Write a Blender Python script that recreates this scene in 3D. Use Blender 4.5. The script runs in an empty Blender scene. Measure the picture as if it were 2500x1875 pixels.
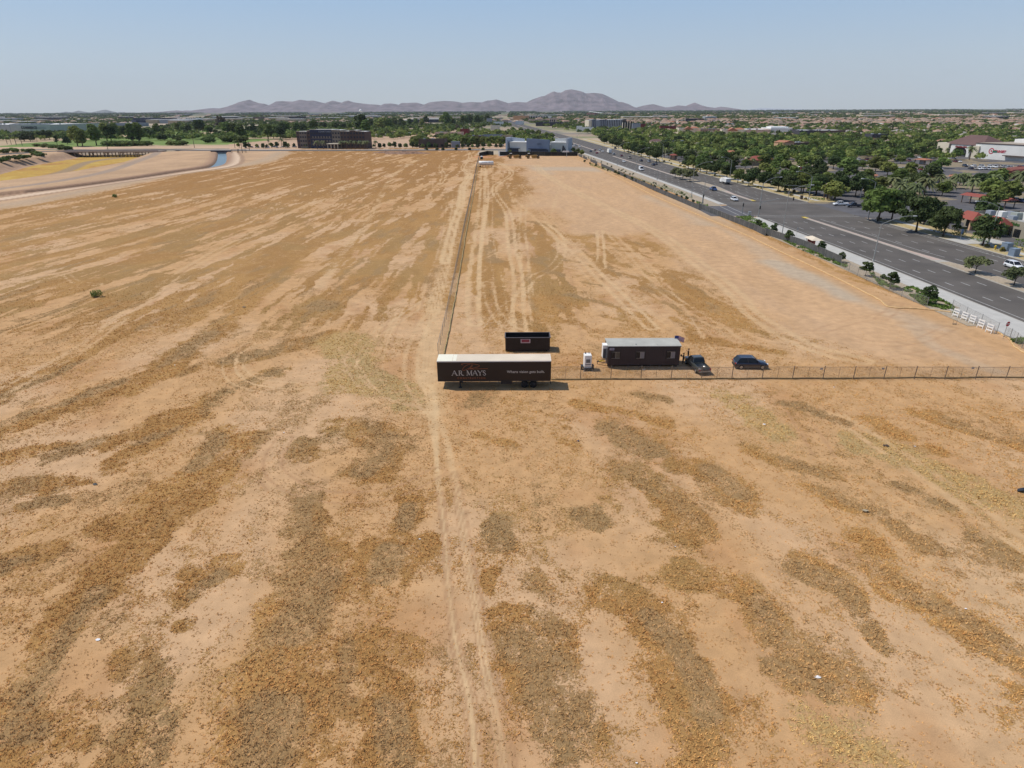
import bpy, bmesh, math, random
import numpy as np
from mathutils import Vector, Matrix
random.seed(7)
SC = bpy.context.scene
COL = SC.collection
# ---------------------------------------------------------------- camera, sky, sun, exposure
H, F, HZ = 36.0, 1540.0, 268.0
pitch = math.atan((937.5-HZ)/F); roll = math.radians(.25)
cp, sp, cr, sr = math.cos(pitch), math.sin(pitch), math.cos(roll), math.sin(roll)
FW = Vector((0, cp, -sp)); R0 = Vector((1, 0, 0)); U0 = Vector((0, sp, cp))
RT = R0*cr - U0*sr; UP = U0*cr + R0*sr
cd = bpy.data.cameras.new('camera'); cam = bpy.data.objects.new('camera', cd); COL.objects.link(cam)
cam.matrix_world = Matrix(((RT.x, UP.x, -FW.x, 0), (RT.y, UP.y, -FW.y, 0), (RT.z, UP.z, -FW.z, H), (0, 0, 0, 1)))
cd.sensor_width = 36; cd.lens = 36*F/2500; cd.clip_start = .5; cd.clip_end = 90000
SC.camera = cam
SUN = Vector((-.61, .18, 1)).normalized()
elev = math.asin(SUN.z); azim = math.atan2(SUN.x, SUN.y)
world = bpy.data.worlds.new("World"); SC.world = world; world.use_nodes = True
wn = world.node_tree.nodes; wl = world.node_tree.links
bg = wn['Background']; sky = wn.new('ShaderNodeTexSky'); sky.sky_type = 'NISHITA'
sky.sun_disc = False; sky.sun_elevation = elev; sky.sun_rotation = azim
sky.altitude = 380; sky.air_density = 1.0; sky.dust_density = .6; sky.ozone_density = 1.0
bg.inputs[1].default_value = .12
tn = wn.new('ShaderNodeVectorMath'); tn.operation = 'MULTIPLY'; tn.inputs[1].default_value = (.97, 1.0, 1.10); wl.new(sky.outputs[0], tn.inputs[0]); 
# the pale haze layer low in the sky: blue-grey at the horizon, clearer blue above
ge = wn.new('ShaderNodeTexCoord'); sx = wn.new('ShaderNodeSeparateXYZ'); wl.new(ge.outputs['Generated'], sx.inputs[0])
rp = wn.new('ShaderNodeValToRGB'); el = rp.color_ramp.elements; el[0].position = 0; el[0].color = (.62, .69, .75, 1); el[1].position = .30; el[1].color = (.30, .52, .84, 1)
e2 = el.new(.06); e2.color = (.55, .66, .78, 1); e3 = el.new(.14); e3.color = (.42, .61, .85, 1); wl.new(sx.outputs['Z'], rp.inputs[0])
sc_ = wn.new('ShaderNodeVectorMath'); sc_.operation = 'SCALE'; sc_.inputs['Scale'].default_value = 6.9; wl.new(rp.outputs[0], sc_.inputs[0])
mr_ = wn.new('ShaderNodeMapRange'); mr_.inputs[1].default_value = .15; mr_.inputs[2].default_value = .45; mr_.inputs[3].default_value = .85; mr_.inputs[4].default_value = 0; wl.new(sx.outputs['Z'], mr_.inputs[0])
mw = wn.new('ShaderNodeMix'); mw.data_type = 'VECTOR'; wl.new(mr_.outputs[0], mw.inputs[0]); wl.new(tn.outputs[0], mw.inputs[4]); wl.new(sc_.outputs[0], mw.inputs[5]); wl.new(mw.outputs[1], bg.inputs[0])
sd = bpy.data.lights.new('sun', 'SUN'); sd.energy = 3.9; sd.angle = math.radians(.55); sd.color = (1, .955, .88)
so = bpy.data.objects.new('sun', sd); COL.objects.link(so)
so.rotation_euler = (-SUN).to_track_quat('-Z', 'Y').to_euler(); so.location = (0, 0, 900)
SC.view_settings.view_transform = 'Standard'; SC.view_settings.look = 'None'
SC.view_settings.exposure = 0.0; SC.view_settings.gamma = 1

# ---------------------------------------------------------------- helpers
def P(px, py, z=0.0):
    "photo pixel (2500 px wide) -> point at height z"
    x = (px-1250)/F; y = (937.5-py)/F
    d = FW + RT*x + UP*y
    t = (z-H)/d.z
    return Vector((d.x*t, d.y*t, z))
def hgt(px, py, pyt):
    "height of something standing at pixel (px,py) whose top shows at pixel row pyt"
    g = P(px, py); x = (px-1250)/F; y = (937.5-pyt)/F
    d = FW + RT*x + UP*y
    return H + d.z*g.y/d.y
def tag(o, label=None, cat=None, group=None, kind=None):
    if label: o['label'] = label
    if cat: o['category'] = cat
    if group: o['group'] = group
    if kind: o['kind'] = kind
    return o
def empty(name, loc=(0, 0, 0), rz=0, **k):
    o = bpy.data.objects.new(name, None); COL.objects.link(o)
    o.location = loc; o.rotation_euler = (0, 0, rz); o.empty_display_size = .5
    return tag(o, **k)
def copy_tree(o, parent=None):
    c = o.copy(); COL.objects.link(c); c.parent = parent
    for ch in KIDS.get(o.name, []): 
        copy_tree(bpy.data.objects[ch], c)
    return c
KIDS = {}
class MB:
    "mesh builder"
    def __init__(s): s.v = []; s.f = []; s.m = []
    def add(s, vs, fs, mi=0):
        b = len(s.v); s.v += [tuple(p) for p in vs]
        s.f += [tuple(b+i for i in f) for f in fs]; s.m += [mi]*len(fs); return s
    def box(s, c, d, rz=0, mi=0, top=1.0, rx=0):
        x, y, z = d[0]/2, d[1]/2, d[2]/2
        vs = [(-x, -y, -z), (x, -y, -z), (x, y, -z), (-x, y, -z), (-x*top, -y*top, z), (x*top, -y*top, z), (x*top, y*top, z), (-x*top, y*top, z)]
        M = Matrix.Translation(Vector(c)) @ Matrix.Rotation(rz, 4, 'Z') @ Matrix.Rotation(rx, 4, 'X')
        return s.add([M @ Vector(p) for p in vs], [(3, 2, 1, 0), (4, 5, 6, 7), (0, 1, 5, 4), (1, 2, 6, 5), (2, 3, 7, 6), (3, 0, 4, 7)], mi)
    def tube(s, pts, rad, n=6, mi=0, cap=True):
        pts = [Vector(p) for p in pts]; k = len(pts)
        if not hasattr(rad, '__len__'): rad = [rad]*k
        vs = []
        for i, p in enumerate(pts):
            t = (pts[min(i+1, k-1)]-pts[max(i-1, 0)]).normalized()
            a = t.cross(Vector((0, 0, 1)) if abs(t.z) < .9 else Vector((1, 0, 0))).normalized(); b = t.cross(a)
            for j in range(n):
                w = 2*math.pi*j/n; vs.append(p+(a*math.cos(w)+b*math.sin(w))*rad[i])
        fs = [(i*n+j, i*n+(j+1) % n, (i+1)*n+(j+1) % n, (i+1)*n+j) for i in range(k-1) for j in range(n)]
        if cap: fs += [tuple(range(n-1, -1, -1)), tuple((k-1)*n+j for j in range(n))]
        return s.add(vs, fs, mi)
    def prism(s, poly, z0, z1, mi=0):
        n = len(poly); vs = [(p[0], p[1], z0) for p in poly]+[(p[0], p[1], z1) for p in poly]
        return s.add(vs, [tuple(range(n-1, -1, -1)), tuple(range(n, 2*n))]+[(i, (i+1) % n, n+(i+1) % n, n+i) for i in range(n)], mi)
    def xprism(s, prof, y0, y1, mi=0):
        "profile in x,z extruded along y"
        n = len(prof); vs = [(p[0], y0, p[1]) for p in prof]+[(p[0], y1, p[1]) for p in prof]
        return s.add(vs, [tuple(range(n)), tuple(range(2*n-1, n-1, -1))]+[(i, n+i, n+(i+1) % n, (i+1) % n) for i in range(n)], mi)
    def build(s, name, mats, parent=None, smooth=False, bevel=0, loc=None):
        me = bpy.data.meshes.new(name); me.from_pydata(s.v, [], s.f)
        if not isinstance(mats, (list, tuple)): mats = [mats]
        for m in mats: me.materials.append(m)
        if len(mats) > 1: me.polygons.foreach_set('material_index', s.m)
        bm = bmesh.new(); bm.from_mesh(me); bmesh.ops.recalc_face_normals(bm, faces=bm.faces)
        if bevel: bmesh.ops.bevel(bm, geom=bm.edges[:], offset=bevel, segments=2, affect='EDGES', clamp_overlap=True)
        bm.to_mesh(me); bm.free()
        if smooth: me.polygons.foreach_set('use_smooth', [True]*len(me.polygons))
        o = bpy.data.objects.new(name, me); COL.objects.link(o)
        if loc: o.location = loc
        if parent: o.parent = parent; KIDS.setdefault(parent.name, []).append(o.name)
        return o
def text_mesh(name, s, size, mat, parent, loc, rot, align='CENTER', extrude=.01, bold=0, spacing=1.0, xs=1.0):
    c = bpy.data.curves.new(name, 'FONT'); c.body = s; c.size = size; c.align_x = align; c.align_y = 'CENTER'
    c.extrude = extrude; c.offset = bold; c.space_character = spacing; c.resolution_u = 3
    o = bpy.data.objects.new(name+'_tmp', c)
    me = bpy.data.meshes.new_from_object(o); me.name = name; bpy.data.objects.remove(o); bpy.data.curves.remove(c)
    me.materials.clear(); me.materials.append(mat)
    q = bpy.data.objects.new(name, me); COL.objects.link(q); q.location = loc; q.rotation_euler = rot; q.scale = (xs, 1, 1)
    if parent: q.parent = parent; KIDS.setdefault(parent.name, []).append(q.name)
    return q
# ---------------------------------------------------------------- materials
MATS = {}
def mat(name, col=(.5, .5, .5), rough=.75, var=.12, scale=3.0, metal=0, spec=.3, bump=0, trans=0, objvar=0, bscale=None, coat=0):
    if name in MATS: return MATS[name]
    m = bpy.data.materials.new(name); m.use_nodes = True; MATS[name] = m
    nt = m.node_tree; n = nt.nodes; l = nt.links; b = n['Principled BSDF']
    b.inputs['Roughness'].default_value = rough; b.inputs['Metallic'].default_value = metal
    b.inputs['Specular IOR Level'].default_value = spec
    if coat: b.inputs['Coat Weight'].default_value = coat; b.inputs['Coat Roughness'].default_value = .06
    tc = n.new('ShaderNodeTexCoord'); nz = n.new('ShaderNodeTexNoise'); nz.inputs['Scale'].default_value = scale
    nz.inputs['Detail'].default_value = 6; l.new(tc.outputs['Object'], nz.inputs['Vector'])
    mr = n.new('ShaderNodeMapRange'); mr.inputs['From Min'].default_value = .3; mr.inputs['From Max'].default_value = .7
    mr.inputs['To Min'].default_value = 1-var; mr.inputs['To Max'].default_value = 1+var; l.new(nz.outputs[0], mr.inputs[0])
    vm = n.new('ShaderNodeVectorMath'); vm.operation = 'SCALE'; vm.inputs[0].default_value = col[:3]; l.new(mr.outputs[0], vm.inputs['Scale'])
    out = vm.outputs[0]
    if objvar:
        oi = n.new('ShaderNodeObjectInfo'); hs = n.new('ShaderNodeHueSaturation')
        a = n.new('ShaderNodeMapRange'); a.inputs['To Min'].default_value = .5-.035*objvar; a.inputs['To Max'].default_value = .5+.03*objvar
        c = n.new('ShaderNodeMath'); c.operation = 'FRACT'; c2 = n.new('ShaderNodeMath'); c2.operation = 'MULTIPLY'; c2.inputs[1].default_value = 7.31
        l.new(oi.outputs['Random'], a.inputs[0]); l.new(oi.outputs['Random'], c2.inputs[0]); l.new(c2.outputs[0], c.inputs[0])
        d = n.new('ShaderNodeMapRange'); d.inputs['To Min'].default_value = 1-.35*objvar; d.inputs['To Max'].default_value = 1+.4*objvar
        l.new(c.outputs[0], d.inputs[0]); l.new(a.outputs[0], hs.inputs['Hue']); l.new(d.outputs[0], hs.inputs['Value']); l.new(out, hs.inputs['Color']); out = hs.outputs[0]
    l.new(out, b.inputs['Base Color'])
    if bump:
        bp = n.new('ShaderNodeBump'); bp.inputs['Strength'].default_value = bump; bp.inputs['Distance'].default_value = .05
        nb = n.new('ShaderNodeTexNoise'); nb.inputs['Scale'].default_value = bscale or scale*4; nb.inputs['Detail'].default_value = 5
        l.new(tc.outputs['Object'], nb.inputs['Vector']); l.new(nb.outputs[0], bp.inputs['Height']); l.new(bp.outputs[0], b.inputs['Normal'])
    if trans:
        tr = n.new('ShaderNodeBsdfTranslucent'); mx = n.new('ShaderNodeMixShader'); mx.inputs[0].default_value = trans
        l.new(out, tr.inputs[0]); l.new(b.outputs[0], mx.inputs[1]); l.new(tr.outputs[0], mx.inputs[2]); l.new(mx.outputs[0], n['Material Output'].inputs[0])
    return m
def grid_numpy_mesh(name, co, faces, mats, attrs=None, smooth=False):
    me = bpy.data.meshes.new(name); nv = len(co); nf = len(faces); k = faces.shape[1]
    me.vertices.add(nv); me.vertices.foreach_set('co', co.astype(np.float32).ravel())
    me.loops.add(nf*k); me.loops.foreach_set('vertex_index', faces.astype(np.int32).ravel())
    me.polygons.add(nf); me.polygons.foreach_set('loop_start', np.arange(nf, dtype=np.int32)*k)
    try: me.polygons.foreach_set('loop_total', np.full(nf, k, dtype=np.int32))
    except Exception: pass
    for m in mats: me.materials.append(m)
    me.update(calc_edges=True)
    for nm, (ty, arr) in (attrs or {}).items():
        a = me.attributes.new(nm, ty, 'POINT')
        a.data.foreach_set('color' if ty == 'FLOAT_COLOR' else 'value', arr.astype(np.float32).ravel())
    me.polygons.foreach_set('use_smooth', [smooth]*nf)
    o = bpy.data.objects.new(name, me); COL.objects.link(o); return o
# numpy noise
def _h(ix, iy, s):
    n = (ix.astype(np.int64)*374761393 + iy.astype(np.int64)*668265263 + s*1442695041) & 0xffffffff
    n = ((n ^ (n >> 13))*1274126177) & 0xffffffff
    return ((n ^ (n >> 16)) & 0xffff)/65535.0
def vn(x, y, s=0):
    ix = np.floor(x); iy = np.floor(y); fx = x-ix; fy = y-iy
    fx = fx*fx*(3-2*fx); fy = fy*fy*(3-2*fy)
    a = _h(ix, iy, s); b = _h(ix+1, iy, s); c = _h(ix, iy+1, s); d = _h(ix+1, iy+1, s)
    return (a*(1-fx)+b*fx)*(1-fy)+(c*(1-fx)+d*fx)*fy
def fbm(x, y, s=0, o=4, g=.5):
    r = 0; a = 1; t = 0
    for i in range(o):
        r = r+a*vn(x*(2**i)+i*17.3, y*(2**i)-i*9.1, s+i*13); t += a; a *= g
    return r/t
def sstep(a, b, x):
    t = np.clip((x-a)/(b-a), 0, 1); return t*t*(3-2*t)
def dpoly(X, Y, pts):
    "distance to polyline, and side-free"
    d = np.full(X.shape, 1e9)
    for (x0, y0), (x1, y1) in zip(pts[:-1], pts[1:]):
        dx, dy = x1-x0, y1-y0; L = dx*dx+dy*dy+1e-9
        t = np.clip(((X-x0)*dx+(Y-y0)*dy)/L, 0, 1)
        d = np.minimum(d, np.hypot(X-x0-t*dx, Y-y0-t*dy))
    return d
def inpoly(X, Y, pts):
    c = np.zeros(X.shape, bool); n = len(pts)
    for i in range(n):
        x0, y0 = pts[i]; x1, y1 = pts[(i+1) % n]
        c ^= ((y0 > Y) != (y1 > Y)) & (X < (x1-x0)*(Y-y0)/(y1-y0+1e-12)+x0)
    return c
def W(l, z=0): return [tuple(P(a, b, z)[:2]) for a, b in l]
def smoothline(pts, n=6):
    "Catmull-Rom"
    p = [np.array(q, float) for q in pts]; p = [2*p[0]-p[1]]+p+[2*p[-1]-p[-2]]; out = []
    for i in range(1, len(p)-2):
        for k in range(n):
            t = k/n; out.append(tuple(.5*((2*p[i])+(-p[i-1]+p[i+1])*t+(2*p[i-1]-5*p[i]+4*p[i+1]-p[i+2])*t*t+(-p[i-1]+3*p[i]-3*p[i+1]+p[i+2])*t**3)))
    out.append(tuple(p[-2])); return out
# ---------------------------------------------------------------- road geometry tables (metres)
TY = [0, 109, 170, 216, 308, 483, 646, 989, 1918, 3200]
TL = [94.5, 93.4, 92, 90, 86, 75, 63, 45, -14, -85]
TR = [131.5, 131.2, 130.8, 127.8, 121.5, 110.5, 102.5, 85, 26, -47]
def rdL(y): return float(np.interp(y, TY, TL))
def rdR(y): return float(np.interp(y, TY, TR))
def mdL(y): return rdL(y)+(rdR(y)-rdL(y))*.41
def mdR(y): return mdL(y)+float(np.interp(y, [0, 150, 172, 232, 275, 300, 330, 380, 400, 3200], [4.6, 4.6, 1.5, 1.3, 1.3, 1.6, 5.0, 5.0, 1.4, 1.4]))
# ---------------------------------------------------------------- ground painting
WASH = W([(-260, 470), (-260, 455), (0, 424), (79, 403), (188, 384), (250, 378), (339, 379)], -5)
WASH = W([(-300, 520), (-300, 452), (0, 426), (79, 405), (188, 386), (215, 378)], -5)+[(-395, 690), (-365, 700), (-340, 672)]+W([(339, 385), (260, 413), (136, 437), (0, 457), (-100, 470)], -5)
CANAL = smoothline(W([(541, 360), (541, 368), (541, 385), (530, 400), (500, 408), (430, 418), (339, 432), (170, 455), (0, 474), (-260, 505)]), 5)
FIELD_W = smoothline(W([(-300, 545), (0, 505), (200, 470), (420, 425), (560, 408), (640, 395), (680, 378), (690, 372)]), 4)
NORTH = W([(640, 372), (900, 371), (1225, 371), (1236, 377)])
# grass patches of the near field: polyline in photo px, half width px, kind (0 brown, 1 grey, 2 straw)
ST = []
def st(pts, hw, k=0, a=1.0): ST.append((pts, hw, k, a))
st([(0, 1390), (54, 1361), (127, 1343)], 34, 0); st([(0, 1400), (80, 1365)], 18, 1)
st([(-60, 1900), (0, 1806), (72, 1644), (163, 1517), (253, 1427), (325, 1336)], 52, 0); st([(40, 1740), (163, 1560), (253, 1440)], 26, 1); st([(0, 1800), (50, 1790)], 40, 1)
st([(270, 1890), (345, 1770), (380, 1644), (340, 1600)], 58, 0); st([(380, 1860), (420, 1760)], 34, 1); st([(470, 1450), (540, 1390)], 42, 0); st([(480, 1450), (530, 1410)], 20, 1)
st([(687, 1890), (705, 1734), (700, 1625), (723, 1480), (777, 1372)], 80, 0); st([(660, 1870), (690, 1720)], 45, 1); st([(720, 1540), (770, 1420)], 40, 1)
st([(120, 1818), (200, 1805)], 24, 0); st([(460, 1395), (475, 1400)], 22, 0); st([(420, 1530), (460, 1520)], 14, 0)
st([(800, 1426), (945, 1390), (1000, 1330)], 55, 0); st([(940, 1400), (965, 1350)], 26, 1); st([(830, 1450), (900, 1340), (1040, 1320)], 34, 0)
st([(870, 1580), (940, 1590), (1010, 1610)], 40, 0); st([(940, 1620), (960, 1730), (930, 1890)], 55, 0, .8); st([(960, 1720), (970, 1860)], 26, 1)
st([(840, 1660), (860, 1720)], 28, 0)
st([(1250, 1505), (1330, 1540), (1345, 1590)], 58, 0); st([(1270, 1560), (1350, 1620), (1340, 1700), (1400, 1740), (1345, 1790)], 60, 1, .9); st([(1230, 1620), (1290, 1700)], 34, 0, .8)
st([(1500, 1440), (1580, 1500), (1640, 1600), (1700, 1700), (1722, 1800), (1700, 1900)], 62, 0); st([(1600, 1520), (1690, 1650), (1725, 1740)], 26, 1)
st([(1300, 1410), (1345, 1460)], 30, 0, .8); st([(1205, 1400), (1212, 1440)], 17, 0); st([(1190, 1300), (1215, 1330)], 30, 1)
st([(1690, 1400), (1803, 1442), (1864, 1544), (1966, 1646), (2068, 1686)], 58, 0); st([(1840, 1470), (1866, 1550)], 22, 1); st([(1890, 1630), (2050, 1710)], 34, 1)
st([(2007, 1788), (2129, 1830)], 66, 2); st([(2090, 1780), (2120, 1800)], 24, 1)
st([(1946, 1393), (2068, 1442), (2108, 1503), (2170, 1585)], 30, 1); st([(1950, 1370), (2100, 1440), (2110, 1480)], 26, 0)
st([(2129, 1320), (2210, 1442), (2332, 1503), (2475, 1585), (2540, 1620)], 52, 0); st([(2240, 1460), (2370, 1520), (2500, 1580)], 24, 1)
st([(2414, 1320), (2500, 1380)], 38, 1); st([(2434, 1646), (2500, 1700)], 30, 0, .8); st([(2200, 1700), (2260, 1740)], 22, 0, .7); st([(2150, 1640), (2180, 1700)], 24, 0, .7)
st([(1555, 960), (1620, 975)], 20, 1); st([(1400, 985), (1524, 1009), (1624, 1039)], 22, 0); st([(1480, 1050), (1595, 1095)], 34, 1); st([(1490, 1060), (1600, 1090)], 40, 0, .8)
st([(1758, 965), (1848, 1009), (1907, 1060)], 38, 2); st([(1770, 970), (1870, 1030)], 26, 0); st([(1927, 985), (2061, 1029)], 20, 1); st([(2121, 1014), (2220, 1069)], 24, 0)
st([(2245, 1004), (2345, 1044), (2520, 1105)], 24, 0, .9); st([(1838, 1099), (1897, 1119), (2022, 1164)], 28, 0); st([(1920, 1120), (2010, 1155)], 16, 1)
st([(2096, 1074), (2245, 1134), (2395, 1198), (2520, 1262)], 52, 2); st([(2100, 1090), (2300, 1110)], 24, 0); st([(2200, 1180), (2330, 1230)], 20, 1)
st([(1678, 1139), (1773, 1174), (1833, 1238)], 42, 0); st([(1740, 1150), (1820, 1210)], 26, 1); st([(1539, 1149), (1614, 1198), (1678, 1288)], 46, 0); st([(1425, 1250), (1450, 1275)], 36, 1)
st([(1400, 1180), (1500, 1230)], 22, 0, .6)
st([(1987, 1198), (2146, 1248), (2245, 1323)], 36, 0); st([(2000, 1200), (2150, 1245)], 18, 1)
st([(330, 950), (400, 903), (513, 813), (626, 723), (720, 640)], 34, 0); st([(440, 870), (520, 810)], 18, 1); st([(558, 890), (671, 858), (807, 813)], 34, 0); st([(570, 880), (640, 860)], 24, 1)
st([(770, 755), (800, 735)], 38, 0); st([(780, 750), (800, 740)], 24, 1); st([(852, 826), (852, 926), (990, 970)], 55, 2); st([(860, 880), (950, 950), (1000, 985)], 34, 1)
st([(694, 903), (536, 971), (400, 1062), (300, 1130)], 32, 0); st([(680, 910), (560, 960)], 20, 1); st([(558, 1053), (468, 1152), (400, 1197), (330, 1290)], 34, 0); st([(540, 1070), (470, 1140)], 22, 1)
st([(852, 1039), (965, 1084), (897, 1152)], 58, 0); st([(960, 1070), (880, 1150)], 26, 1); st([(735, 1085), (745, 1120)], 30, 0); st([(1160, 985), (1180, 960)], 34, 1, .8)
st([(1168, 1065), (1236, 1098)], 30, 0, .8); st([(1340, 1000), (1395, 1084)], 36, 0, .7); st([(784, 1197), (739, 1288), (761, 1350)], 50, 0); st([(770, 1210), (750, 1290)], 26, 1)
st([(1010, 1220), (988, 1288)], 32, 0); st([(1000, 1230), (990, 1280)], 16, 1); st([(1191, 1301), (1200, 1290)], 30, 1)
st([(-40, 1070), (0, 1051), (226, 983), (452, 904)], 34, 0); st([(0, 1040), (226, 960), (300, 930)], 16, 1); st([(0, 1130), (140, 1100), (282, 1074), (400, 1020), (486, 1005)], 40, 0); st([(110, 1130), (230, 1080)], 20, 1)
st([(-20, 1200), (100, 1190), (200, 1165)], 30, 0); st([(80, 1230), (140, 1220)], 18, 1); st([(270, 1290), (350, 1260), (475, 1200), (560, 1130), (640, 1070)], 42, 0); st([(360, 1070), (430, 1040)], 12, 1)
st([(270, 1390), (400, 1280), (480, 1230)], 44, 0); st([(-40, 990), (0, 960), (170, 880), (339, 791)], 30, 0); st([(0, 970), (100, 930), (200, 880)], 14, 1)
st([(180, 1340), (240, 1320)], 20, 0, .7)
# compound inside the fence
for q in [((1340, 560), (1430, 585), 20), ((1290, 540), (1360, 555), 12), ((1410, 590), (1500, 600), 16), ((1480, 570), (1560, 600), 18), ((1500, 610), (1640, 625), 14),
          ((1460, 625), (1530, 650), 14), ((1480, 665), (1560, 680), 16), ((1600, 645), (1700, 680), 18), ((1380, 635), (1420, 640), 9), ((1330, 660), (1370, 675), 12), ((1310, 700), (1345, 730), 18),
          ((1390, 722), (1450, 733), 13), ((1460, 735), (1510, 750), 12), ((1320, 765), (1370, 780), 20), ((1480, 770), (1530, 780), 16), ((1200, 740), (1230, 750), 18), ((1680, 700), (1740, 740), 20),
          ((1720, 770), (1830, 800), 26), ((1740, 830), (1900, 860), 24), ((1850, 810), (2050, 850), 18), ((1600, 700), (1660, 720), 12), ((1430, 690), (1480, 700), 9), ((1250, 560), (1260, 600), 10), ((1190, 600), (1210, 640), 12),
          ((1190, 430), (1220, 520), 14), ((1260, 420), (1290, 500), 22), ((1320, 790), (1330, 840), 24), ((1650, 780), (1700, 830), 14)]:
    st([q[0], q[1]], q[2], 0 if q[2] > 13 else 1, .85)
STW = []
for pts, hw, k, a in ST:
    w = W(pts); mid = pts[len(pts)//2]; s = F/(P(*mid).y*cp+H*sp)
    x = [p[0] for p in w]; y = [p[1] for p in w]; STW.append((w, 1.15*hw/s, k, a, (min(x), max(x), min(y), max(y))))
# wheel tracks: px polyline, half width m, gauge m (0 single), strength, tone (+ pale, - dark)
TRK = []
def tk(pts, hw=.3, gauge=0, a=.6, tone=1): TRK.append((smoothline(W(pts), 5), hw, gauge, a, tone))
tk([(1190, 1990), (1165, 1875), (1140, 1698), (1107, 1553), (1089, 1347), (1072, 1200), (1065, 1080), (1060, 1000)], .32, 0, .75)
tk([(1290, 2010), (1235, 1875), (1188, 1662), (1155, 1463), (1130, 1300), (1108, 1150), (1085, 1060), (1065, 1000), (1050, 940)], .36, 0, .75)
for dx in (-18, -9, 8, 17):
    tk([(1165+dx, 1900), (1140+dx, 1698), (1107+dx*.7, 1553), (1089+dx*.5, 1347), (1072+dx*.5, 1200)], .08, 0, .8, -1)
for dx in (-24, -12, 2, 14, 22):
    tk([(1248+dx, 1900), (1198+dx, 1662), (1162+dx*.7, 1463), (1133+dx*.6, 1300), (1108+dx*.5, 1150)], .08, 0, .8, -1)
tk([(1060, 1000), (1050, 900), (1058, 800), (1075, 700), (1095, 600), (1120, 500), (1140, 440), (1150, 400)], 2.1, 0, .55)
for dx in (-14, -6, 3, 10):
    tk([(1070, 1150), (1058+dx, 1000), (1048+dx, 900), (1058+dx, 800), (1077+dx*.8, 700), (1100+dx*.6, 600), (1122+dx*.5, 500), (1142+dx*.4, 430)], .14, 0, .6, (1 if dx % 4 else -1))
tk([(1145, 372), (1147, 385), (1129, 410), (1147, 428), (1129, 455), (1126, 498), (1105, 560), (1085, 640)], .35, 2.0, .8)
tk([(1093, 385), (1075, 408), (1084, 428), (1075, 450)], .35, 2.0, .6)
tk([(1215, 395), (1228, 403), (1249, 424), (1208, 455), (1215, 482), (1240, 520), (1250, 600), (1265, 680), (1265, 760), (1275, 830)], .4, 2.1, .75)
tk([(1180, 410), (1176, 500), (1165, 600), (1155, 700), (1160, 790)], .5, 2.2, .7)
tk([(1187, 412), (1192, 480), (1180, 560), (1172, 640), (1170, 760)], .45, 0, .7)
tk([(1310, 403), (1330, 425), (1400, 465), (1500, 515), (1600, 565), (1700, 640), (1800, 720), (1830, 760), (1960, 840), (2100, 880)], .7, 2.6, .6)
tk([(1320, 540), (1400, 610), (1480, 690), (1560, 770), (1590, 800)], .4, 2.2, .65)
tk([(1280, 500), (1275, 560), (1282, 640), (1290, 720)], .3, 2.0, .5)
tk([(1330, 550), (1360, 570), (1372, 610), (1350, 650), (1300, 680), (1270, 720)], .3, 2.0, .55)
tk([(1457, 562), (1460, 600), (1458, 640)], .3, 0, .8); tk([(1470, 562), (1475, 610), (1477, 655)], .3, 0, .8)
tk([(1490, 570), (1560, 640), (1600, 690), (1660, 740)], .3, 2.0, .5); tk([(1285, 510), (1400, 560), (1580, 565)], .25, 0, .4, -1)
tk([(1360, 490), (1345, 520), (1370, 450), (1380, 470)], .25, 0, .4); tk([(1190, 690), (1200, 740), (1230, 790), (1290, 820)], .3, 2, .55)
tk([(694, 1070), (667, 1120), (680, 1165), (762, 1206), (852, 1215), (965, 1202), (1069, 1152)], .17, 1.9, .75, -1); tk([(632, 1172), (655, 1200)], .2, 0, .6, -1)
tk([(800, 1240), (880, 1245), (1000, 1232)], .12, 0, .5, -1)
tk([(610, 840), (566, 870), (560, 905), (600, 940), (700, 956), (750, 950)], .16, 1.8, .6); tk([(600, 870), (596, 900), (640, 925), (730, 935)], .16, 0, .6)
tk([(1060, 760), (1030, 800), (1005, 870), (1010, 940), (1050, 1000)], .3, 2.0, .5); tk([(1045, 730), (960, 790), (880, 840), (850, 900)], .2, 1.8, .45); tk([(840, 850), (880, 930), (940, 980)], .2, 1.8, .4)
tk([(0, 1035), (100, 990), (200, 905), (260, 860), (420, 690), (480, 640)], .12, 0, .7, -1); tk([(80, 1120), (0, 1160)], .12, 0, .5, -1); tk([(400, 1235), (470, 1210)], .1, 0, .7, -1)
tk([(0, 960), (200, 850), (330, 750), (520, 620), (800, 480), (900, 440)], .5, 2.2, .4)
tk([(1025, 385), (960, 430), (900, 540), (850, 600), (780, 700)], 1.0, 0, .45)
tk([(1920, 1005), (1985, 1110)], .2, 0, .7, -1); tk([(1980, 1030), (2040, 1115)], .2, 0, .7, -1)
tk([(2050, 1020), (2250, 1150), (2500, 1330)], .5, 2.0, .5); tk([(1400, 940), (1600, 960), (1900, 990), (2500, 1050)], .3, 0, .3, -1)
tk([(2030, 800), (2000, 810), (2060, 790), (2200, 760)], .25, 2, .35, -1); tk([(2150, 780), (2175, 760), (2190, 740)], .25, 2, .35, -1)
tk([(2320, 800), (2250, 830), (2150, 840), (2060, 820)], .25, 2, .35, -1); tk([(1990, 870), (2150, 880), (2350, 850), (2460, 870)], .25, 2, .3, -1)
tk([(160, 670), (190, 690), (240, 695)], .3, 1.6, .6)
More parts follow.
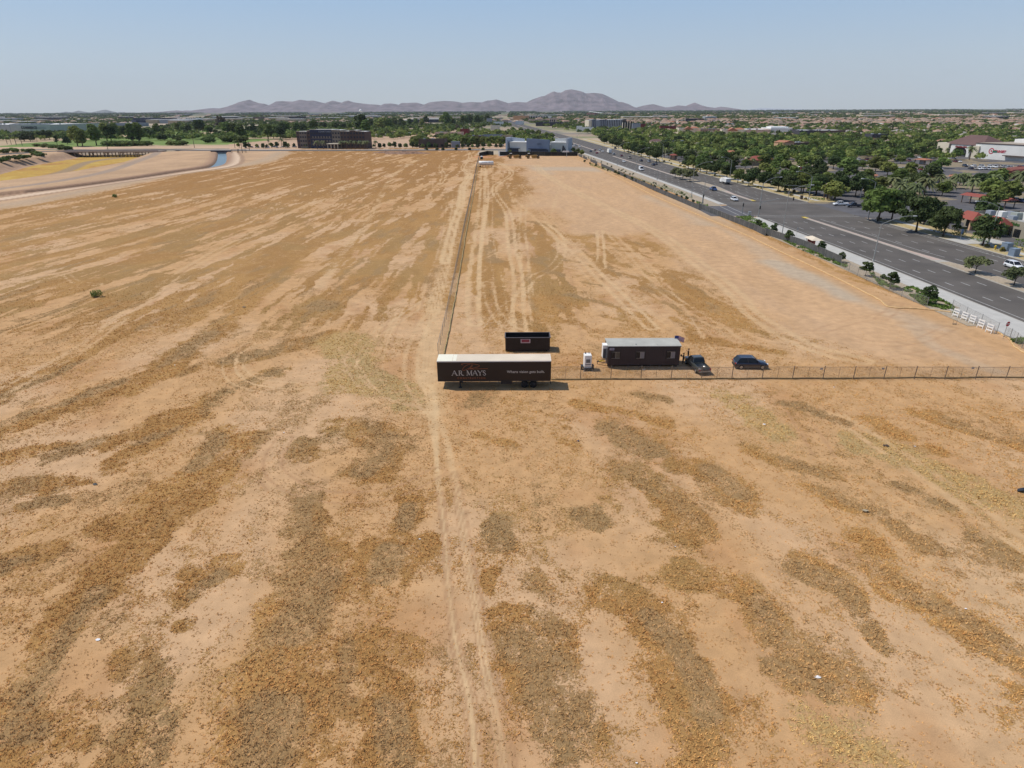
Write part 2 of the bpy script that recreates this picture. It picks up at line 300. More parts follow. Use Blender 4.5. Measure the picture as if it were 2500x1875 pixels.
for k, (x0, y0, x1, y1, b_) in enumerate([(1190, 400, 1195, 850, 12), (1200, 395, 1240, 830, -18), (1215, 400, 1300, 840, 30), (1230, 405, 1340, 700, -25), (1250, 480, 1470, 720, 10), (1270, 450, 1620, 800, -20), (1330, 560, 1420, 830, 25), (1150, 640, 1290, 560, 15), (1180, 800, 1300, 690, -12), (1300, 600, 1200, 760, 22), (1560, 620, 1740, 860, 14), (1480, 600, 1800, 830, -16), (1080, 560, 1010, 800, 8), (1100, 470, 1030, 760, 12)]):
    tk([(x0, y0), ((x0*2+x1)/3+b_, (y0*2+y1)/3), ((x0+2*x1)/3+b_*.6, (y0+2*y1)/3), (x1, y1)], .22, 1.9 if k % 2 else 0, .42, 1 if k % 3 else -1)
for k in range(7): tk([(1000-k*16, 745+k*10), (962-k*14, 820+k*8), (950-k*16, 900), (985-k*12, 965), (1035, 1000)], .14, 0, .5, 1 if k % 3 else -1)
for k in range(5): tk([(655-k*14, 836+k*6), (590-k*7, 860+k*3), (575+k*8, 905-k*3), (620, 938-k*7), (720, 950-k*8), (800, 940-k*10)], .13, 0, .45)
for k in range(4): tk([(690+k*12, 1090+k*6), (685+k*14, 1140), (770+k*6, 1190-k*7), (880, 1200-k*9), (1000, 1180-k*12)], .11, 0, .45, -1)
BARE = W([(1235, 378), (1410, 378), (1500, 420), (1700, 515), (1900, 600), (2150, 725), (2300, 770), (2440, 830), (2560, 870), (2400, 900), (2150, 870), (1950, 810), (1800, 720), (1700, 640), (1610, 568), (1400, 565), (1300, 500), (1290, 460), (1290, 410), (1240, 395)])
BERM = smoothline(W([(1410, 385), (1500, 428), (1600, 478), (1700, 522), (1830, 575), (1900, 608), (2050, 685), (2150, 735), (2260, 765), (2400, 825), (2520, 880)]), 4)
GREY = [(smoothline(W([(1350, 412), (1410, 412), (1480, 415)]), 3), 15, .75), (smoothline(W([(1890, 640), (1960, 670), (2040, 700), (2080, 725)]), 4), 3.6, .75), (W([(1600, 480), (1680, 510), (1740, 545)]), 7, .5),
        (smoothline(W([(1690, 505), (1800, 570), (1950, 670), (2120, 735), (2250, 790), (2330, 800)]), 4), 3.5, .4), (W([(1195, 400), (1300, 405), (1340, 425)]), 5, .3), (W([(2220, 800), (2300, 850), (2420, 900)]), 1.6, .4)]
C = lambda *a: np.array(a, float)
SOIL = C(.490, .290, .134); SOILP = C(.520, .328, .175); SOILR = C(.41, .215, .092); BROWN = C(.275, .148, .048); ORNG = C(.320, .178, .060)
GREYG = C(.225, .150, .074); STRAW = C(.38, .275, .12); OLIVE = C(.245, .155, .058)
def lerp(a, b, t): return a*(1-t[..., None])+b*t[..., None]
def paint(X, Y):
    "returns soil colour, grass colour, grass density, height"
    sh = X.shape
    wx = X+3.0*(fbm(X/9, Y/9, 3, 3)-.5)+1.0*(fbm(X/1.7, Y/1.7, 4, 3)-.5); wy = Y+3.0*(fbm(X/9, Y/9, 5, 3)-.5)+1.4*(fbm(X/1.7, Y/1.7, 6, 3)-.5)
    K = .9*np.tanh(Y/130); u = (wx+40)*np.exp(K)-.04*np.maximum(Y-150, 0)
    dens = fbm(u/7.5, wy/34, 11, 4, .55)
    big = fbm(u/26, wy/90, 19, 3)
    near = sstep(125, 95, Y)
    fine = fbm(u/2.6, wy/16, 13, 3); fleck = fbm(X/4.5, Y/6.5, 14, 4, .6)
    proc = sstep(.445, .54, .56*dens+.26*fine+.18*fleck+.22*(big-.5)+.030*sstep(150, 420, Y)+.045*sstep(0, -45, X)*sstep(60, 100, Y))
    pn = fbm(wx/5.5, wy/5.5, 21, 4, .55); pf = fbm(X/1.1, Y/1.1, 23, 3)
    D = proc*(1-near*.5)*1.0; S = np.zeros(sh)
    k1 = np.zeros(sh); k2 = np.zeros(sh)
    for w, hw, k, a, bb in STW:
        m = (X > bb[0]-3*hw) & (X < bb[1]+3*hw) & (Y > bb[2]-3*hw) & (Y < bb[3]+3*hw)
        if not m.any(): continue
        d = dpoly(wx[m], wy[m], w); e = a*sstep(2.3*hw, .2*hw, d)
        S[m] = np.maximum(S[m], e*(.92 if k == 2 else 1.0))
        if k == 1: k1[m] = np.maximum(k1[m], e)
        elif k == 2: k2[m] = np.maximum(k2[m], e)
    Sp = sstep(.12, .95, S+.85*(pn-.5)+.22*(pf-.5))
    D = np.maximum(D, Sp*.93)
    base = .24+.50*sstep(.42, .70, pn)+.35*(pf-.5)
    D = np.maximum(D, np.clip(base, 0, .6)); D = D*(.80+.35*sstep(.3, .6, pf))
    k1 = sstep(.30, .85, k1+.9*(fbm(X/3.2, Y/4.5, 25, 3)-.5)); k2 = sstep(.2, .8, k2+.7*(pn-.5))
    # colours
    soil = lerp(SOIL, SOILP, sstep(.40, .65, fbm(X/14, Y/20, 31, 3))); soil = lerp(soil, SOILR, .55*sstep(.55, .78, fbm(X/6, Y/9, 37, 4)))
    right = sstep(20, 60, X)*sstep(70, 20, Y); soil = lerp(soil, C(.52, .38, .20), .6*right)
    hn = fbm(u/9, wy/20, 41, 4); hn2 = fbm(X/2.5, Y/2.5, 43, 3)
    veg = lerp(BROWN, ORNG, sstep(.42, .62, hn+.25*(hn2-.5))); veg = lerp(veg, OLIVE, .5*sstep(.52, .68, fbm(X/11, Y/17, 47, 3)))
    veg = lerp(veg, GREYG, np.maximum(.65*k1, .5*sstep(.60, .72, fbm(u/5, wy/11, 49, 3)))); veg = lerp(veg, STRAW, .6*k2)
    veg = lerp(veg, C(.250, .122, .034), .8*sstep(160, 420, Y))
    # bare compound
    bare = np.zeros(sh); m = (Y > 85) & (Y < 600) & (X > -30) & (X < 110)
    if m.any():
        bx_ = wx[m]+16*(fbm(X[m]/26, Y[m]/40, 54, 3)-.5); by_ = wy[m]+30*(fbm(X[m]/24, Y[m]/30, 55, 3)-.5)*sstep(100, 220, Y[m]); ins = inpoly(bx_, by_, BARE); de = dpoly(bx_, by_, BARE+BARE[:1]); bare[m] = np.where(ins, np.clip(.5+de/(4+wy[m]*.035), 0, 1), np.clip(.5-de/(4+wy[m]*.035), 0, 1))*(.75+.35*fbm(X[m]/7, Y[m]/16, 53, 3))
    D = D*(1-.93*bare); soil = lerp(soil, C(.50, .315, .170)*(.86+.28*fbm(X/3, Y/9, 51, 4))[..., None], bare)
    soil = lerp(soil, C(.47, .30, .17), bare*.5*sstep(.55, .7, fbm(X/3.5, Y/12, 57, 4)))
    for w, hw, a in GREY:
        e = a*sstep(1.5*hw, .4*hw, dpoly(wx, wy, w)); soil = lerp(soil, C(.42, .345, .25), e*.85); D = D*(1-.6*e)
    d = dpoly(X, Y, BERM); e = sstep(4.5, 1.0, d)*.7; soil = lerp(soil, C(.46, .27, .125), e); D = D*(1-e)
    # tracks
    for w, hw, g, a, tone in TRK:
        xs = [q[0] for q in w]; ys = [q[1] for q in w]; R = hw*3+g+1
        m = (X > min(xs)-R) & (X < max(xs)+R) & (Y > min(ys)-R) & (Y < max(ys)+R)
        if not m.any(): continue
        jx = X[m]+.25*(fbm(X[m]/6, Y[m]/6, 61, 1)-.5); dd = dpoly(jx, Y[m], w); dd = abs(dd-g/2) if g else dd
        wd = hw*(.85+Y[m]/480.0); e = .85*a*sstep(1.5*wd, .5*wd, dd)*(.45+.75*fbm(X[m]/2.2, Y[m]/6, 63, 2))
        if tone > 0: soil[m] = lerp(soil[m], C(.56, .385, .205), e); D[m] = D[m]*(1-.85*e)
        else: soil[m] = lerp(soil[m], C(.36, .20, .10), e); D[m] = D[m]*(1-.5*e)
    # outside of the field
    z = np.zeros(sh)
    far = Y > 300
    if far.any() or (X < -120).any():
        fx = np.array([p[0] for p in FIELD_W]); 
        poly = FIELD_W+[(fx[-1], 760), (-900, 900), (-1500, 300), FIELD_W[0]]
        west = inpoly(X, Y, poly); 
        dirt = C(.47, .305, .175)*(.74+.5*fbm(X/16, Y/24, 71, 5, .6))[..., None]
        soil = np.where(west[..., None], dirt, soil); D = np.where(west, .30*sstep(.45, .7, fbm(X/22, Y/22, 72, 3)), D)
        fe = dpoly(X, Y, FIELD_W); e = sstep(14, 3, fe); soil = lerp(soil, C(.40, .30, .20), e*.6); D = D*(1-.6*e)
        # wash basin
        m = (X < -120) & (Y > 200) & (Y < 760)
        dw = dpoly(X[m], Y[m], WASH+WASH[:1]); ins = inpoly(X[m], Y[m], WASH)
        dep = np.where(ins, 1.0, sstep(15, 1, dw)); z[m] = -5*dep
        yc = fbm(X[m]/30, Y[m]/30, 73, 3)
        yel = lerp(C(.44, .27, .060)*np.ones((m.sum(), 1)), C(.38, .20, .06), sstep(.5, .7, yc)); yel = lerp(yel, C(.48, .32, .08), sstep(.5, .75, fbm(X[m]/8, Y[m]/8, 75, 3)))
        s = soil[m]; s = lerp(s, C(.36, .235, .15)*(.8+.5*fbm(X[m]/3, Y[m]/3, 77, 3))[..., None], sstep(22, 3, dw)*(1-ins)); s = np.where(ins[:, None], yel, s)
        tr = dpoly(X[m], Y[m], smoothline(W([(-200, 475), (0, 445), (80, 438), (160, 418), (215, 396), (290, 385)], -5), 4)); s = lerp(s, C(.30, .21, .12), sstep(7, 2.5, tr)*ins)
        soil[m] = s
        gr = dpoly(X, Y, smoothline(W([(-200, 492), (0, 461), (130, 444), (260, 419), (339, 392), (372, 380), (384, 372)]), 4)); soil = lerp(soil, C(.31, .235, .175), sstep(5, 2.5, gr)*(.6+.5*fbm(X/9, Y/9, 79, 3)))
        pth = dpoly(X, Y, smoothline(W([(-250, 520), (0, 486), (250, 449), (500, 414), (548, 406), (568, 398), (573, 385), (566, 372)]), 4)); soil = lerp(soil, C(.60, .44, .30), sstep(5.0, 3.5, pth))
        soil = lerp(soil, C(.30, .19, .12), .7*sstep(2.2, 1.2, abs(pth-6.0)))
        dc = dpoly(X, Y, CANAL); cz = sstep(5.2, 2.0, dc)
        cm = (Y < 700); z = np.where(cm, np.minimum(z, -3.2*cz), z); soil = lerp(soil, C(.31, .19, .12), np.where(cm, sstep(13, 6, dc), 0)*.85)
        # north of the cross street
        nn = Y > 700+.02*X; ee = (X > np.interp(Y, TY, TR)) & (Y > 90); mm = (nn | ee | ((X > 60) & (Y > 560)) | ((X > -30) & (Y > 590)))
        town = lerp(C(.33, .255, .18)*np.ones(sh+(3,)), C(.20, .21, .10), sstep(.42, .62, fbm(X/60, Y/60, 81, 4)))
        town = lerp(town, C(.16, .155, .15), .6*sstep(.55, .66, fbm(X/45, Y/110, 83, 3))); town = lerp(town, C(.52, .40, .29), .7*sstep(.60, .72, fbm(X/150, Y/260, 85, 3)))
        soil = np.where(mm[..., None], town, soil); D = np.where(mm, .0, D)
        mall = ee & (Y < 620) & (X < 520); soil = np.where(mall[..., None], lerp(C(.115, .108, .108)*np.ones(sh+(3,)), C(.25, .20, .13), sstep(.52, .58, fbm(X/14, Y/14, 97, 3))), soil)
        golf = (Y > 745) & (Y < 1350) & (X < -70-.1*(Y-745)); gl = C(.155, .215, .055)*(.8+.4*fbm(X/35, Y/50, 87, 3))[..., None]
        gb = sstep(.47, .52, fbm(X/90, Y/140, 89, 3)+.06); soil = np.where(golf[..., None], lerp(C(.42, .31, .19)*np.ones(sh+(3,)), gl, gb), soil)
        for pg in ([(885, 348), (885, 331), (1000, 321), (1100, 318), (1240, 335), (1240, 364), (885, 364)], [(560, 352), (735, 335), (735, 364), (560, 366)]):
            ip = inpoly(X, Y, W(pg)); soil = np.where(ip[..., None], C(.46, .31, .20)*(.85+.3*fbm(X/14, Y/14, 95, 3))[..., None], soil)
        band = (Y > 715+.01*X) & (Y <= 750) & (X < -60); soil = np.where(band[..., None], C(.50, .34, .22)*(.85+.3*fbm(X/12, Y/12, 91, 3))[..., None], soil)
        fl = sstep(2300, 2600, Y)*sstep(4200, 3700, Y)*sstep(.46, .56, fbm(X/700, Y/900, 93, 2)); soil = lerp(soil, C(.50, .40, .29), .8*fl)
        dk = sstep(4000, 7000, Y); soil = lerp(soil, C(.10, .115, .065), .85*dk)
    D = np.where((X > 83.5) & (Y > 60), 0, D)
    D = np.clip(D, 0, 1)
    return soil, veg, D, z
# grid, finer towards the camera
rows = np.concatenate([np.arange(2120, 460, -2.0), np.arange(460, 300, -.75), np.arange(300, 276, -.5), np.arange(276, 269.6, -.25)])
aa = np.arctan((rows-937.5)/F)+pitch; YY = H/np.tan(aa); YY = YY[(YY > 4) & (YY < 18500)]; YY = np.append(YY, 19400.0)
NC = 860
U = np.linspace(-1, 1, NC)
Xg = (YY[:, None]*.86+34)*U[None, :]; Yg = np.repeat(YY[:, None], NC, 1)
soil, veg, Dn, Zg = paint(Xg, Yg)
Zg = Zg+np.where((Yg < 130), .10*(fbm(Xg/2.2, Yg/2.2, 99, 3)-.5)*Dn, 0)
nr = len(YY); idx = np.arange(nr*NC).reshape(nr, NC)
fc = np.stack([idx[:-1, :-1], idx[:-1, 1:], idx[1:, 1:], idx[1:, :-1]], -1).reshape(-1, 4)
one = np.ones(Xg.shape+(1,))
def field_material():
    m = bpy.data.materials.new('field_soil_and_dry_grass'); m.use_nodes = True; nt = m.node_tree; n = nt.nodes; l = nt.links; b = n['Principled BSDF']
    b.inputs['Roughness'].default_value = .95; b.inputs['Specular IOR Level'].default_value = .12
    def att(s): a = n.new('ShaderNodeAttribute'); a.attribute_name = s; return a
    def noise(sc, det=5, ro=.6, st=None):
        q = n.new('ShaderNodeTexNoise'); q.inputs['Scale'].default_value = sc; q.inputs['Detail'].default_value = det; q.inputs['Roughness'].default_value = ro
        if st:
            mp = n.new('ShaderNodeMapping'); mp.inputs['Scale'].default_value = st; l.new(tc.outputs['Object'], mp.inputs[0]); l.new(mp.outputs[0], q.inputs['Vector'])
        else: l.new(tc.outputs['Object'], q.inputs['Vector'])
        return q
    def mth(op, a, c=None, v=None):
        q = n.new('ShaderNodeMath'); q.operation = op; l.new(a, q.inputs[0])
        if c is not None: l.new(c, q.inputs[1])
        if v is not None: q.inputs[1].default_value = v
        return q.outputs[0]
    def rng(a, f0, f1, t0, t1):
        q = n.new('ShaderNodeMapRange'); q.inputs[1].default_value = f0; q.inputs[2].default_value = f1; q.inputs[3].default_value = t0; q.inputs[4].default_value = t1; l.new(a, q.inputs[0]); return q.outputs[0]
    tc = n.new('ShaderNodeTexCoord'); a1, a2, a3 = att('soil'), att('veg'), att('dens')
    n1 = noise(1.5, 5, .62, (1, .8, 1)); n2 = noise(5.6, 3, .6); n3 = noise(.55, 4, .6); n4 = noise(11, 5, .7)
    # speckle threshold: sparse single tufts at low density, almost closed cover at high density
    mix = mth('ADD', mth('MULTIPLY', n1.outputs[0], None, .38), mth('MULTIPLY', n2.outputs[0], None, .62))
    s = mth('SUBTRACT', mix, rng(a3.outputs['Fac'], 0, 1, .70, .365))
    sp1 = rng(s, 0, .055, 0, .96)
    sp2 = mth('MULTIPLY', sp1, rng(a3.outputs['Fac'], 0, .10, 0, 1))
    v1 = n.new('ShaderNodeVectorMath'); v1.operation = 'SCALE'; l.new(a1.outputs['Color'], v1.inputs[0]); l.new(rng(mth('ADD', mth('MULTIPLY', n3.outputs[0], None, .5), mth('MULTIPLY', n4.outputs[0], None, .5)), 0.36, .64, .80, 1.17), v1.inputs['Scale'])
    v2 = n.new('ShaderNodeVectorMath'); v2.operation = 'SCALE'; l.new(a2.outputs['Color'], v2.inputs[0]); l.new(rng(mth('ADD', mth('MULTIPLY', n2.outputs[0], None, .5), mth('MULTIPLY', n4.outputs[0], None, .5)), .33, .67, .55, 1.75), v2.inputs['Scale'])
    mx = n.new('ShaderNodeMix'); mx.data_type = 'RGBA'; l.new(sp2, mx.inputs[0]); l.new(v1.outputs[0], mx.inputs[6]); l.new(v2.outputs[0], mx.inputs[7]); l.new(mx.outputs[2], b.inputs['Base Color'])
    bp = n.new('ShaderNodeBump'); bp.inputs['Strength'].default_value = .55; bp.inputs['Distance'].default_value = .12
    l.new(mth('ADD', mth('MULTIPLY', n2.outputs[0], sp2), mth('MULTIPLY', n4.outputs[0], None, .25)), bp.inputs['Height']); l.new(bp.outputs[0], b.inputs['Normal'])
    return m
ground = grid_numpy_mesh('ground', np.stack([Xg, Yg, Zg], -1).reshape(-1, 3), fc, [field_material()],
    {'soil': ('FLOAT_COLOR', np.concatenate([soil, one], -1)), 'veg': ('FLOAT_COLOR', np.concatenate([veg, one], -1)), 'dens': ('FLOAT', Dn)}, True)
tag(ground, kind='structure')
# ---------------------------------------------------------------- strips
def strip(name, rows, z, m, kind='structure', thick=0, base=0):
    "rows: list of ((xl,yl),(xr,yr)) world points; thick>0 gives it kerb-like sides"
    b = MB(); n = len(rows); vs = []
    for (a, c) in rows: vs += [(a[0], a[1], z), (c[0], c[1], z)]
    b.add(vs, [(2*i, 2*i+1, 2*i+3, 2*i+2) for i in range(n-1)])
    if thick:
        vs = []
        for (a, c) in rows: vs += [(a[0], a[1], z), (a[0], a[1], z-thick), (c[0], c[1], z), (c[0], c[1], z-thick)]
        b.add(vs, [(4*i, 4*i+4, 4*i+5, 4*i+1) for i in range(n-1)]+[(4*i+2, 4*i+3, 4*i+7, 4*i+6) for i in range(n-1)]+[(0, 1, 3, 2), (4*n-4, 4*n-2, 4*n-1, 4*n-3)])
    o = b.build(name, m); tag(o, kind=kind); return o
def along(f0, f1, y0, y1, step=12):
    n = max(2, int((y1-y0)/step)); return [((f0(y), y), (f1(y), y)) for y in np.linspace(y0, y1, n+1)]
ASPH = mat('asphalt', (.104, .091, .078), .9, .20, .12, bump=.3, bscale=20); ASPH2 = mat('asphalt_parking', (.105, .10, .102), .9, .18, .2)
CONC = mat('concrete_pavement', (.45, .43, .385), .85, .08, .6); KERB = mat('kerb_concrete', (.42, .39, .33), .85, .1, 1)
WHITE_LINE = mat('white_line_paint', (.36, .35, .32), .7, .3, 1.3); YEL_LINE = mat('yellow_line_paint', (.55, .40, .08), .7, .2, 2)
GRAVEL = mat('tan_gravel', (.36, .29, .205), .95, .22, 2.5, bump=.6); GRAVELY = mat('golden_gravel', (.40, .31, .15), .95, .25, 1.2, bump=.6); PAVER = mat('pink_pavers', (.44, .33, .27), .9, .12, 2)
strip('road', along(rdL, rdR, -20, 3200, 15), .012, ASPH)
# side streets at the junction
strip('side_street', [((rdR(262)-.2, 231), (rdR(262)-.2, 268)), ((145, 233), (145, 266)), ((175, 236), (175, 262)), ((260, 250), (258, 272)), ((300, 290), (285, 305))][0:5], .008, ASPH2)
strip('side_street', [((73, 236), (73, 262)), ((rdL(250)+1, 234), (rdL(250)+1, 264))], .008, ASPH2)
cst = smoothline(W([(-300, 388), (0, 377), (140, 369), (380, 365.5), (480, 367), (560, 367), (700, 367.5), (950, 367), (1150, 366), (1235, 366), (1330, 366.5)]), 6)
crow = []
for i, q in enumerate(cst):
    a = Vector(cst[max(i-1, 0)]); c = Vector(cst[min(i+1, len(cst)-1)]); t = (c-a).normalized(); nn = Vector((-t.y, t.x)); crow.append(((q[0]+nn.x*9, q[1]+nn.y*9), (q[0]-nn.x*9, q[1]-nn.y*9)))
strip('cross_street', crow, .05, ASPH)
strip('site_driveway', [(W([(1218, 383)])[0], W([(1236, 383)])[0]), (W([(1216, 368)])[0], W([(1238, 368)])[0])], .056, mat('grey_drive', (.27, .25, .23), .9))
strip('pavement', [((a[0], a[1]), (a[0]*1.0+(a[0]-c[0])*.25, a[1]+(a[1]-c[1])*.25)) for a, c in crow[22:]], .12, CONC, thick=.15)
def off(f, d): return lambda y: f(y)+d
strip('kerb', along(off(rdL, -.35), rdL, -20, 234), .14, KERB, thick=.2); strip('kerb', along(off(rdL, -.35), rdL, 264, 640), .14, KERB, thick=.2)
strip('kerb', along(rdR, off(rdR, .4), -20, 228), .15, KERB, thick=.2); strip('kerb', along(rdR, off(rdR, .4), 272, 1900), .15, KERB, thick=.2)
strip('pavement', along(off(rdL, -5.4), off(rdL, -.36), -20, 232), .13, CONC, thick=.2); strip('pavement', along(off(rdL, -2.6), off(rdL, -.36), 266, 600), .13, CONC, thick=.2)
strip('gravel_strip', along(off(rdL, -11.5), off(rdL, -5.42), 108, 236), .06, GRAVEL); strip('gravel_strip', along(off(rdL, -10), off(rdL, -2.62), 262, 600), .06, GRAVEL)
strip('gravel_strip', along(off(rdR, .42), off(rdR, 13), -20, 226), .10, GRAVELY, thick=.1); strip('gravel_strip', along(off(rdR, .42), off(rdR, 15), 272, 900), .10, GRAVELY, thick=.1)
strip('pavement', along(off(rdR, 5.0), off(rdR, 7.0), 60, 224), .13, CONC, thick=.05); strip('pavement', along(off(rdR, 5.5), off(rdR, 7.5), 276, 900), .13, CONC, thick=.05)
strip('driveway_entrance', along(off(rdR, .1), off(rdR, 14), 182, 190, 4), .16, CONC, thick=.1)
strip('driveway_entrance', [((85.0, 99), (85.0, 118)), ((rdL(108)-.4, 97), (rdL(108)-.4, 120))], .155, CONC, thick=.1)
def median(y0, y1):
    strip('median_kerb', along(mdL, mdR, y0, y1, 6), .15, KERB, thick=.16)
    w = [y for y in np.linspace(y0+1, y1-1, max(3, int((y1-y0)/6)))]
    strip('median', [((mdL(y)+.25, y), (mdR(y)-.25, y)) for y in w], .17, GRAVEL if (y0 < 140 or 310 < y0 < 330) else PAVER)
median(-20, 160); median(160.2, 232); median(276, 312); median(312.2, 392); median(392.3, 560); median(615, 1700)
# lane markings
lm = MB()
def dash(x0f, y0, y1, w=.13, L=3.0, gap=9.0):
    y = y0
    while y < y1:
        e = min(y+L, y1); a, c = x0f(y), x0f(e); lm.add([(a-w, y, .024), (a+w, y, .024), (c+w, e, .024), (c-w, e, .024)], [(0, 1, 2, 3)]); y += L+gap
def fr(f0, f1, t): return lambda y: f0(y)*(1-t)+f1(y)*t
for (a, b_) in ((-20, 228), (283, 600), (630, 1500)):
    for t in (.30, .53, .76): dash(fr(rdL, mdL, t), a, b_, .13 if b_ < 700 else .2)
    dash(fr(rdL, mdL, .10), a, b_, .12, 9, .01)
    for t in (.22, .44, .66): dash(fr(mdR, rdR, t), a, b_, .13 if b_ < 700 else .2)
dash(fr(mdR, rdR, .86), 150, 226, .11, 9, .01); dash(fr(mdR, rdR, .92), 172, 226, .11, 9, .01); dash(fr(mdR, rdR, .93), -20, 172, .1, .9, 1.2); dash(fr(mdR, rdR, .87), -20, 172, .1, .9, 1.2)
dash(lambda y: mdR(y)+3.3, 165, 228, .12, 9, .01); dash(lambda y: mdR(y)+3.3, 282, 312, .1, 9, .01); dash(lambda y: mdL(y)-3.3, 285, 330, .1, 9, .01)
for y in (233.5, 237.0, 268.0, 271.5): lm.add([(rdL(y), y-.2, .026), (rdR(y)-.5, y-.2, .026), (rdR(y)-.5, y+.2, .026), (rdL(y), y+.2, .026)], [(0, 1, 2, 3)])
for x in (rdL(250)-1.5, rdL(250)-4.5): lm.add([(x-.15, 238, .026), (x+.15, 238, .026), (x+.15, 261, .026), (x-.15, 261, .026)], [(0, 1, 2, 3)])
o = lm.build('road_markings', WHITE_LINE); tag(o, kind='structure')
ym = MB()
for (y0, y1) in ((160, 176),): ym.add([(mdR(y)+(.3 if k else 0), y, .03) for y in (y0, y1) for k in (0, 1)], [(0, 1, 3, 2)])
ym.add([(mdL(233)-.3, 229, .2), (mdR(233)+.3, 229, .2), (mdR(233)+.1, 232.6, .2), (mdL(233)-.1, 232.6, .2)], [(0, 1, 2, 3)])
ym.add([(mdL(276)-.1, 275.4, .2), (mdR(276)+.1, 275.4, .2), (mdR(276), 280, .2), (mdL(276), 280, .2)], [(0, 1, 2, 3)])
tag(ym.build('yellow_road_markings', YEL_LINE), kind='structure')
# water of the canal
cw = []
for i, q in enumerate(CANAL):
    a = Vector(CANAL[max(i-1, 0)]); c = Vector(CANAL[min(i+1, len(CANAL)-1)]); t = (c-a).normalized(); nn = Vector((-t.y, t.x)); cw.append(((q[0]+nn.x*3.7, q[1]+nn.y*3.7), (q[0]-nn.x*3.7, q[1]-nn.y*3.7)))
strip('canal_water', cw, -1.5, mat('canal_water', (.12, .17, .18), .3, .15, .2, spec=.5, bump=.15, bscale=1.2))
# ---------------------------------------------------------------- mountains
MAINR = [(0, 276), (360, 275), (374, 273.5), (400, 273), (410, 272.5), (432, 269.5), (445, 271.5), (457, 269.5), (470, 271.5), (500, 265.5), (520, 263.5), (533, 264.5), (550, 263.8), (567, 256.5), (585, 248.5), (597, 246), (609, 243), (618, 247), (630, 251), (645, 253), (657, 257), (666, 252), (675, 247), (690, 246), (715, 247.5), (733, 243), (750, 245.5), (765, 245), (785, 250), (795, 251.5), (803, 248), (813, 245), (825, 248), (835, 250), (842, 247), (850, 245), (862, 249), (875, 251), (900, 254), (920, 255), (933, 257), (938, 253), (955, 252), (967, 254), (975, 256), (980, 251), (1000, 250.5), (1018, 250), (1035, 255), (1050, 249), (1068, 247), (1085, 245.5), (1110, 247), (1130, 250.5), (1150, 248.5), (1175, 249.5), (1190, 245), (1201, 244), (1212, 242), (1225, 246), (1240, 251), (1260, 248.5), (1285, 249.5), (1300, 242), (1320, 235), (1330, 233), (1340, 227), (1352, 222), (1362, 225), (1370, 225), (1380, 219), (1395, 217), (1410, 220), (1420, 222), (1430, 227), (1450, 226), (1470, 228), (1485, 235), (1500, 242.5), (1510, 248), (1520, 249), (1535, 254), (1548, 262), (1555, 262), (1573, 257), (1585, 255), (1595, 254), (1610, 258), (1625, 262), (1645, 260), (1655, 257), (1675, 258.5), (1690, 252), (1696, 250), (1710, 256), (1725, 260.5), (1745, 263), (1760, 260.5), (1775, 262), (1785, 266), (1797, 271), (1900, 272.5), (2500, 270)]
SMALL = [(0, 279), (143, 279), (150, 275), (161, 272.5), (172, 275), (178, 276), (192, 269.8), (205, 274), (215, 276), (228, 276), (238, 271), (257, 267.5), (266, 270), (280, 277), (290, 274.5), (296, 273.3), (306, 276), (330, 276), (372, 274), (400, 277), (2500, 277)]
FARR = [(0, 277), (1780, 271.5), (1830, 267), (1850, 264.5), (1870, 263.5), (1890, 265), (1920, 265.5), (1960, 267), (2010, 268.5), (2060, 270), (2500, 270)]
def mountain(name, prof, D, depth, px0, px1, m, seed):
    nx = int((px1-px0)*1.3); ny = 46; px = np.linspace(px0, px1, nx); top = np.interp(px, [p[0] for p in prof], [p[1] for p in prof])
    dirx = (px-1250)/F
    zt = np.empty(nx); xs = np.empty(nx)
    for i in range(nx):
        d = FW+RT*float(dirx[i])+UP*float((937.5-top[i])/F); xs[i] = d.x*D/d.y; zt[i] = H+d.z*D/d.y
    t = np.linspace(-1, 1, ny)
    co = np.zeros((ny, nx, 3))
    for j in range(ny):
        y = D+t[j]*depth; x = xs*(1+0*t[j]); co[j, :, 0] = x; co[j, :, 1] = y
        ridge = (1-abs(t[j]))**1.15
        nz = fbm(x/420+seed, np.full(nx, y/420.0), seed, 5, .55); rd = 1-2*abs(fbm(x/260, np.full(nx, y/520.0), seed+3, 4)-.5)
        co[j, :, 2] = np.maximum(zt, 0)*ridge*(1+(1-ridge)*(1.0*(nz-.5)+.55*(rd-.7)))*1.0-8*(abs(t[j]) > .97)
    idx = np.arange(nx*ny).reshape(ny, nx); f = np.stack([idx[:-1, :-1], idx[:-1, 1:], idx[1:, 1:], idx[1:, :-1]], -1).reshape(-1, 4)
    o = grid_numpy_mesh(name, co.reshape(-1, 3), f, [m], None, False); tag(o, kind='structure'); return o
MR = mat('desert_mountain_rock', (.165, .125, .130), .95, .45, .006, bump=0); MR2 = mat('desert_hill_rock', (.15, .15, .145), .95, .3, .006)
mountain('mountain', MAINR, 15500, 1500, 380, 1830, MR, 5); mountain('hills', SMALL, 17300, 500, 120, 420, MR2, 9); mountain('far_mountain', FARR, 18600, 300, 1740, 2120, mat('far_rock_hazed', (.36, .38, .42), .95, .1, .006), 12)  # far ridge: the haze of greater distance is put into its pale colour
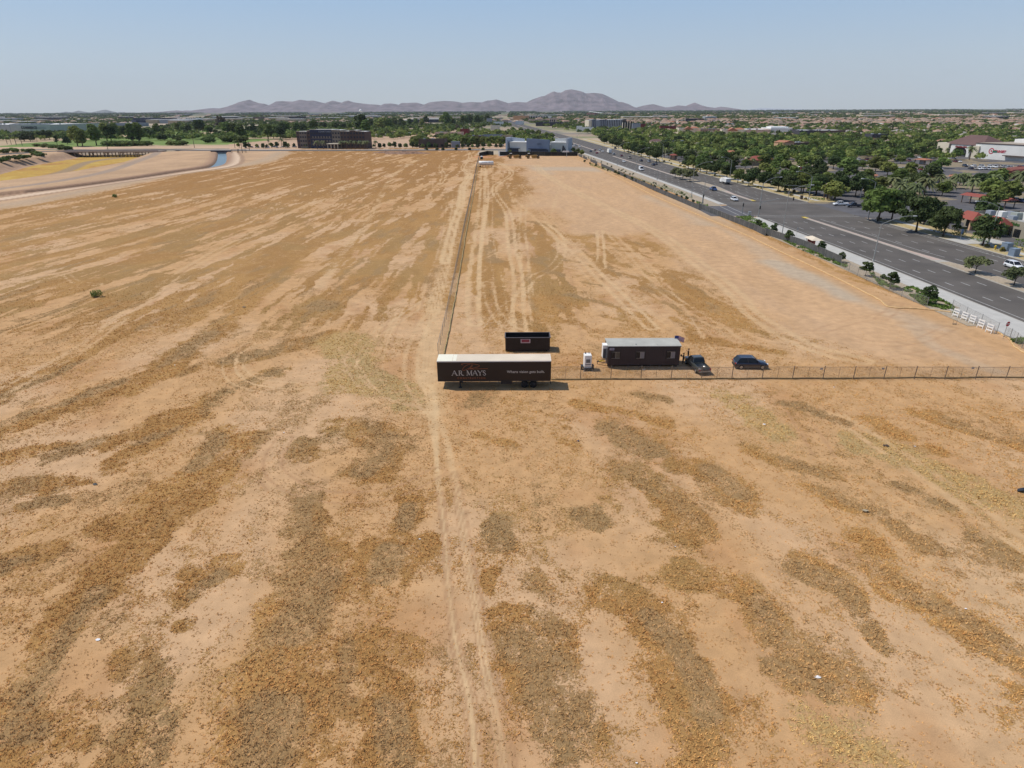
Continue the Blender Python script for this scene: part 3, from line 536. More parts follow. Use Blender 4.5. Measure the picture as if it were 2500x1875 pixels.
# ---------------------------------------------------------------- dry grass tufts standing on the field (nobody could count them)
rng_ = np.random.default_rng(5)
def tufts(n, y0, y1, size):
    y = y0+(y1-y0)*rng_.random(n*4)**1.0; x = (rng_.random(n*4)*2-1)*(y*.86+22)
    s_, v_, d_, z_ = paint(x, y)
    pr = d_**1.3*(1 if y1 < 100 else np.clip(1.15-(y-y0)/(y1-y0)*1.15, 0, 1)); keep = rng_.random(len(x)) < pr
    x, y, v_, d_ = x[keep][:n], y[keep][:n], v_[keep][:n], d_[keep][:n]; k = len(x); nb = 5
    hgt_ = size*(.45+.9*rng_.random((k, 1)))*(.35+.8*d_[:, None])*np.ones((k, nb)); ang = rng_.random((k, nb))*6.283; lean = (.35+1.0*rng_.random((k, nb)))*hgt_
    bx = x[:, None]+.05*rng_.standard_normal((k, nb)); by = y[:, None]+.05*rng_.standard_normal((k, nb)); w = .018+.02*rng_.random((k, nb))
    ca, sa = np.cos(ang), np.sin(ang)
    p0 = np.stack([bx-sa*w, by+ca*w, np.zeros_like(bx)], -1); p1 = np.stack([bx+sa*w, by-ca*w, np.zeros_like(bx)], -1); p2 = np.stack([bx+ca*lean, by+sa*lean, hgt_], -1)
    co = np.stack([p0, p1, p2], 2).reshape(-1, 3)
    br = (1.25+1.35*rng_.random((k, 1, 1, 1)))*np.ones((k, nb, 3, 1)); col = np.clip((.72*v_[:, None, None, :]+.28*C(.27, .18, .085))*br*C(1.10, 1.02, .92), 0, .8)
    col = np.concatenate([col, np.ones(col.shape[:3]+(1,))], -1).reshape(-1, 4)
    return co, col
A = [tufts(62000, 20, 62, .12), tufts(52000, 62, 150, .15)]
co = np.concatenate([a[0] for a in A]); col = np.concatenate([a[1] for a in A]); fcs = np.arange(len(co)).reshape(-1, 3)
gm = bpy.data.materials.new('dry_grass_blades'); gm.use_nodes = True; _b = gm.node_tree.nodes['Principled BSDF']; _a = gm.node_tree.nodes.new('ShaderNodeAttribute'); _a.attribute_name = 'tint'
gm.node_tree.links.new(_a.outputs['Color'], _b.inputs['Base Color']); _b.inputs['Roughness'].default_value = .8; _b.inputs['Specular IOR Level'].default_value = .15
o = grid_numpy_mesh('dry_grass', co, fcs, [gm], {'tint': ('FLOAT_COLOR', col)}); tag(o, 'dry brown and straw coloured grass tufts scattered over the field', 'grass', kind='stuff')
# ---------------------------------------------------------------- haze
hb = MB(); hb.box((0, 9600, 397), (44000, 19800, 830))
hm = bpy.data.materials.new('haze_air'); hm.use_nodes = True; hn = hm.node_tree.nodes; hn.remove(hn['Principled BSDF']); pv = hn.new('ShaderNodeVolumePrincipled')
pv.inputs['Density'].default_value = 2.5e-5; pv.inputs['Color'].default_value = (.90, .96, 1, 1); pv.inputs['Anisotropy'].default_value = .0
hm.node_tree.links.new(pv.outputs[0], hn['Material Output'].inputs['Volume'])
o = hb.build('haze', hm); tag(o, 'pale haze in the air over the plain', 'haze', kind='stuff')
# ================================================================ construction site
DARK = mat('dark_brown_vinyl', (.016, .010, .010), .45, .06, .5, spec=.4); WHT = mat('white_paint', (.80, .78, .73), .5, .05, 1); CREAM = mat('cream_roof_sheet', (.66, .56, .42), .6, .07, .4)
RUB = mat('black_rubber', (.018, .018, .018), .85, .2, 4); STEEL = mat('galvanised_steel', (.42, .43, .43), .45, .1, 3, metal=.6); BLK = mat('black_steel', (.02, .02, .022), .55, .15, 2)
GLS = mat('dark_window_glass', (.012, .014, .018), .16, .1, 1, spec=.35); RIM = mat('alloy_rim', (.45, .45, .46), .35, .05, 4, metal=.8); COPPER = mat('copper_lettering', (.34, .11, .045), .5, .05, 3)
LETW = mat('pale_lettering', (.50, .47, .43), .6, .02, 3); RED = mat('red_paint', (.45, .03, .03), .5, .1, 2); YELM = mat('yellow_paint', (.62, .42, .04), .5, .12, 2); LITE = mat('red_lamp', (.4, .01, .01), .25, .05, 3); HLITE = mat('clear_lamp', (.75, .76, .78), .15, .05, 3)
def wheel(parent, x, y, r, w, inner=.6, name='wheel', rim=RIM, n=18):
    b = MB(); b.tube([(x, y-w/2, r), (x, y-w*.42, r), (x, y+w*.42, r), (x, y+w/2, r)], [r*.93, r, r, r*.93], n)
    o = b.build(name, RUB, parent, True)
    c = MB(); s = 1 if y > 0 else -1; ye = y+s*w/2
    c.tube([(x, ye-s*.05, r), (x, ye+s*.012, r)], [r*inner, r*inner*.94], 12); c.tube([(x, ye, r), (x, ye+s*.04, r)], [r*.2, r*.16], 8)
    c.build('rim', rim, o); return o
# ---- semi trailer
r = empty('semi_trailer', (-10.4, 81.3, 0)); tag(r, 'long dark brown box semi trailer with cream roof, parked across the end of the fence', 'semi trailer')
Lt = 15.8
b = MB(); b.box((Lt/2, 1.3, 2.63), (Lt, 2.6, 2.96)); b.build('body', DARK, r, bevel=.02)
b = MB(); b.box((Lt/2+1.05, 1.3, 4.135), (Lt-2.1, 2.62, .05)); b.build('roof', CREAM, r)
b = MB(); b.box((1.05, 1.3, 4.14), (2.1, 2.66, .06)); b.box((2.42, 1.3, 4.163), (.5, 2.5, .012)); tag(b.build('roof', mat('white_roof_sheet', (.78, .74, .58), .6, .04, 1), r), 'bright white front sheet of the roof')
b = MB()
for yy in (-.02, 2.62): b.box((Lt/2, yy, 4.09), (Lt+.04, .05, .14))
b.box((Lt+.02, 1.3, 4.09), (.05, 2.7, .14)); b.build('roof_rail', WHT, r)
b = MB()
for yy in (-.015, 2.615): b.box((Lt/2, yy, 1.16), (Lt, .04, .12)); b.box((8.2, yy-.004, 2.6), (.035, .02, 2.8))
for k in range(12): b.box((1+k*1.25, 1.3, 1.08), (.09, 2.4, .16))
b.build('frame', BLK, r)
b = MB()
for yy in (.35, 2.25): b.box((3.1, yy, .72), (.22, .16, .75)); b.box((3.1, yy, .3), (.16, .12, .4)); b.box((3.1, yy, .05), (.45, .35, .07))
b.box((3.1, 1.3, .75), (.08, 1.9, .1)); b.box((3.5, .35, .8), (.9, .06, .06)); b.build('landing_gear', BLK, r)
for xx in (12.15, 13.4):
    for yy in (.32, 2.28): wheel(r, xx, yy, .5, .5, .55, rim=BLK)
    b = MB(); b.tube([(xx, .3, .5), (xx, 2.3, .5)], .08, 8); b.build('axle', BLK, r)
b = MB(); b.box((12.8, 1.3, .85), (2.9, 1.1, .2)); b.box((12.15, 1.3, .72), (.2, 1, .3)); b.box((13.4, 1.3, .72), (.2, 1, .3)); b.build('bogie', BLK, r)
b = MB(); b.box((Lt+.03, 1.3, .62), (.08, 2.3, .12)); b.box((Lt+.03, .7, .85), (.06, .08, .5)); b.box((Lt+.03, 1.9, .85), (.06, .08, .5)); b.build('rear_bumper', BLK, r)
b = MB()
for k in range(2): b.box((Lt+.025, .66+k*1.28, 2.6), (.03, 1.24, 2.75))
b.build('rear_door', DARK, r)
b = MB(); b.box((9.6, .12, .85), (1.6, .04, .42)); b.build('tool_box', BLK, r)
FR = (math.pi/2, 0, 0)
# serif lettering: strokes with slabs
def serif(parent, x, z, h, s):
    G = {'A': ([((0, 0), (.42, 1), .07), ((.42, 1), (.86, 0), .14), ((.2, .36), (.66, .36), .06)], [(0, 0), (.86, 0)], .95), '.': ([((.06, .0), (.06, .13), .13)], [], .26),
         'R': ([((.12, 0), (.12, 1), .14), ((.12, .95), (.42, .95), .08), ((.42, .95), (.58, .75), .12), ((.58, .75), (.42, .5), .12), ((.42, .5), (.12, .5), .07), ((.38, .5), (.72, 0), .13)], [(.12, 0), (.12, 1), (.74, 0)], .84),
         'M': ([((.1, 0), (.14, 1), .07), ((.16, 1), (.52, .08), .14), ((.52, .08), (.9, 1), .07), ((.9, 1), (.94, 0), .14)], [(.1, 0), (.94, 0), (.12, 1), (.94, 1)], 1.12),
         'Y': ([((.03, 1), (.4, .48), .14), ((.8, 1), (.42, .48), .07), ((.41, .5), (.41, 0), .14)], [(.03, 1), (.8, 1), (.41, 0)], .86),
         'S': ([((.58, .82), (.36, .98), .09), ((.36, .98), (.12, .86), .1), ((.12, .86), (.14, .64), .13), ((.14, .64), (.52, .4), .15), ((.52, .4), (.58, .16), .13), ((.58, .16), (.34, .01), .09), ((.34, .01), (.06, .2), .09)], [], .66), ' ': ([], [], .34)}
    b = MB()
    for ch in s:
        stx, sl, adv = G[ch]
        for (x0, z0), (x1, z1), w in stx:
            d = Vector((x1-x0, z1-z0)); n = Vector((-d.y, d.x)).normalized()*w*.5 if d.length > 0 else Vector((w*.5, 0)); q = [(x0+n.x, z0+n.y), (x1+n.x, z1+n.y), (x1-n.x, z1-n.y), (x0-n.x, z0-n.y)]
            b.xprism([(x+a*h, z+c*h) for a, c in q], -.022, -.012)
        for (sx, sz) in sl:
            zz = sz-.05*(sz > .5)*1; b.xprism([(x+(sx-.15)*h, z+zz*h), (x+(sx+.15)*h, z+zz*h), (x+(sx+.15)*h, z+(zz+.055)*h), (x+(sx-.15)*h, z+(zz+.055)*h)], -.0235, -.0225)
        x += adv*h
    o = b.build('lettering', LETW, parent); return x
b0 = serif(r, 2.05, 1.98, .76, 'A.R. MAYS')
text_mesh('lettering', 'CONSTRUCTION', .36, COPPER, r, (4.72, -.015, 1.58), FR, extrude=.006, bold=.002, spacing=1.55)
text_mesh('lettering', 'Where vision gets built.', .52, LETW, r, (9.7, -.015, 2.5), FR, align='LEFT', extrude=.006, bold=.008, spacing=1.04)
b = MB()   # copper signature flourish
def LX(q): return [(2.9+(a-600)/100*.68+.35, -.018, 3.82-(c-370)/100*.53) for a, c in q]
b.tube(smoothline([(p[0], p[1], p[2]) for p in LX([(660, 415), (625, 405), (635, 382), (740, 375), (900, 395), (985, 430), (965, 470), (850, 505), (800, 530), (900, 528), (1060, 524), (1160, 522)])], 5), .035, 5)
b.tube(smoothline([(p[0], p[1], p[2]) for p in LX([(800, 395), (720, 430), (660, 500), (640, 555), (670, 570), (740, 530), (800, 480), (830, 420), (845, 440), (790, 520), (760, 545), (800, 510), (850, 520), (870, 545)])], 5), .03, 5)
b.build('logo', COPPER, r)
# ---- roll-off container
r = empty('waste_container', (-1.05, 95.9, 0)); tag(r, 'open black roll-off waste container with a red and white sign, behind the long trailer', 'dumpster')
GRYB = mat('charcoal_steel', (.026, .021, .020), .5, .15, 1.2)
b = MB(); Lc, Wc, Hc = 7.2, 2.5, 2.42; th = .09
b.box((Lc/2, th/2, .2+(Hc-.2)/2), (Lc, th, Hc-.2)); b.box((Lc/2, Wc-th/2, .2+(Hc-.2)/2), (Lc, th, Hc-.2)); b.box((th/2, Wc/2, .2+(Hc-.2)/2), (th, Wc-2*th, Hc-.2)); b.box((Lc/2, Wc/2, .24), (Lc-2*th, Wc-2*th, .08)); b.build('body', GRYB, r)
b = MB(); b.box((Lc-th/2, Wc/2, .25+(Hc-.2)/2), (th, Wc-2*th-.02, Hc-.3)); b.build('door', GRYB, r)
b = MB()
for yy in (-.03, Wc+.03): b.box((Lc/2, yy, Hc), (Lc+.14, .13, .1202))
for xx in (-.04, Lc+.04): b.box((xx, Wc/2, Hc-.002), (.13, Wc-.08, .12))
tag(b.build('rim_rail', mat('worn_grey_steel', (.11, .10, .10), .5, .2, 2), r), 'grey worn top rail')
for yy in (.6, Wc-.6): b = MB(); b.box((Lc/2, yy, .1), (Lc, .15, .2)); b.build('skid', BLK, r)
for xx in (.5, Lc-.5):
    for yy in (.25, Wc-.25):
        b = MB(); b.tube([(xx, yy-.1, .13), (xx, yy+.1, .13)], .13, 10); b.build('roller', BLK, r)
for k in range(9):
    for yy in (-.035, Wc+.035): b = MB(); b.box((.45+k*.79, yy, 1.2), (.07, .05, 2.0)); b.build('rib', GRYB, r)
b = MB(); b.box((3.25, -.075, 1.86), (1.56, .03, .68)); sg = b.build('sign', mat('pinkish_white_sign', (.50, .40, .42), .6, .05, 2), r)
b = MB(); b.box((3.25, -.095, 1.9), (1.24, .01, .46)); b.build('panel', mat('faded_red_panel', (.27, .05, .07), .6, .3, 6), sg)
# ---- office trailer
r = empty('office_trailer', (14.45, 88.6, 0)); tag(r, 'dark brown mobile site office with grey roof and three windows', 'site office'); Lo, Wo = 10.8, 3.4
OB = mat('brown_siding', (.045, .033, .034), .6, .08, .8); OR = mat('grey_green_roof_membrane', (.40, .39, .34), .8, .12, .5)
b = MB(); b.box((Lo/2, Wo/2, 1.95), (Lo, Wo, 2.9)); b.build('body', OB, r)
b = MB()
for k in range(36):
    b.box((.3+k*.297, -.012, 1.95), (.02, .02, 2.85))
b.build('siding_batten', OB, r)
b = MB(); b.xprism([(-.06, 3.40), (Lo+.06, 3.40), (Lo+.06, 3.6), (-.06, 3.6)], -.06, Wo+.06); b.build('fascia', BLK, r)
b = MB(); b.add([(-.1, -.1, 3.61), (Lo+.1, -.1, 3.61), (Lo+.1, Wo/2, 3.78), (-.1, Wo/2, 3.78), (Lo+.1, Wo+.1, 3.61), (-.1, Wo+.1, 3.61)], [(0, 1, 2, 3), (3, 2, 4, 5), (0, 3, 5), (1, 4, 2)])
for k in (3.6, 7.3): b.box((k, Wo/2, 3.75), (.05, Wo*.9, .012))
b.box((4.15, .45, 3.72), (.14, .14, .12)); ro = b.build('roof', OR, r); b = MB(); b.box((Lo/2, -.085, 3.58), (Lo+.2, .02, .09)); b.box((-.08, Wo/2, 3.58), (.02, Wo+.2, .09)); b.build('drip_edge', mat('pale_trim', (.6, .6, .56), .5), ro)
for xx, tone in ((1.15, 0), (4.85, 1), (9.45, 1)):
    b = MB()
    for (cx, cz, dx, dz) in ((xx, 2.72, 1.42, .09), (xx, 1.58, 1.42, .09), (xx-.67, 2.15, .09, 1.05), (xx+.67, 2.15, .09, 1.05)): b.box((cx, -.04, cz), (dx, .07, dz))
    w = b.build('window', BLK, r)
    b = MB(); b.box((xx-.3, -.02, 2.15), (.62, .02, 1.02)); b.build('pane', GLS, w)
    b = MB(); b.box((xx+.31, -.025, 2.15), (.60, .02, 1.02)); b.build('blind', mat('window_blind_pale', (.22, .20, .20), .6, .2, 9) if tone else mat('window_blind_brown', (.10, .085, .06), .6, .2, 5), w)
    b = MB(); b.box((xx, -.05, 2.15), (.05, .05, 1.05)); b.box((xx, -.052, 1.64), (1.26, .03, .035)); b.box((xx, -.052, 2.66), (1.26, .03, .03)); b.build('frame', mat('aluminium_frame', (.40, .39, .37), .4, .05, 2, metal=.4), w)
b = MB(); b.box((.52, -.04, 3.12), (.68, .02, .34)); sg = b.build('sign', mat('lilac_sign', (.45, .42, .50), .6, .05, 2), r)
text_mesh('lettering', 'WSM', .22, BLK, sg, (.52, -.055, 3.12), FR, extrude=.004, bold=.01)
b = MB(); b.box((-.38, 1.1, 2.45), (.72, 1.1, 2.0)); b.box((-.38, 1.1, 3.47), (.78, 1.15, .06)); ac = b.build('air_conditioner', WHT, r)
b = MB(); b.box((-.38, .535, 2.25), (.6, .02, 1.45)); b.box((-.38, .52, 1.5), (.6, .02, .25)); b.build('grille', mat('dark_grille', (.08, .08, .085), .6), ac)
b = MB(); b.tube([(-.2, .45, 3.2), (-.2, .45, .6)], .05, 6); b.build('downpipe', mat('grey_pipe', (.35, .35, .34), .5), r)
b = MB(); b.tube([(0, .9, .5), (-1.4, 1.7, .48)], .06, 5); b.tube([(0, 2.5, .5), (-1.4, 1.7, .48)], .06, 5); b.tube([(-1.3, 1.7, .5), (-1.3, 1.7, .05)], .05, 6); b.build('hitch', BLK, r)
b = MB(); b.tube([(-.9, 1.5, .55), (-.5, 1.3, .75), (-.3, 1.3, .6)], .06, 6); b.box((-.95, 1.55, .6), (.25, .2, .12)); b.build('hitch_lock', YELM, r)
for xx in (5.0, 6.2):
    for yy in (.25, Wo-.25): wheel(r, xx, yy, .36, .22)
for xx in (.8, 3.2, 8, 10.4):
    for yy in (.4, Wo-.4): b = MB(); b.box((xx, yy, .25), (.4, .25, .5)); b.build('support_block', mat('dark_block', (.06, .055, .05)), r)
b = MB(); b.box((Lo/2, Wo/2, .46), (Lo-.1, Wo-.3, .12)); b.build('chassis', BLK, r)
b = MB(); b.box((Lo+.02, 1.9, 1.55), (.04, .95, 2.05)); dr = b.build('door', mat('pale_door', (.55, .52, .48), .5), r); b = MB(); b.box((Lo+.06, 2.25, 1.5), (.04, .06, .14)); b.build('handle', STEEL, dr)
# ---- flag
r = empty('flag', (25.0, 91.6, 0)); tag(r, 'american flag flying on a pole at the far corner of the site office roof', 'flag')
b = MB(); b.tube([(0, 0, 0), (0, 0, 4.2)], .03, 6); b.build('pole', STEEL, r)
FWd, FHt = 1.55, .82
def flagpt(u, v): return (u*FWd, .10*math.sin(u*7+v)*u, 4.12-v*FHt-.30*u*u+.05*math.sin(u*5))
FRD = mat('flag_red', (.50, .06, .07), .8); FWH = mat('flag_white', (.75, .70, .70), .8); FBL = mat('flag_blue', (.05, .06, .2), .8)
for nm, sel, m_ in (('red_stripe', 0, FRD), ('white_stripe', 1, FWH)):
    for s_ in range(sel, 13, 2):
        b = MB(); u0 = .4 if s_ < 7 else 0; n = 8; vs = []
        for i in range(n+1):
            u = u0+(1-u0)*i/n; a = flagpt(u, s_/13); c = flagpt(u, (s_+1)/13); vs += [a, c]
        b.add(vs, [(2*i, 2*i+1, 2*i+3, 2*i+2) for i in range(n)]); b.build('stripe', m_, r)
b = MB(); vs = []
for i in range(5): vs += [flagpt(.4*i/4, 0), flagpt(.4*i/4, 7/13)]
b.add(vs, [(2*i, 2*i+1, 2*i+3, 2*i+2) for i in range(4)]); b.build('canton', FBL, r)
# ---- towable generator
r = empty('generator', (11.35, 88.3, 0), math.radians(4)); tag(r, 'white towable generator cabinet between the long trailer and the site office', 'generator')
b = MB(); b.box((0, 0, 1.42), (1.05, 1.25, 2.0)); b.build('cabinet', WHT, r, bevel=.04)
b = MB(); b.box((0, -.635, 1.55), (.62, .02, .55)); b.box((0, -.64, 1.0), (.8, .02, .12)); b.build('control_panel', mat('grey_panel', (.16, .16, .15), .6), r)
b = MB(); b.tube([(.25, .3, 2.42), (.25, .3, 2.65)], .05, 8); b.build('exhaust', BLK, r); b = MB(); b.tube([(-.3, .3, 2.42), (-.3, .3, 2.6)], .09, 8); b.build('lifting_eye', BLK, r)
b = MB(); b.box((0, 0, .38), (1.3, 1.7, .16)); b.tube([(-.4, .85, .38), (0, 2.0, .38)], .05, 5); b.tube([(.4, .85, .38), (0, 2.0, .38)], .05, 5); b.build('chassis', BLK, r)
for yy in (-.85, .85):
    q = MB(); q.tube([(yy-.1, -.05, .3), (yy+.1, -.05, .3)], .3, 14); w = q.build('wheel', RUB, r, True); q = MB(); q.tube([(yy-.11, -.05, .3), (yy+.11, -.05, .3)], .15, 10); q.build('rim', RIM, w)
for yy in (-.85, .85): b = MB(); b.box((yy, -.05, .66), (.26, .8, .05)); b.build('mudguard', BLK, r)
for sx in (-.62, .62):
    b = MB(); b.tube([(sx, -.85, .4), (sx, -.85, .03)], .04, 6); b.box((sx, -.85, .02), (.2, .2, .03)); b.build('jack', STEEL, r)
# ---- cars
def car(name, kind, paint, loc, rz, label, cat, group=None, big=False):
    "kind: sedan, suv, pickup, van. front towards +x"
    P_ = {'sedan': (4.7, 1.82, 1.45), 'suv': (4.95, 1.95, 1.75), 'pickup': (5.8, 2.0, 1.9), 'van': (5.9, 2.0, 2.5)}[kind]; L, Wd, Ht = P_
    prof = {'sedan': [(0, .45), (.02, .80), (.10, .93), (.20, .96), (.70, .93), (.96, .74), (1, .50)], 'suv': [(0, .45), (.0, .95), (.04, 1.08), (.20, 1.08), (.72, 1.05), (.97, .88), (1, .55)],
            'pickup': [(0, .6), (0, 1.12), (.38, 1.14), (.42, 1.14), (.70, 1.15), (.98, 1.02), (1, .62)], 'van': [(0, .45), (0, 1.15), (.1, 1.25), (.6, 1.25), (.84, 1.18), (.98, .95), (1, .5)]}[kind]
    cab = {'sedan': (.12, .24, .56, .74), 'suv': (.03, .13, .56, .73), 'pickup': (.40, .44, .64, .76), 'van': (.0, .01, .76, .86)}[kind]
    belt = {'sedan': .93, 'suv': 1.06, 'pickup': 1.14, 'van': 1.22}[kind]
    r = empty(name, loc, rz); tag(r, label, cat, group)
    X = lambda t: (t-.5)*L
    # body: sections across with rounded shoulders
    b = MB(); zb = .28 if kind != 'pickup' else .42; n = len(prof); secs = []
    xs = [0, .012, .05, .12, .2, .3, .38, .42, .5, .6, .72, .8, .88, .95, .985, 1.0]
    for t in xs:
        zt = float(np.interp(t, [p[0] for p in prof], [p[1] for p in prof])); e = min(t, 1-t); w = Wd/2*(1-.16*math.exp(-e*28)); zt2 = zt-(.0 if 0 < t < 1 else .08)
        secs.append([(X(t), -w*.94, zb), (X(t), -w, zb+.14), (X(t), -w, zt2*.78), (X(t), -w*.95, zt2-.05), (X(t), -w*.84, zt2), (X(t), w*.84, zt2), (X(t), w*.95, zt2-.05), (X(t), w, zt2*.78), (X(t), w, zb+.14), (X(t), w*.94, zb)])
    vs = [p for s in secs for p in s]; k = 10; fs = [(i*k+j, i*k+(j+1) % k, (i+1)*k+(j+1) % k, (i+1)*k+j) for i in range(len(xs)-1) for j in range(k)]+[tuple(range(k-1, -1, -1)), tuple((len(xs)-1)*k+j for j in range(k))]
    if kind == 'pickup': fs = [f for f in fs if not (len(f) == 4 and f[0] % 10 == 4 and f[0]//10 in (1, 2, 3, 4, 5))]
    b.add(vs, fs)
    if kind == 'pickup':
        b.add([(X(.02), -.78, 1.12), (X(.39), -.78, 1.12), (X(.39), .78, 1.12), (X(.02), .78, 1.12), (X(.02), -.78, .72), (X(.39), -.78, .72), (X(.39), .78, .72), (X(.02), .78, .72)], [(4, 5, 6, 7), (0, 1, 5, 4), (1, 2, 6, 5), (2, 3, 7, 6), (3, 0, 4, 7)])
    # wheel arches as dark discs are part of the tyres' housings
    body = b.build('body', paint, r, True)
    a0, a1, a2, a3 = cab; wl_, wt = Wd/2*.93, Wd/2*.74; zt = Ht
    b = MB(); gl = [(X(a0), -wl_, belt-.02), (X(a3), -wl_, belt-.02), (X(a3), wl_, belt-.02), (X(a0), wl_, belt-.02), (X(a1), -wt, zt-.05), (X(a2), -wt, zt-.05), (X(a2), wt, zt-.05), (X(a1), wt, zt-.05)]
    b.add(gl, [(0, 1, 5, 4), (1, 2, 6, 5), (2, 3, 7, 6), (3, 0, 4, 7), (4, 5, 6, 7)]); b.build('windows', GLS if kind != 'van' else GLS, r)
    b = MB(); x1, x2 = X(a1)-.03, X(a2)+.03; b.add([(x1, -wt-.02, zt-.06), (x2, -wt-.02, zt-.06), (x2, wt+.02, zt-.06), (x1, wt+.02, zt-.06), (x1+.15, -wt+.14, zt+.02), (x2-.25, -wt+.14, zt+.02), (x2-.25, wt-.14, zt+.02), (x1+.15, wt-.14, zt+.02)], [(4, 5, 6, 7), (0, 1, 5, 4), (1, 2, 6, 5), (2, 3, 7, 6), (3, 0, 4, 7), (3, 2, 1, 0)])
    if kind == 'van':
        for s in (-1, 1): b.add([(X(0), s*(wl_+.012), belt-.05), (X(.60), s*(wl_+.012), belt-.05), (X(.60), s*(wt+.012), zt-.05), (X(.0), s*(wt+.012), zt-.05)], [(0, 1, 2, 3)])
        b.add([(X(0)-.01, -wl_, belt-.05), (X(0)-.01, wl_, belt-.05), (X(0)-.01, wt, zt-.05), (X(0)-.01, -wt, zt-.05)], [(0, 1, 2, 3)])
    # pillars
    for s in (-1, 1):
        for t0, t1, wd in ((a0, a1, .05), (a3, a2, .05), ((a0+a3)/2, (a1+a2)/2, .035)):
            b.tube([(X(t0), s*(wl_+.005), belt-.02), (X(t1), s*(wt+.005), zt-.04)], wd, 4)
    b.build('roof', paint, r)
    for (t, s) in ((.18, -1), (.18, 1), (.815, -1), (.815, 1)):
        rr = .33 if kind == 'sedan' else .38; wheel(r, X(t), s*(Wd/2-.10), rr, .24, n=14)
    for s in (-1, 1):
        q = MB(); q.box((X(.972), s*Wd*.35, .68 if kind == 'sedan' else .80), (.16, .34, .13)); q.build('headlight', HLITE, r)
        q = MB(); q.box((X(.008), s*Wd*.40, .80 if kind == 'sedan' else .92), (.10, .22, .16 if kind != 'pickup' else .34)); q.build('tail_light', LITE, r)
        q = MB(); q.box((X(a3)-.28, s*(Wd/2+.06), belt+.06), (.12, .2, .12)); q.build('mirror', paint if big else BLK, r)
    for bx_, bz_ in ((X(.0)+.02, .5 if kind != 'pickup' else .62), (X(1)-.03, .48)): q = MB(); q.box((bx_, 0, bz_), (.12, Wd*.85, .17)); q.build('bumper', BLK if kind != 'pickup' else STEEL, r)
    if big:
        for s in (-1, 1): q = MB(); q.box((0, s*(Wd/2+.005), zb+.06), (L*.5, .05, .12)); q.build('sill', BLK, r)
        if kind == 'suv':
            for s in (-1, 1): q = MB(); q.tube([(X(a1)+.1, s*(wt-.08), zt+.05), (X(a2)-.25, s*(wt-.08), zt+.05)], .025, 5); q.build('roof_rail', STEEL, r)
    return r
def paintm(nm, c): return mat('car_paint_'+nm, c, .3, .03, 1, spec=.6, coat=.7)
PT = {'black': paintm('black', (.012, .013, .02)), 'navy': paintm('navy', (.008, .011, .026)), 'olive': paintm('olive', (.045, .048, .042)), 'white': paintm('white', (.75, .75, .74)), 'silver': paintm('silver', (.38, .39, .40)), 'grey': paintm('grey', (.12, .125, .13)),
      'red': paintm('red', (.30, .02, .02)), 'maroon': paintm('maroon', (.12, .015, .02)), 'blue': paintm('blue', (.02, .06, .20)), 'tan': paintm('tan', (.36, .31, .24))}
g = P(1690, 917); car('pickup_truck', 'pickup', PT['olive'], (27.95, 88.5, 0), math.radians(98), 'dark olive pickup truck seen from its tailgate beside the site office', 'pickup truck', big=True)
car('parked_car', 'suv', PT['navy'], (36.1, 88.8, 0), math.radians(-2), 'dark blue estate SUV parked on the dirt right of the pickup', 'car', big=True)
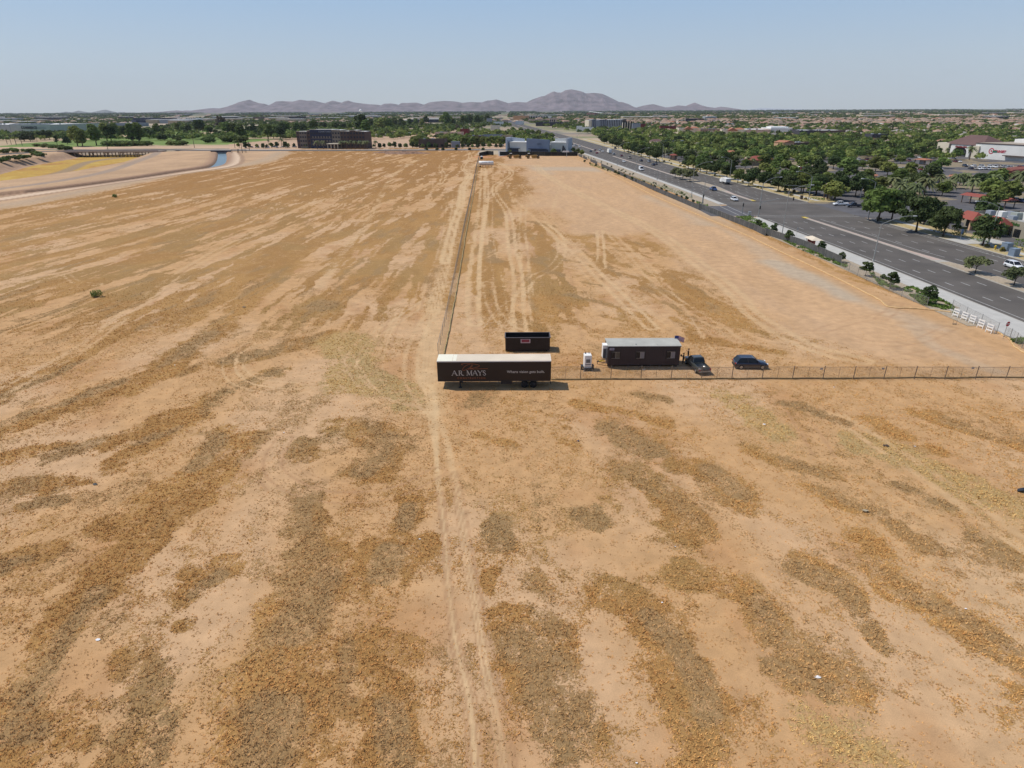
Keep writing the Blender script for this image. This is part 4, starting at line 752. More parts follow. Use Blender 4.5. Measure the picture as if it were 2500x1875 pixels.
# ---- people
SKIN = mat('skin', (.30, .17, .11), .6); CLB = mat('black_clothing', (.012, .012, .014), .9); HAIR = mat('dark_hair', (.015, .012, .01), .7); JEAN = mat('dark_trousers', (.02, .02, .03), .9); VEST = mat('brown_jacket', (.035, .018, .014), .9)
def person(loc, rz, label, pose, top, leg):
    r = empty('person', loc, rz); tag(r, label, 'person')
    J = dict(pelvis=(0, 0, .95), belly=(0, 0, 1.10), chest=(0, .01, 1.32), neck=(0, 0, 1.50), chin=(0, .02, 1.58), head=(0, .02, 1.68), crown=(0, .01, 1.77))
    lean = .0
    for s, n in ((-1, 'l'), (1, 'r')):
        J['hip'+n] = (s*.10, 0, .90); J['kn'+n] = (s*.13, .03 if s < 0 else -.02, .50); J['an'+n] = (s*.16, -.02, .10); J['toe'+n] = (s*.18, .16, .04); J['sh'+n] = (s*.19, 0, 1.42)
        if pose == 'clipboard': J['el'+n] = (s*.26, .02, 1.16); J['wr'+n] = (s*.10, .27, 1.22); J['ha'+n] = (s*.06, .34, 1.24)
        else: J['el'+n] = (s*.30, .06, 1.20); J['wr'+n] = (s*.12, .30, 1.34); J['ha'+n] = (s*.06, .36, 1.42)
    rad = dict(pelvis=.17, belly=.165, chest=.19, neck=.058, chin=.075, head=.095, crown=.07, hipl=.12, hipr=.12, knl=.08, knr=.08, anl=.055, anr=.055, toel=.035, toer=.035, shl=.07, shr=.07, ell=.045, elr=.045, wrl=.032, wrr=.032, hal=.028, har=.028)
    E = [('pelvis', 'belly'), ('belly', 'chest'), ('chest', 'neck'), ('neck', 'chin'), ('chin', 'head'), ('head', 'crown')]+[e for n in 'lr' for e in (('pelvis', 'hip'+n), ('hip'+n, 'kn'+n), ('kn'+n, 'an'+n), ('an'+n, 'toe'+n), ('chest', 'sh'+n), ('sh'+n, 'el'+n), ('el'+n, 'wr'+n), ('wr'+n, 'ha'+n))]
    # fingers as short chains from each hand
    for n, s in (('l', -1), ('r', 1)):
        hx, hy, hz = J['ha'+n]
        for i in range(4):
            a = 'f%s%d' % (n, i); J[a] = (hx-s*.03, hy+.045+.006*(i % 2), hz+.03-.02*i); rad[a] = .009; E.append(('ha'+n, a)); c = a+'t'; J[c] = (hx-s*.055, hy+.05, hz+.025-.02*i); rad[c] = .008; E.append((a, c))
        a = 't'+n; J[a] = (hx-s*.02, hy+.02, hz+.05); rad[a] = .011; E.append(('ha'+n, a))
    names = list(J); me = bpy.data.meshes.new('body'); me.from_pydata([J[k] for k in names], [(names.index(a), names.index(c)) for a, c in E], [])
    o = bpy.data.objects.new('body', me); COL.objects.link(o); sk = o.modifiers.new('skin', 'SKIN'); o.modifiers.new('sub', 'SUBSURF').levels = 1
    for i, k in enumerate(names): me.skin_vertices[0].data[i].radius = (rad[k], rad[k]*(.75 if k in ('chest', 'belly', 'pelvis') else 1))
    me.skin_vertices[0].data[0].use_root = True
    dg = bpy.context.evaluated_depsgraph_get(); em = bpy.data.meshes.new_from_object(o.evaluated_get(dg)); bpy.data.objects.remove(o)
    em.name = 'body'; em.materials.clear()
    for m_ in (SKIN, top, leg, BLK): em.materials.append(m_)
    for p in em.polygons:
        c = p.center; arm = abs(c.x) > .20 or c.y > .16
        p.material_index = 3 if c.z < .12 else (2 if c.z < .98 else (0 if (c.z > 1.50 or (c.y > .24)) else 1)); p.use_smooth = True
    q = bpy.data.objects.new('body', em); COL.objects.link(q); q.parent = r; KIDS.setdefault(r.name, []).append(q.name)
    b = MB(); b.tube([(0, -.01, 1.60), (0, -.015, 1.68), (0, -.01, 1.75), (0, 0, 1.795)], [.088, .108, .095, .04], 12); b.build('hair' if pose != 'helmet' else 'cap', HAIR, r, True)
    b = MB(); b.box((0, .112, 1.66), (.025, .03, .04)); b.box((0, .105, 1.615), (.05, .012, .012)); 
    b.build('face', SKIN, r)
    b = MB()
    for s in (-1, 1): b.box((s*.035, .104, 1.69), (.022, .012, .012))
    b.build('eyes', BLK, r); return r
person((26.35, 90.4, 0), math.radians(60), 'person in dark clothes standing at the corner of the site office holding a clipboard', 'clipboard', CLB, JEAN)
b = MB(); b.box((26.02, 90.58, 1.28), (.03, .24, .32), math.radians(60), rx=.3); tag(b.build('clipboard', mat('brown_board', (.06, .04, .03), .7)), 'clipboard held by the person beside the office corner', 'clipboard')
person((27.6, 92.3, 0), math.radians(70), 'person with raised arms in brown jacket standing behind the olive pickup', 'raised', VEST, JEAN)
# ---- fences
FST = mat('fence_steel', (.20, .16, .12), .6, .2, 3, metal=.3); FSTG = mat('fence_steel_grey', (.30, .30, .28), .55, .15, 3, metal=.4)
def mesh_mat(name, col, alpha, scale=38.0):
    m = bpy.data.materials.new(name); m.use_nodes = True; n = m.node_tree.nodes; l = m.node_tree.links; b = n['Principled BSDF']; b.inputs['Base Color'].default_value = (*col, 1); b.inputs['Roughness'].default_value = .7
    tr = n.new('ShaderNodeBsdfTransparent'); mx = n.new('ShaderNodeMixShader'); tc = n.new('ShaderNodeTexCoord'); mp = n.new('ShaderNodeMapping'); mp.inputs['Rotation'].default_value = (0, math.radians(45), 0)
    l.new(tc.outputs['UV'] if False else tc.outputs['Object'], mp.inputs[0]); wv = []
    for d in ('X', 'Z'):
        w = n.new('ShaderNodeTexWave'); w.wave_type = 'BANDS'; w.bands_direction = d; w.inputs['Scale'].default_value = scale/6.28; l.new(mp.outputs[0], w.inputs[0]); g = n.new('ShaderNodeMath'); g.operation = 'GREATER_THAN'; g.inputs[1].default_value = 1-alpha; l.new(w.outputs['Fac'], g.inputs[0]); wv.append(g)
    a = n.new('ShaderNodeMath'); a.operation = 'MAXIMUM'; l.new(wv[0].outputs[0], a.inputs[0]); l.new(wv[1].outputs[0], a.inputs[1]); l.new(a.outputs[0], mx.inputs[0]); l.new(tr.outputs[0], mx.inputs[1]); l.new(b.outputs[0], mx.inputs[2]); l.new(mx.outputs[0], n['Material Output'].inputs[0]); return m
CHAIN = mesh_mat('chain_link_mesh', (.22, .20, .17), .035)
def fence(name, pts, h, step, label, screen=None, skip=(), postm=FST, half=True, cat='fence', rad=.045):
    r = empty(name, (pts[0][0], pts[0][1], 0)); tag(r, label, cat); ox, oy = pts[0][0], pts[0][1]
    pl = []; 
    for (a, c) in zip(pts[:-1], pts[1:]):
        d = math.dist(a[:2], c[:2]); n = max(1, round(d/step))
        for i in range(n): t = i/n; pl.append((a[0]+(c[0]-a[0])*t-ox, a[1]+(c[1]-a[1])*t-oy))
    pl.append((pts[-1][0]-ox, pts[-1][1]-oy)); cnt = 0
    big = MB()
    for i, p in enumerate(pl):
        lean = random.uniform(-.06, .06); tr_ = [(p[0], p[1], 0), (p[0]+lean*.3, p[1]+lean, h+.12)]
        if cnt < 90: q = MB(); q.tube(tr_, rad, 6); q.build('post', postm, r); cnt += 1
        else: big.tube(tr_, rad, 6)
    if big.v: tag(big.build('post', postm, r), kind='stuff')
    b = MB(); b.tube([(p[0], p[1], h-.03+random.uniform(-.05, .04)) for p in pl], .024, 5)
    if half:
        for a, c in zip(pl[:-1], pl[1:]): m_ = ((a[0]+c[0])/2, (a[1]+c[1])/2); b.tube([(m_[0], m_[1], .03), (m_[0], m_[1], h-.05)], .018, 4)
    b.build('rail', postm, r)
    if screen is not None:
        b = MB(); vs = []
        for p in pl:
            vs += [(p[0], p[1], .06), (p[0]+.02*random.random(), p[1]+.05*random.random(), h-.02-.1*random.random())]
        b.add(vs, [(2*i, 2*i+2, 2*i+3, 2*i+1) for i in range(len(pl)-1) if i not in skip]); b.build('windscreen' if screen is not CHAIN else 'mesh', screen, r)
    return r
yl = 84.55
f1 = fence('chain_link_fence', [(5.6, yl), (84.5, 83.6)], 1.95, 4.33, 'see-through chain link fence running right from the long trailer past the site office', CHAIN, rad=.055)
for xx in (18.8, 26.9, 44.5, 53.4, 66.4): q = MB(); q.box((xx-5.6+.3, -.06, 1.45), (.42, .02, .26)); q.build('notice', LETW, f1)
f2p = W([(1070, 866), (1090, 780), (1110, 680), (1133, 560), (1152, 470), (1163, 410), (1170, 383)])
fence('chain_link_fence', f2p, 1.9, 4.4, 'long see-through fence running away from the trailer to the far white tank', CHAIN, postm=FSTG)
BLACKS = mat('black_windscreen', (.022, .022, .02), .9, .2, .3); GREYS = mat('grey_windscreen', (.085, .085, .082), .9, .25, .4)
fence('screened_fence', W([(1170, 383), (1190, 378), (1205, 379)]), 3.3, 6, 'short black screened fence at the far corner beside the portable toilet', BLACKS, half=False)
fence('screened_fence', W([(1220, 380), (1300, 380), (1330, 381)]), 3.3, 6, 'black screened fence behind the two earth scrapers', BLACKS, half=False)
fence('screened_fence', W([(1330, 381), (1410, 381)]), 3.3, 6, 'black screened fence in front of the silver showroom sign', BLACKS, half=False)
EF = W([(1412, 381), (1500, 421), (1600, 467), (1705, 512)])
fence('screened_fence', EF, 2.0, 5, 'far run of patchy dark screened fence along the boulevard pavement', GREYS, skip=(4, 9, 10, 11, 18, 19, 20, 30, 31), half=False)
fence('screened_fence', W([(1705, 508), (1840, 562), (1868, 576)]), 2.0, 4, 'grey screened fence facing the junction', GREYS, postm=FSTG, half=False)
fence('screened_fence', W([(1866, 572), (1960, 603), (2052, 645)]), 2.05, 4, 'grey screened fence behind the bus shelter', GREYS, postm=FSTG, half=False)
fence('chain_link_fence', W([(2052, 652), (2115, 685), (2200, 725), (2262, 750)]), 1.9, 4.2, 'bare see-through fence beside the young trees and grey pole lamp', CHAIN, postm=FSTG, half=False)
b_ = W([(2322, 757), (2432, 815)]); fence('chain_link_fence', b_, 2.0, 4.2, 'see-through gate fence behind the white barricades', CHAIN, postm=FSTG)
fence('chain_link_fence', W([(2450, 822), (2464, 828), (2494, 850), (2540, 880)]), 1.8, 3, 'short see-through fence right of the stop sign', CHAIN, postm=FSTG)
# straw sediment logs
STRW = mat('straw_wattle', (.42, .30, .13), .95, .3, 2, bump=.5); STRWD = mat('weathered_wattle', (.20, .135, .06), .95, .35, 2, bump=.5)
def wattle(pts, m, label, w=.13):
    b = MB(); s = smoothline([(p[0]+random.uniform(-.12, .12), p[1]+random.uniform(-.12, .12), .08) for p in pts], 4); b.tube(s, w, 6); tag(b.build('straw_log', m, None, True), label, 'straw log')
wattle([(5.7+i*3.12, 84.25) for i in range(26)], STRWD, 'brown straw erosion log on the ground along the near chain link fence')
f2s = smoothline(f2p, 12); wattle([(p[0]+.9, p[1]) for p in f2s], STRW, 'pale straw erosion log along the foot of the long receding fence', .16)
wattle([(p[0]-.7, p[1]) for p in smoothline(W([(1410, 386), (1500, 428), (1600, 478), (1700, 521), (1820, 571), (1868, 594), (2050, 680), (2150, 730), (2180, 750), (2260, 755), (2330, 763)]), 7)], mat('orange_wattle', (.55, .36, .17), .95, .2, 2), 'curving tan erosion log at the foot of the boulevard fence', .17)
wattle(smoothline(W([(2436, 812), (2462, 828), (2478, 848), (2500, 862), (2540, 885)]), 4), mat('orange_wattle', (.55, .36, .17)), 'yellow erosion log curving past the stop sign post', .15)
# ---- barricades
def barricade(i, loc, rz, label):
    r = empty('barricade', loc, rz); tag(r, label, 'barricade', 'white barricades at the gate')
    for s in (-.55, .55):
        b = MB(); b.box((s, -.15, .78), (.09, .09, 1.6), rx=-.12); b.build('leg', WHT, r); b = MB(); b.box((s, .28, .70), (.09, .09, 1.45), rx=.22); b.build('leg', WHT, r)
    for z in (.5, .98, 1.44): b = MB(); b.box((0, -.22+.1*(z-.5), z), (1.2, .04, .22)); b.build('rail', WHT, r)
    b = MB(); b.box((0, .08, 1.1), (1.1, .05, .06)); b.build('brace', WHT, r)
for i, (px, py) in enumerate(((2333, 774), (2354, 782), (2373, 790), (2394, 801), (2415, 812))):
    lb = ['white barricade farthest from the stop sign, at the green shrubs', 'second white barricade from the green shrubs', 'middle one of the five white barricades', 'second white barricade from the stop sign', 'white barricade nearest the stop sign'][i]
    g = P(px, py); barricade(i, (g.x, g.y, 0), math.radians(-78), lb)
g = P(2330, 792); r = empty('sign_stand', (g.x, g.y, 0), math.radians(5)); tag(r, 'small empty metal sign frame standing on the dirt before the barricades', 'sign stand')
for s in (-.33, .33): b = MB(); b.tube([(s, 0, 0), (s, 0, .85)], .025, 5); b.build('leg', FST, r)
b = MB(); b.box((0, 0, .12), (.75, .2, .05)); b.box((0, 0, .84), (.7, .04, .03)); b.build('crossbar', FST, r)
g = P(2449, 828); r = empty('stop_sign', (g.x, g.y, 0), math.radians(15)); tag(r, 'red octagonal stop sign on a grey post at the site exit', 'stop sign')
b = MB(); b.tube([(0, .05, 0), (0, .05, 3.0)], .035, 6); b.build('post', STEEL, r)
for nm, rr_, yy, m_ in (('border', .47, 0, WHT), ('plate', .43, -.012, RED)):
    b = MB(); b.xprism([(rr_*math.cos(math.pi/8+k*math.pi/4), 2.7+rr_*math.sin(math.pi/8+k*math.pi/4)) for k in range(8)], yy-.01, yy+.01); b.build(nm, m_, r)
text_mesh('lettering', 'STOP', .34, WHT, r, (0, -.03, 2.7), FR, extrude=.004, bold=.01)
# ---- tank, toilet, scrapers
g = P(1187, 408); r = empty('water_tank', (g.x, g.y, 0), math.radians(-2)); tag(r, 'long white horizontal water tank on legs at the far end of the fence', 'water tank')
b = MB(); b.tube([(-5.0, 0, 2.75), (-4.9, 0, 2.75), (4.9, 0, 2.75), (5.0, 0, 2.75)], [1.1, 1.25, 1.25, 1.1], 20); b.build('tank', WHT, r, True)
b = MB()
for xx in (-2.2, -.4, 1.4, 3.4):
    for yy in (-.8, .8): b.tube([(xx, yy, 0), (xx, yy, 2.0)], .08, 5)
b.box((.5, 0, 1.45), (9.6, 1.7, .16)); b.build('support_frame', mat('pinkish_frame', (.45, .36, .33), .6), r)
for yy in (-.9, .9): wheel(r, -4.2, yy, .5, .4, rim=BLK)
b = MB()
for k in range(5): b.tube([(-5+k*2.5, .0, 2.75), (-5+k*2.5+.01, 0, 2.75)], 1.28, 20)
b.build('band', mat('pale_grey_band', (.6, .6, .6), .5), r)
b = MB(); 
for k, (a, w_) in enumerate(((-2.6, .7), (-1.7, .5), (-1.0, .8), (.0, .9), (2.4, .8))): b.box((a, -1.12, 3.33), (w_, .05, .28), rx=.5)
b.build('marking', mat('blue_grey_marking', (.2, .24, .3), .6), r)
g = P(1176, 389); r = empty('portable_toilet', (g.x, g.y, 0)); tag(r, 'dark portable toilet with white roof beside the white tank', 'portable toilet')
b = MB(); b.box((0, 0, 1.05), (2.0, 1.8, 2.1), top=.94); b.build('cabin', mat('dark_grey_plastic', (.035, .045, .045), .5), r, bevel=.08)
b = MB(); b.box((0, 0, 2.3), (2.15, 1.95, .5), top=.6); b.build('roof', WHT, r, bevel=.05); b = MB(); b.box((0, -.9, 1.0), (1.0, .05, 1.75)); b.build('door', mat('dark_grey_plastic', (.03, .04, .04)), r)
b = MB(); b.box((0, 0, .05), (2.1, 1.95, .1)); b.build('base', BLK, r)
def scraper(px, label):
    g = P(px, 387); r = empty('earth_scraper', (g.x, g.y, 0), math.radians(180)); tag(r, label, 'earth scraper', 'yellow scrapers by the far fence'); DY = mat('dusty_yellow', (.33, .19, .05), .7, .3, 1)
    b = MB(); b.xprism([(2.2, 1.1), (5.6, 1.1), (5.9, 2.4), (4.4, 2.9), (2.2, 2.6)], -1.1, 1.1); b.build('tractor_body', DY, r, bevel=.05)
    b = MB(); b.box((2.9, 0, 3.2), (1.5, 1.6, 1.3)); cb = b.build('cab', BLK, r); b = MB(); b.box((2.9, 0, 3.95), (2.0, 2.0, .22)); b.build('canopy', WHT, cb)
    b = MB(); b.xprism([(-4.8, .9), (-3.8, .5), (.2, .4), (.9, 1.2), (.7, 2.5), (-3.4, 2.7), (-4.8, 2.0)], -1.5, 1.5); b.build('bowl', DY, r, bevel=.04)
    b = MB(); b.tube([(2.3, 0, 2.0), (1.5, 0, 2.7), (.6, 0, 2.3)], .3, 6); b.tube([(.6, -1.4, 2.0), (-1.6, -1.6, 1.4)], .14, 5); b.tube([(.6, 1.4, 2.0), (-1.6, 1.6, 1.4)], .14, 5); b.build('gooseneck', DY, r)
    for xx in (3.4, -4.5):
        for yy in (-1.45, 1.45): wheel(r, xx, yy, 1.15, .8, .5, rim=DY)
    b = MB(); b.box((4.8, .5, 3.1), (.14, .14, 1.0)); b.build('exhaust', BLK, r)
scraper(1256, 'yellow earth scraper nearest the far gate, white canopy'); scraper(1300, 'second yellow earth scraper, right of the first by the screen fence')
# ---- dirt piles, litter, field shrubs
def mound(px, py, sx, sy, h, label, m):
    g = P(px, py); n = 26; k = 12; vs = []; 
    for j in range(k+1):
        rr_ = 1-j/k
        for i in range(n):
            a = 2*math.pi*i/n; w_ = 1+.18*math.sin(3*a+px)+.1*math.sin(7*a); z = h*(1-rr_**2)*(1+.25*math.sin(5*a+j)*rr_)*(.8+.4*random.random() if j else 0); vs.append((sx*rr_*w_*math.cos(a), sy*rr_*w_*math.sin(a), z-.02))
    b = MB(); b.add(vs, [(j*n+i, j*n+(i+1) % n, (j+1)*n+(i+1) % n, (j+1)*n+i) for j in range(k) for i in range(n)]); o = b.build('dirt_mound', m, None, False, loc=(g.x, g.y, 0)); tag(o, label, 'dirt mound')
DM = mat('dark_red_dirt', (.26, .155, .10), .95, .3, .5, bump=.5)
mound(988, 375, 20, 9, 2.0, 'large low mound of dark dirt at the far edge of the field', DM); mound(945, 373, 13, 6, 1.3, 'low mound of reddish dirt left of the large dark one', DM); mound(1180, 384, 9, 5, .9, 'orange dirt heap beside the black corner screen', mat('orange_dirt', (.5, .24, .11), .95, .2, 1)); mound(1240, 383, 12, 3, .8, 'orange dirt heap at the foot of the black screen by the scrapers', mat('orange_dirt', (.5, .24, .11)))
def scrap(px, py, s, m, nm, label, flat=.3):
    g = P(px, py); b = MB(); n = 7; vs = [(s*(.5+.5*random.random())*math.cos(i*6.283/n), s*.6*(.5+.5*random.random())*math.sin(i*6.283/n), .02+s*flat*random.random()) for i in range(n)]
    b.add(vs+[(0, 0, s*flat), (0, 0, 0)], [(i, (i+1) % n, n) for i in range(n)]+[((i+1) % n, i, n+1) for i in range(n)]); tag(b.build(nm, m, None, loc=(g.x, g.y, .03)), label, 'litter')
PAP = mat('crumpled_paper', (.8, .78, .76), .8); 
for px, py, s, l in ((239, 1563, .22, 'white paper scrap alone in the lower left of the field'), (1995, 1655, .30, 'largest crumpled white bag, in the lower right grass'), (2357, 1487, .13, 'small white scrap at the right in dark grass'), (1616, 1472, .12, 'tiny white scrap on bare soil below the middle'), (1865, 1037, .26, 'white and pink bag in the straw patch below the fence'),
                    (2233, 1091, .22, 'white scrap beside the wooden board at the right'), (1648, 1335, .1, 'white scrap among the grass at lower centre'), (693, 1057, .16, 'white scrap on the left between grass stripes'), (427, 892, .14, 'pale scrap left of the looping wheel tracks'), (1025, 1317, .14, 'pale scrap just left of the main wheel track'),
                    (2036, 946, .16, 'white scrap just below the fence posts'), (1554, 1864, .1, 'white speck of litter at the bottom edge')):
    scrap(px, py, s, PAP, 'paper_scrap', l)
scrap(1411, 1078, .2, mat('blue_plastic', (.10, .14, .22), .5), 'crushed_can', 'crushed blue can in the grass right of the wheel tracks', .8); scrap(2163, 1089, .5, mat('brown_board'), 'wood_board', 'weathered brown board lying right of centre'); scrap(2112, 1249, .45, mat('tan_wood', (.4, .33, .22), .8), 'wood_board', 'pale broken board in the right hand grass', .5)
scrap(233, 1183, .35, BLK, 'rubber_scrap', 'black rubber scrap on pale soil at the left', .3); scrap(2494, 1200, .75, mat('dark_rag', (.03, .035, .045), .8), 'tyre_scrap', 'dark tyre heap at the right edge of the picture', .6); scrap(596, 750, .5, mat('grey_rag', (.10, .10, .10), .8), 'rubber_scrap', 'grey rubber strip in the stripes far left of the trailer', .2)
# ================================================================ plants
LEAFM = {'dark': mat('foliage_dark', (.062, .088, .026), .7, .25, .35, spec=.2, trans=.22, objvar=.5), 'mid': mat('foliage_mid', (.120, .162, .036), .7, .25, .35, spec=.2, trans=.25, objvar=.8), 'light': mat('foliage_light', (.165, .205, .050), .7, .25, .35, spec=.2, trans=.25, objvar=.8),
         'olive': mat('foliage_olive', (.150, .170, .070), .7, .25, .35, spec=.2, trans=.2, objvar=.6), 'gold': mat('foliage_golden', (.24, .20, .05), .8, .3, .8, trans=.15, objvar=.5), 'brown': mat('foliage_brownish', (.11, .085, .055), .8, .3, .5, trans=.1, objvar=.4), 'grassy': mat('foliage_fresh', (.13, .21, .035), .7, .3, .8, trans=.2, objvar=.4)}
BARK = mat('tree_bark', (.085, .062, .045), .9, .25, 2, bump=.4); BARKP = mat('palm_bark', (.16, .12, .085), .9, .25, 3, bump=.4)
def np_mesh(name, co, faces, m):
    me = bpy.data.meshes.new(name); nf = len(faces); k = faces.shape[1]
    me.vertices.add(len(co)); me.vertices.foreach_set('co', co.astype(np.float32).ravel()); me.loops.add(nf*k); me.loops.foreach_set('vertex_index', faces.astype(np.int32).ravel())
    me.polygons.add(nf); me.polygons.foreach_set('loop_start', np.arange(nf, dtype=np.int32)*k); me.materials.append(m); me.update(calc_edges=True); return me
def leafquads(c, nrm, size, rg, asp=.7):
    n = len(c); a = rg.standard_normal((n, 3)); t = np.cross(nrm, a); t /= np.linalg.norm(t, axis=1)[:, None]+1e-9; b = np.cross(nrm, t); b /= np.linalg.norm(b, axis=1)[:, None]+1e-9
    s = size*(.6+.8*rg.random((n, 1))); t = t*s; b = b*s*asp
    co = np.stack([c-t-b, c+t-b, c+t+b, c-t+b], 1).reshape(-1, 3); return co, np.arange(4*n).reshape(n, 4)
def crown_mesh(name, R, Hc, z0, nclump, nleaf, leaf, m, seed, flat=0.0, top=1.0, cr_=.30, hole=.12):
    rg = np.random.default_rng(seed); C_ = []; Nn = []
    for i in range(nclump):
        th = rg.random()*6.283; u = rg.random()**.6; ph = rg.random(); rr = R*(.25+.62*u)*(.8+.35*math.sin(3*th+seed)*.5+.1*rg.standard_normal()); zz = z0+Hc*(.12+.80*ph)*(1-.35*(rr/R)**2*top)
        rr *= (1-.55*abs(ph-.42)**1.6*1.6) if not flat else 1
        cr2 = R*cr_*(.65+.7*rg.random()); cx, cy = rr*math.cos(th), rr*math.sin(th)
        d = rg.standard_normal((nleaf, 3)); d /= np.linalg.norm(d, axis=1)[:, None]; d[:, 2] = np.where(d[:, 2] < -.35, -d[:, 2], d[:, 2])
        p = np.array([cx, cy, zz])+d*cr2*(.72+.34*rg.random((nleaf, 1)))*np.array([1, 1, .72]); C_.append(p); nn = d+.55*rg.standard_normal((nleaf, 3)); nn[:, 2] += .25; Nn.append(nn/np.linalg.norm(nn, axis=1)[:, None])
    co, f = leafquads(np.concatenate(C_), np.concatenate(Nn), leaf, rg); return np_mesh(name, co, f, m)
def trunk_mesh(h, r0, R, seed, nb=5, fork=.45, m=BARK):
    rd = random.Random(seed); b = MB(); fz = h*fork; lean = (rd.uniform(-.2, .2)*h*.1, rd.uniform(-.2, .2)*h*.1)
    b.tube([(0, 0, -.1), (lean[0]*.4, lean[1]*.4, fz*.5), (lean[0], lean[1], fz)], [r0*1.25, r0, r0*.8], 7)
    for i in range(nb):
        a = i*6.283/nb+rd.uniform(-.4, .4); rr = R*rd.uniform(.45, .75); b.tube([(lean[0], lean[1], fz*.92), (lean[0]+rr*.4*math.cos(a), lean[1]+rr*.4*math.sin(a), fz+(h-fz)*.35), (rr*math.cos(a), rr*math.sin(a), fz+(h-fz)*rd.uniform(.6, .8))], [r0*.6, r0*.36, r0*.1], 5)
    me = bpy.data.meshes.new('trunk'); me.from_pydata(b.v, [], b.f); me.materials.append(m); me.polygons.foreach_set('use_smooth', [True]*len(me.polygons)); return me
TK = {}
def kind_(key, variants): TK[key] = variants
def V(h, R, z0, nc, nl, leaf, mk, seed, r0=.22, fork=.35, **k): return (h, [('trunk', trunk_mesh(h*.93, r0, R, seed, fork=fork)), ('crown', crown_mesh('crown', R, h-z0, z0, nc, nl, leaf, LEAFM[mk], seed, **k))])
kind_('street', [V(9, 5.2, 2.2, 46, 70, .30, 'dark', s, .24, .3) for s in (1, 2, 3, 4)])
kind_('streetmid', [V(8, 4.6, 2.0, 40, 60, .32, 'mid', s, .22, .3) for s in (5, 6, 7)])
kind_('mesquite', [V(5.5, 3.4, 2.0, 26, 55, .22, 'olive', s, .12, .45, flat=1) for s in (8, 9, 10)])
kind_('light', [V(7, 4.4, 1.2, 34, 46, .36, 'light', s, .18, .25) for s in (11, 12, 13)])
kind_('tall', [V(20, 6.0, 2.5, 60, 42, .62, 'mid', s, .45, .3, cr_=.34) for s in (14, 15)]+[V(19, 5.2, 4, 50, 42, .6, 'light', 16, .4, .35, cr_=.36)])
kind_('talldark', [V(18, 5.5, 3.5, 52, 42, .6, 'dark', s, .45, .3, cr_=.34) for s in (17, 18)])
kind_('slim', [V(14, 2.6, 2.5, 26, 34, .5, 'dark', 19, .3, .3, cr_=.42)])
kind_('round', [V(7, 4.0, .8, 30, 40, .45, 'dark', s, .25, .2) for s in (20, 21)])
kind_('brown', [V(14, 6, 1.5, 44, 36, .6, 'brown', 22, .35, .25)])
def SB(h, R, mk, seed, leaf=.16, nc=14, nl=60): return (h, [('stem', trunk_mesh(h*.6, .04, R*.6, seed, fork=.15)), ('foliage', crown_mesh('foliage', R, h*.9, .08, nc, nl, leaf, LEAFM[mk], seed, cr_=.40))])
kind_('bush', [SB(2.6, 2.0, 'mid', s, .24) for s in (30, 31)]); kind_('bushdark', [SB(2.4, 2.0, 'dark', 32, .22)]); kind_('shrub', [SB(1.0, .8, 'gold', s, .10, 8, 40) for s in (33, 34)]); kind_('shrubg', [SB(1.1, .9, 'olive', s, .11, 8, 40) for s in (35, 36)])
kind_('bushl', [SB(2.6, 2.0, 'light', 39, .16, 9, 50)]); PLNX = 1
kind_('bigbush', [SB(5, 6.5, 'mid', s, .45, 24, 60) for s in (37, 38)])
kind_('young', [(3.4, [('trunk', trunk_mesh(3.0, .05, 1.0, s, 4, .4)), ('crown', crown_mesh('crown', 1.35, 2.5, .9, 24, 60, .13, LEAFM['dark'], s, cr_=.36))]) for s in (40, 41, 42)])
def palm_mesh(h, seed, nfr=26, L=3.6, m='olive'):
    rg = random.Random(seed); b = MB(); b.tube([(0, 0, -.1), (.05, 0, h*.5), (.1, .05, h)], [.30, .24, .28], 8); me = bpy.data.meshes.new('trunk'); me.from_pydata(b.v, [], b.f); me.materials.append(BARKP)
    f = MB()
    for i in range(nfr):
        a = i*2.4+rg.random()*.3; up = rg.uniform(-.35, 1.1); l = L*rg.uniform(.8, 1.1); n = 6; pts = []
        for k in range(n+1):
            t = k/n; r = l*t*math.cos(up)*(1 if up < 1 else .9); z = h+l*(math.sin(up)*t-.75*t*t); pts.append(Vector((.1+r*math.cos(a), .05+r*math.sin(a), z)))
        s = Vector((-math.sin(a), math.cos(a), 0))
        for sd in (-1, 1):
            vs = []
            for k, p in enumerate(pts): w = .42*math.sin(math.pi*min(1, .12+k/n*.88))*(l/3.6); vs += [p, p+s*sd*w-Vector((0, 0, w*.6))]
            f.add(vs, [(2*k, 2*k+2, 2*k+3, 2*k+1) for k in range(n)])
    me2 = bpy.data.meshes.new('frond_crown'); me2.from_pydata(f.v, [], f.f); me2.materials.append(LEAFM[m]); return (h+2, [('trunk', me), ('fronds', me2)])
kind_('palm', [palm_mesh(7.5, 50), palm_mesh(6.0, 51), palm_mesh(9, 52)]); kind_('datepalm', [palm_mesh(4.5, 53, 40, 4.6), palm_mesh(5.5, 54, 40, 4.6)]); kind_('fanpalm', [palm_mesh(10, 55, 26, 2.0, 'dark'), palm_mesh(12, 56, 26, 2.0, 'dark')])
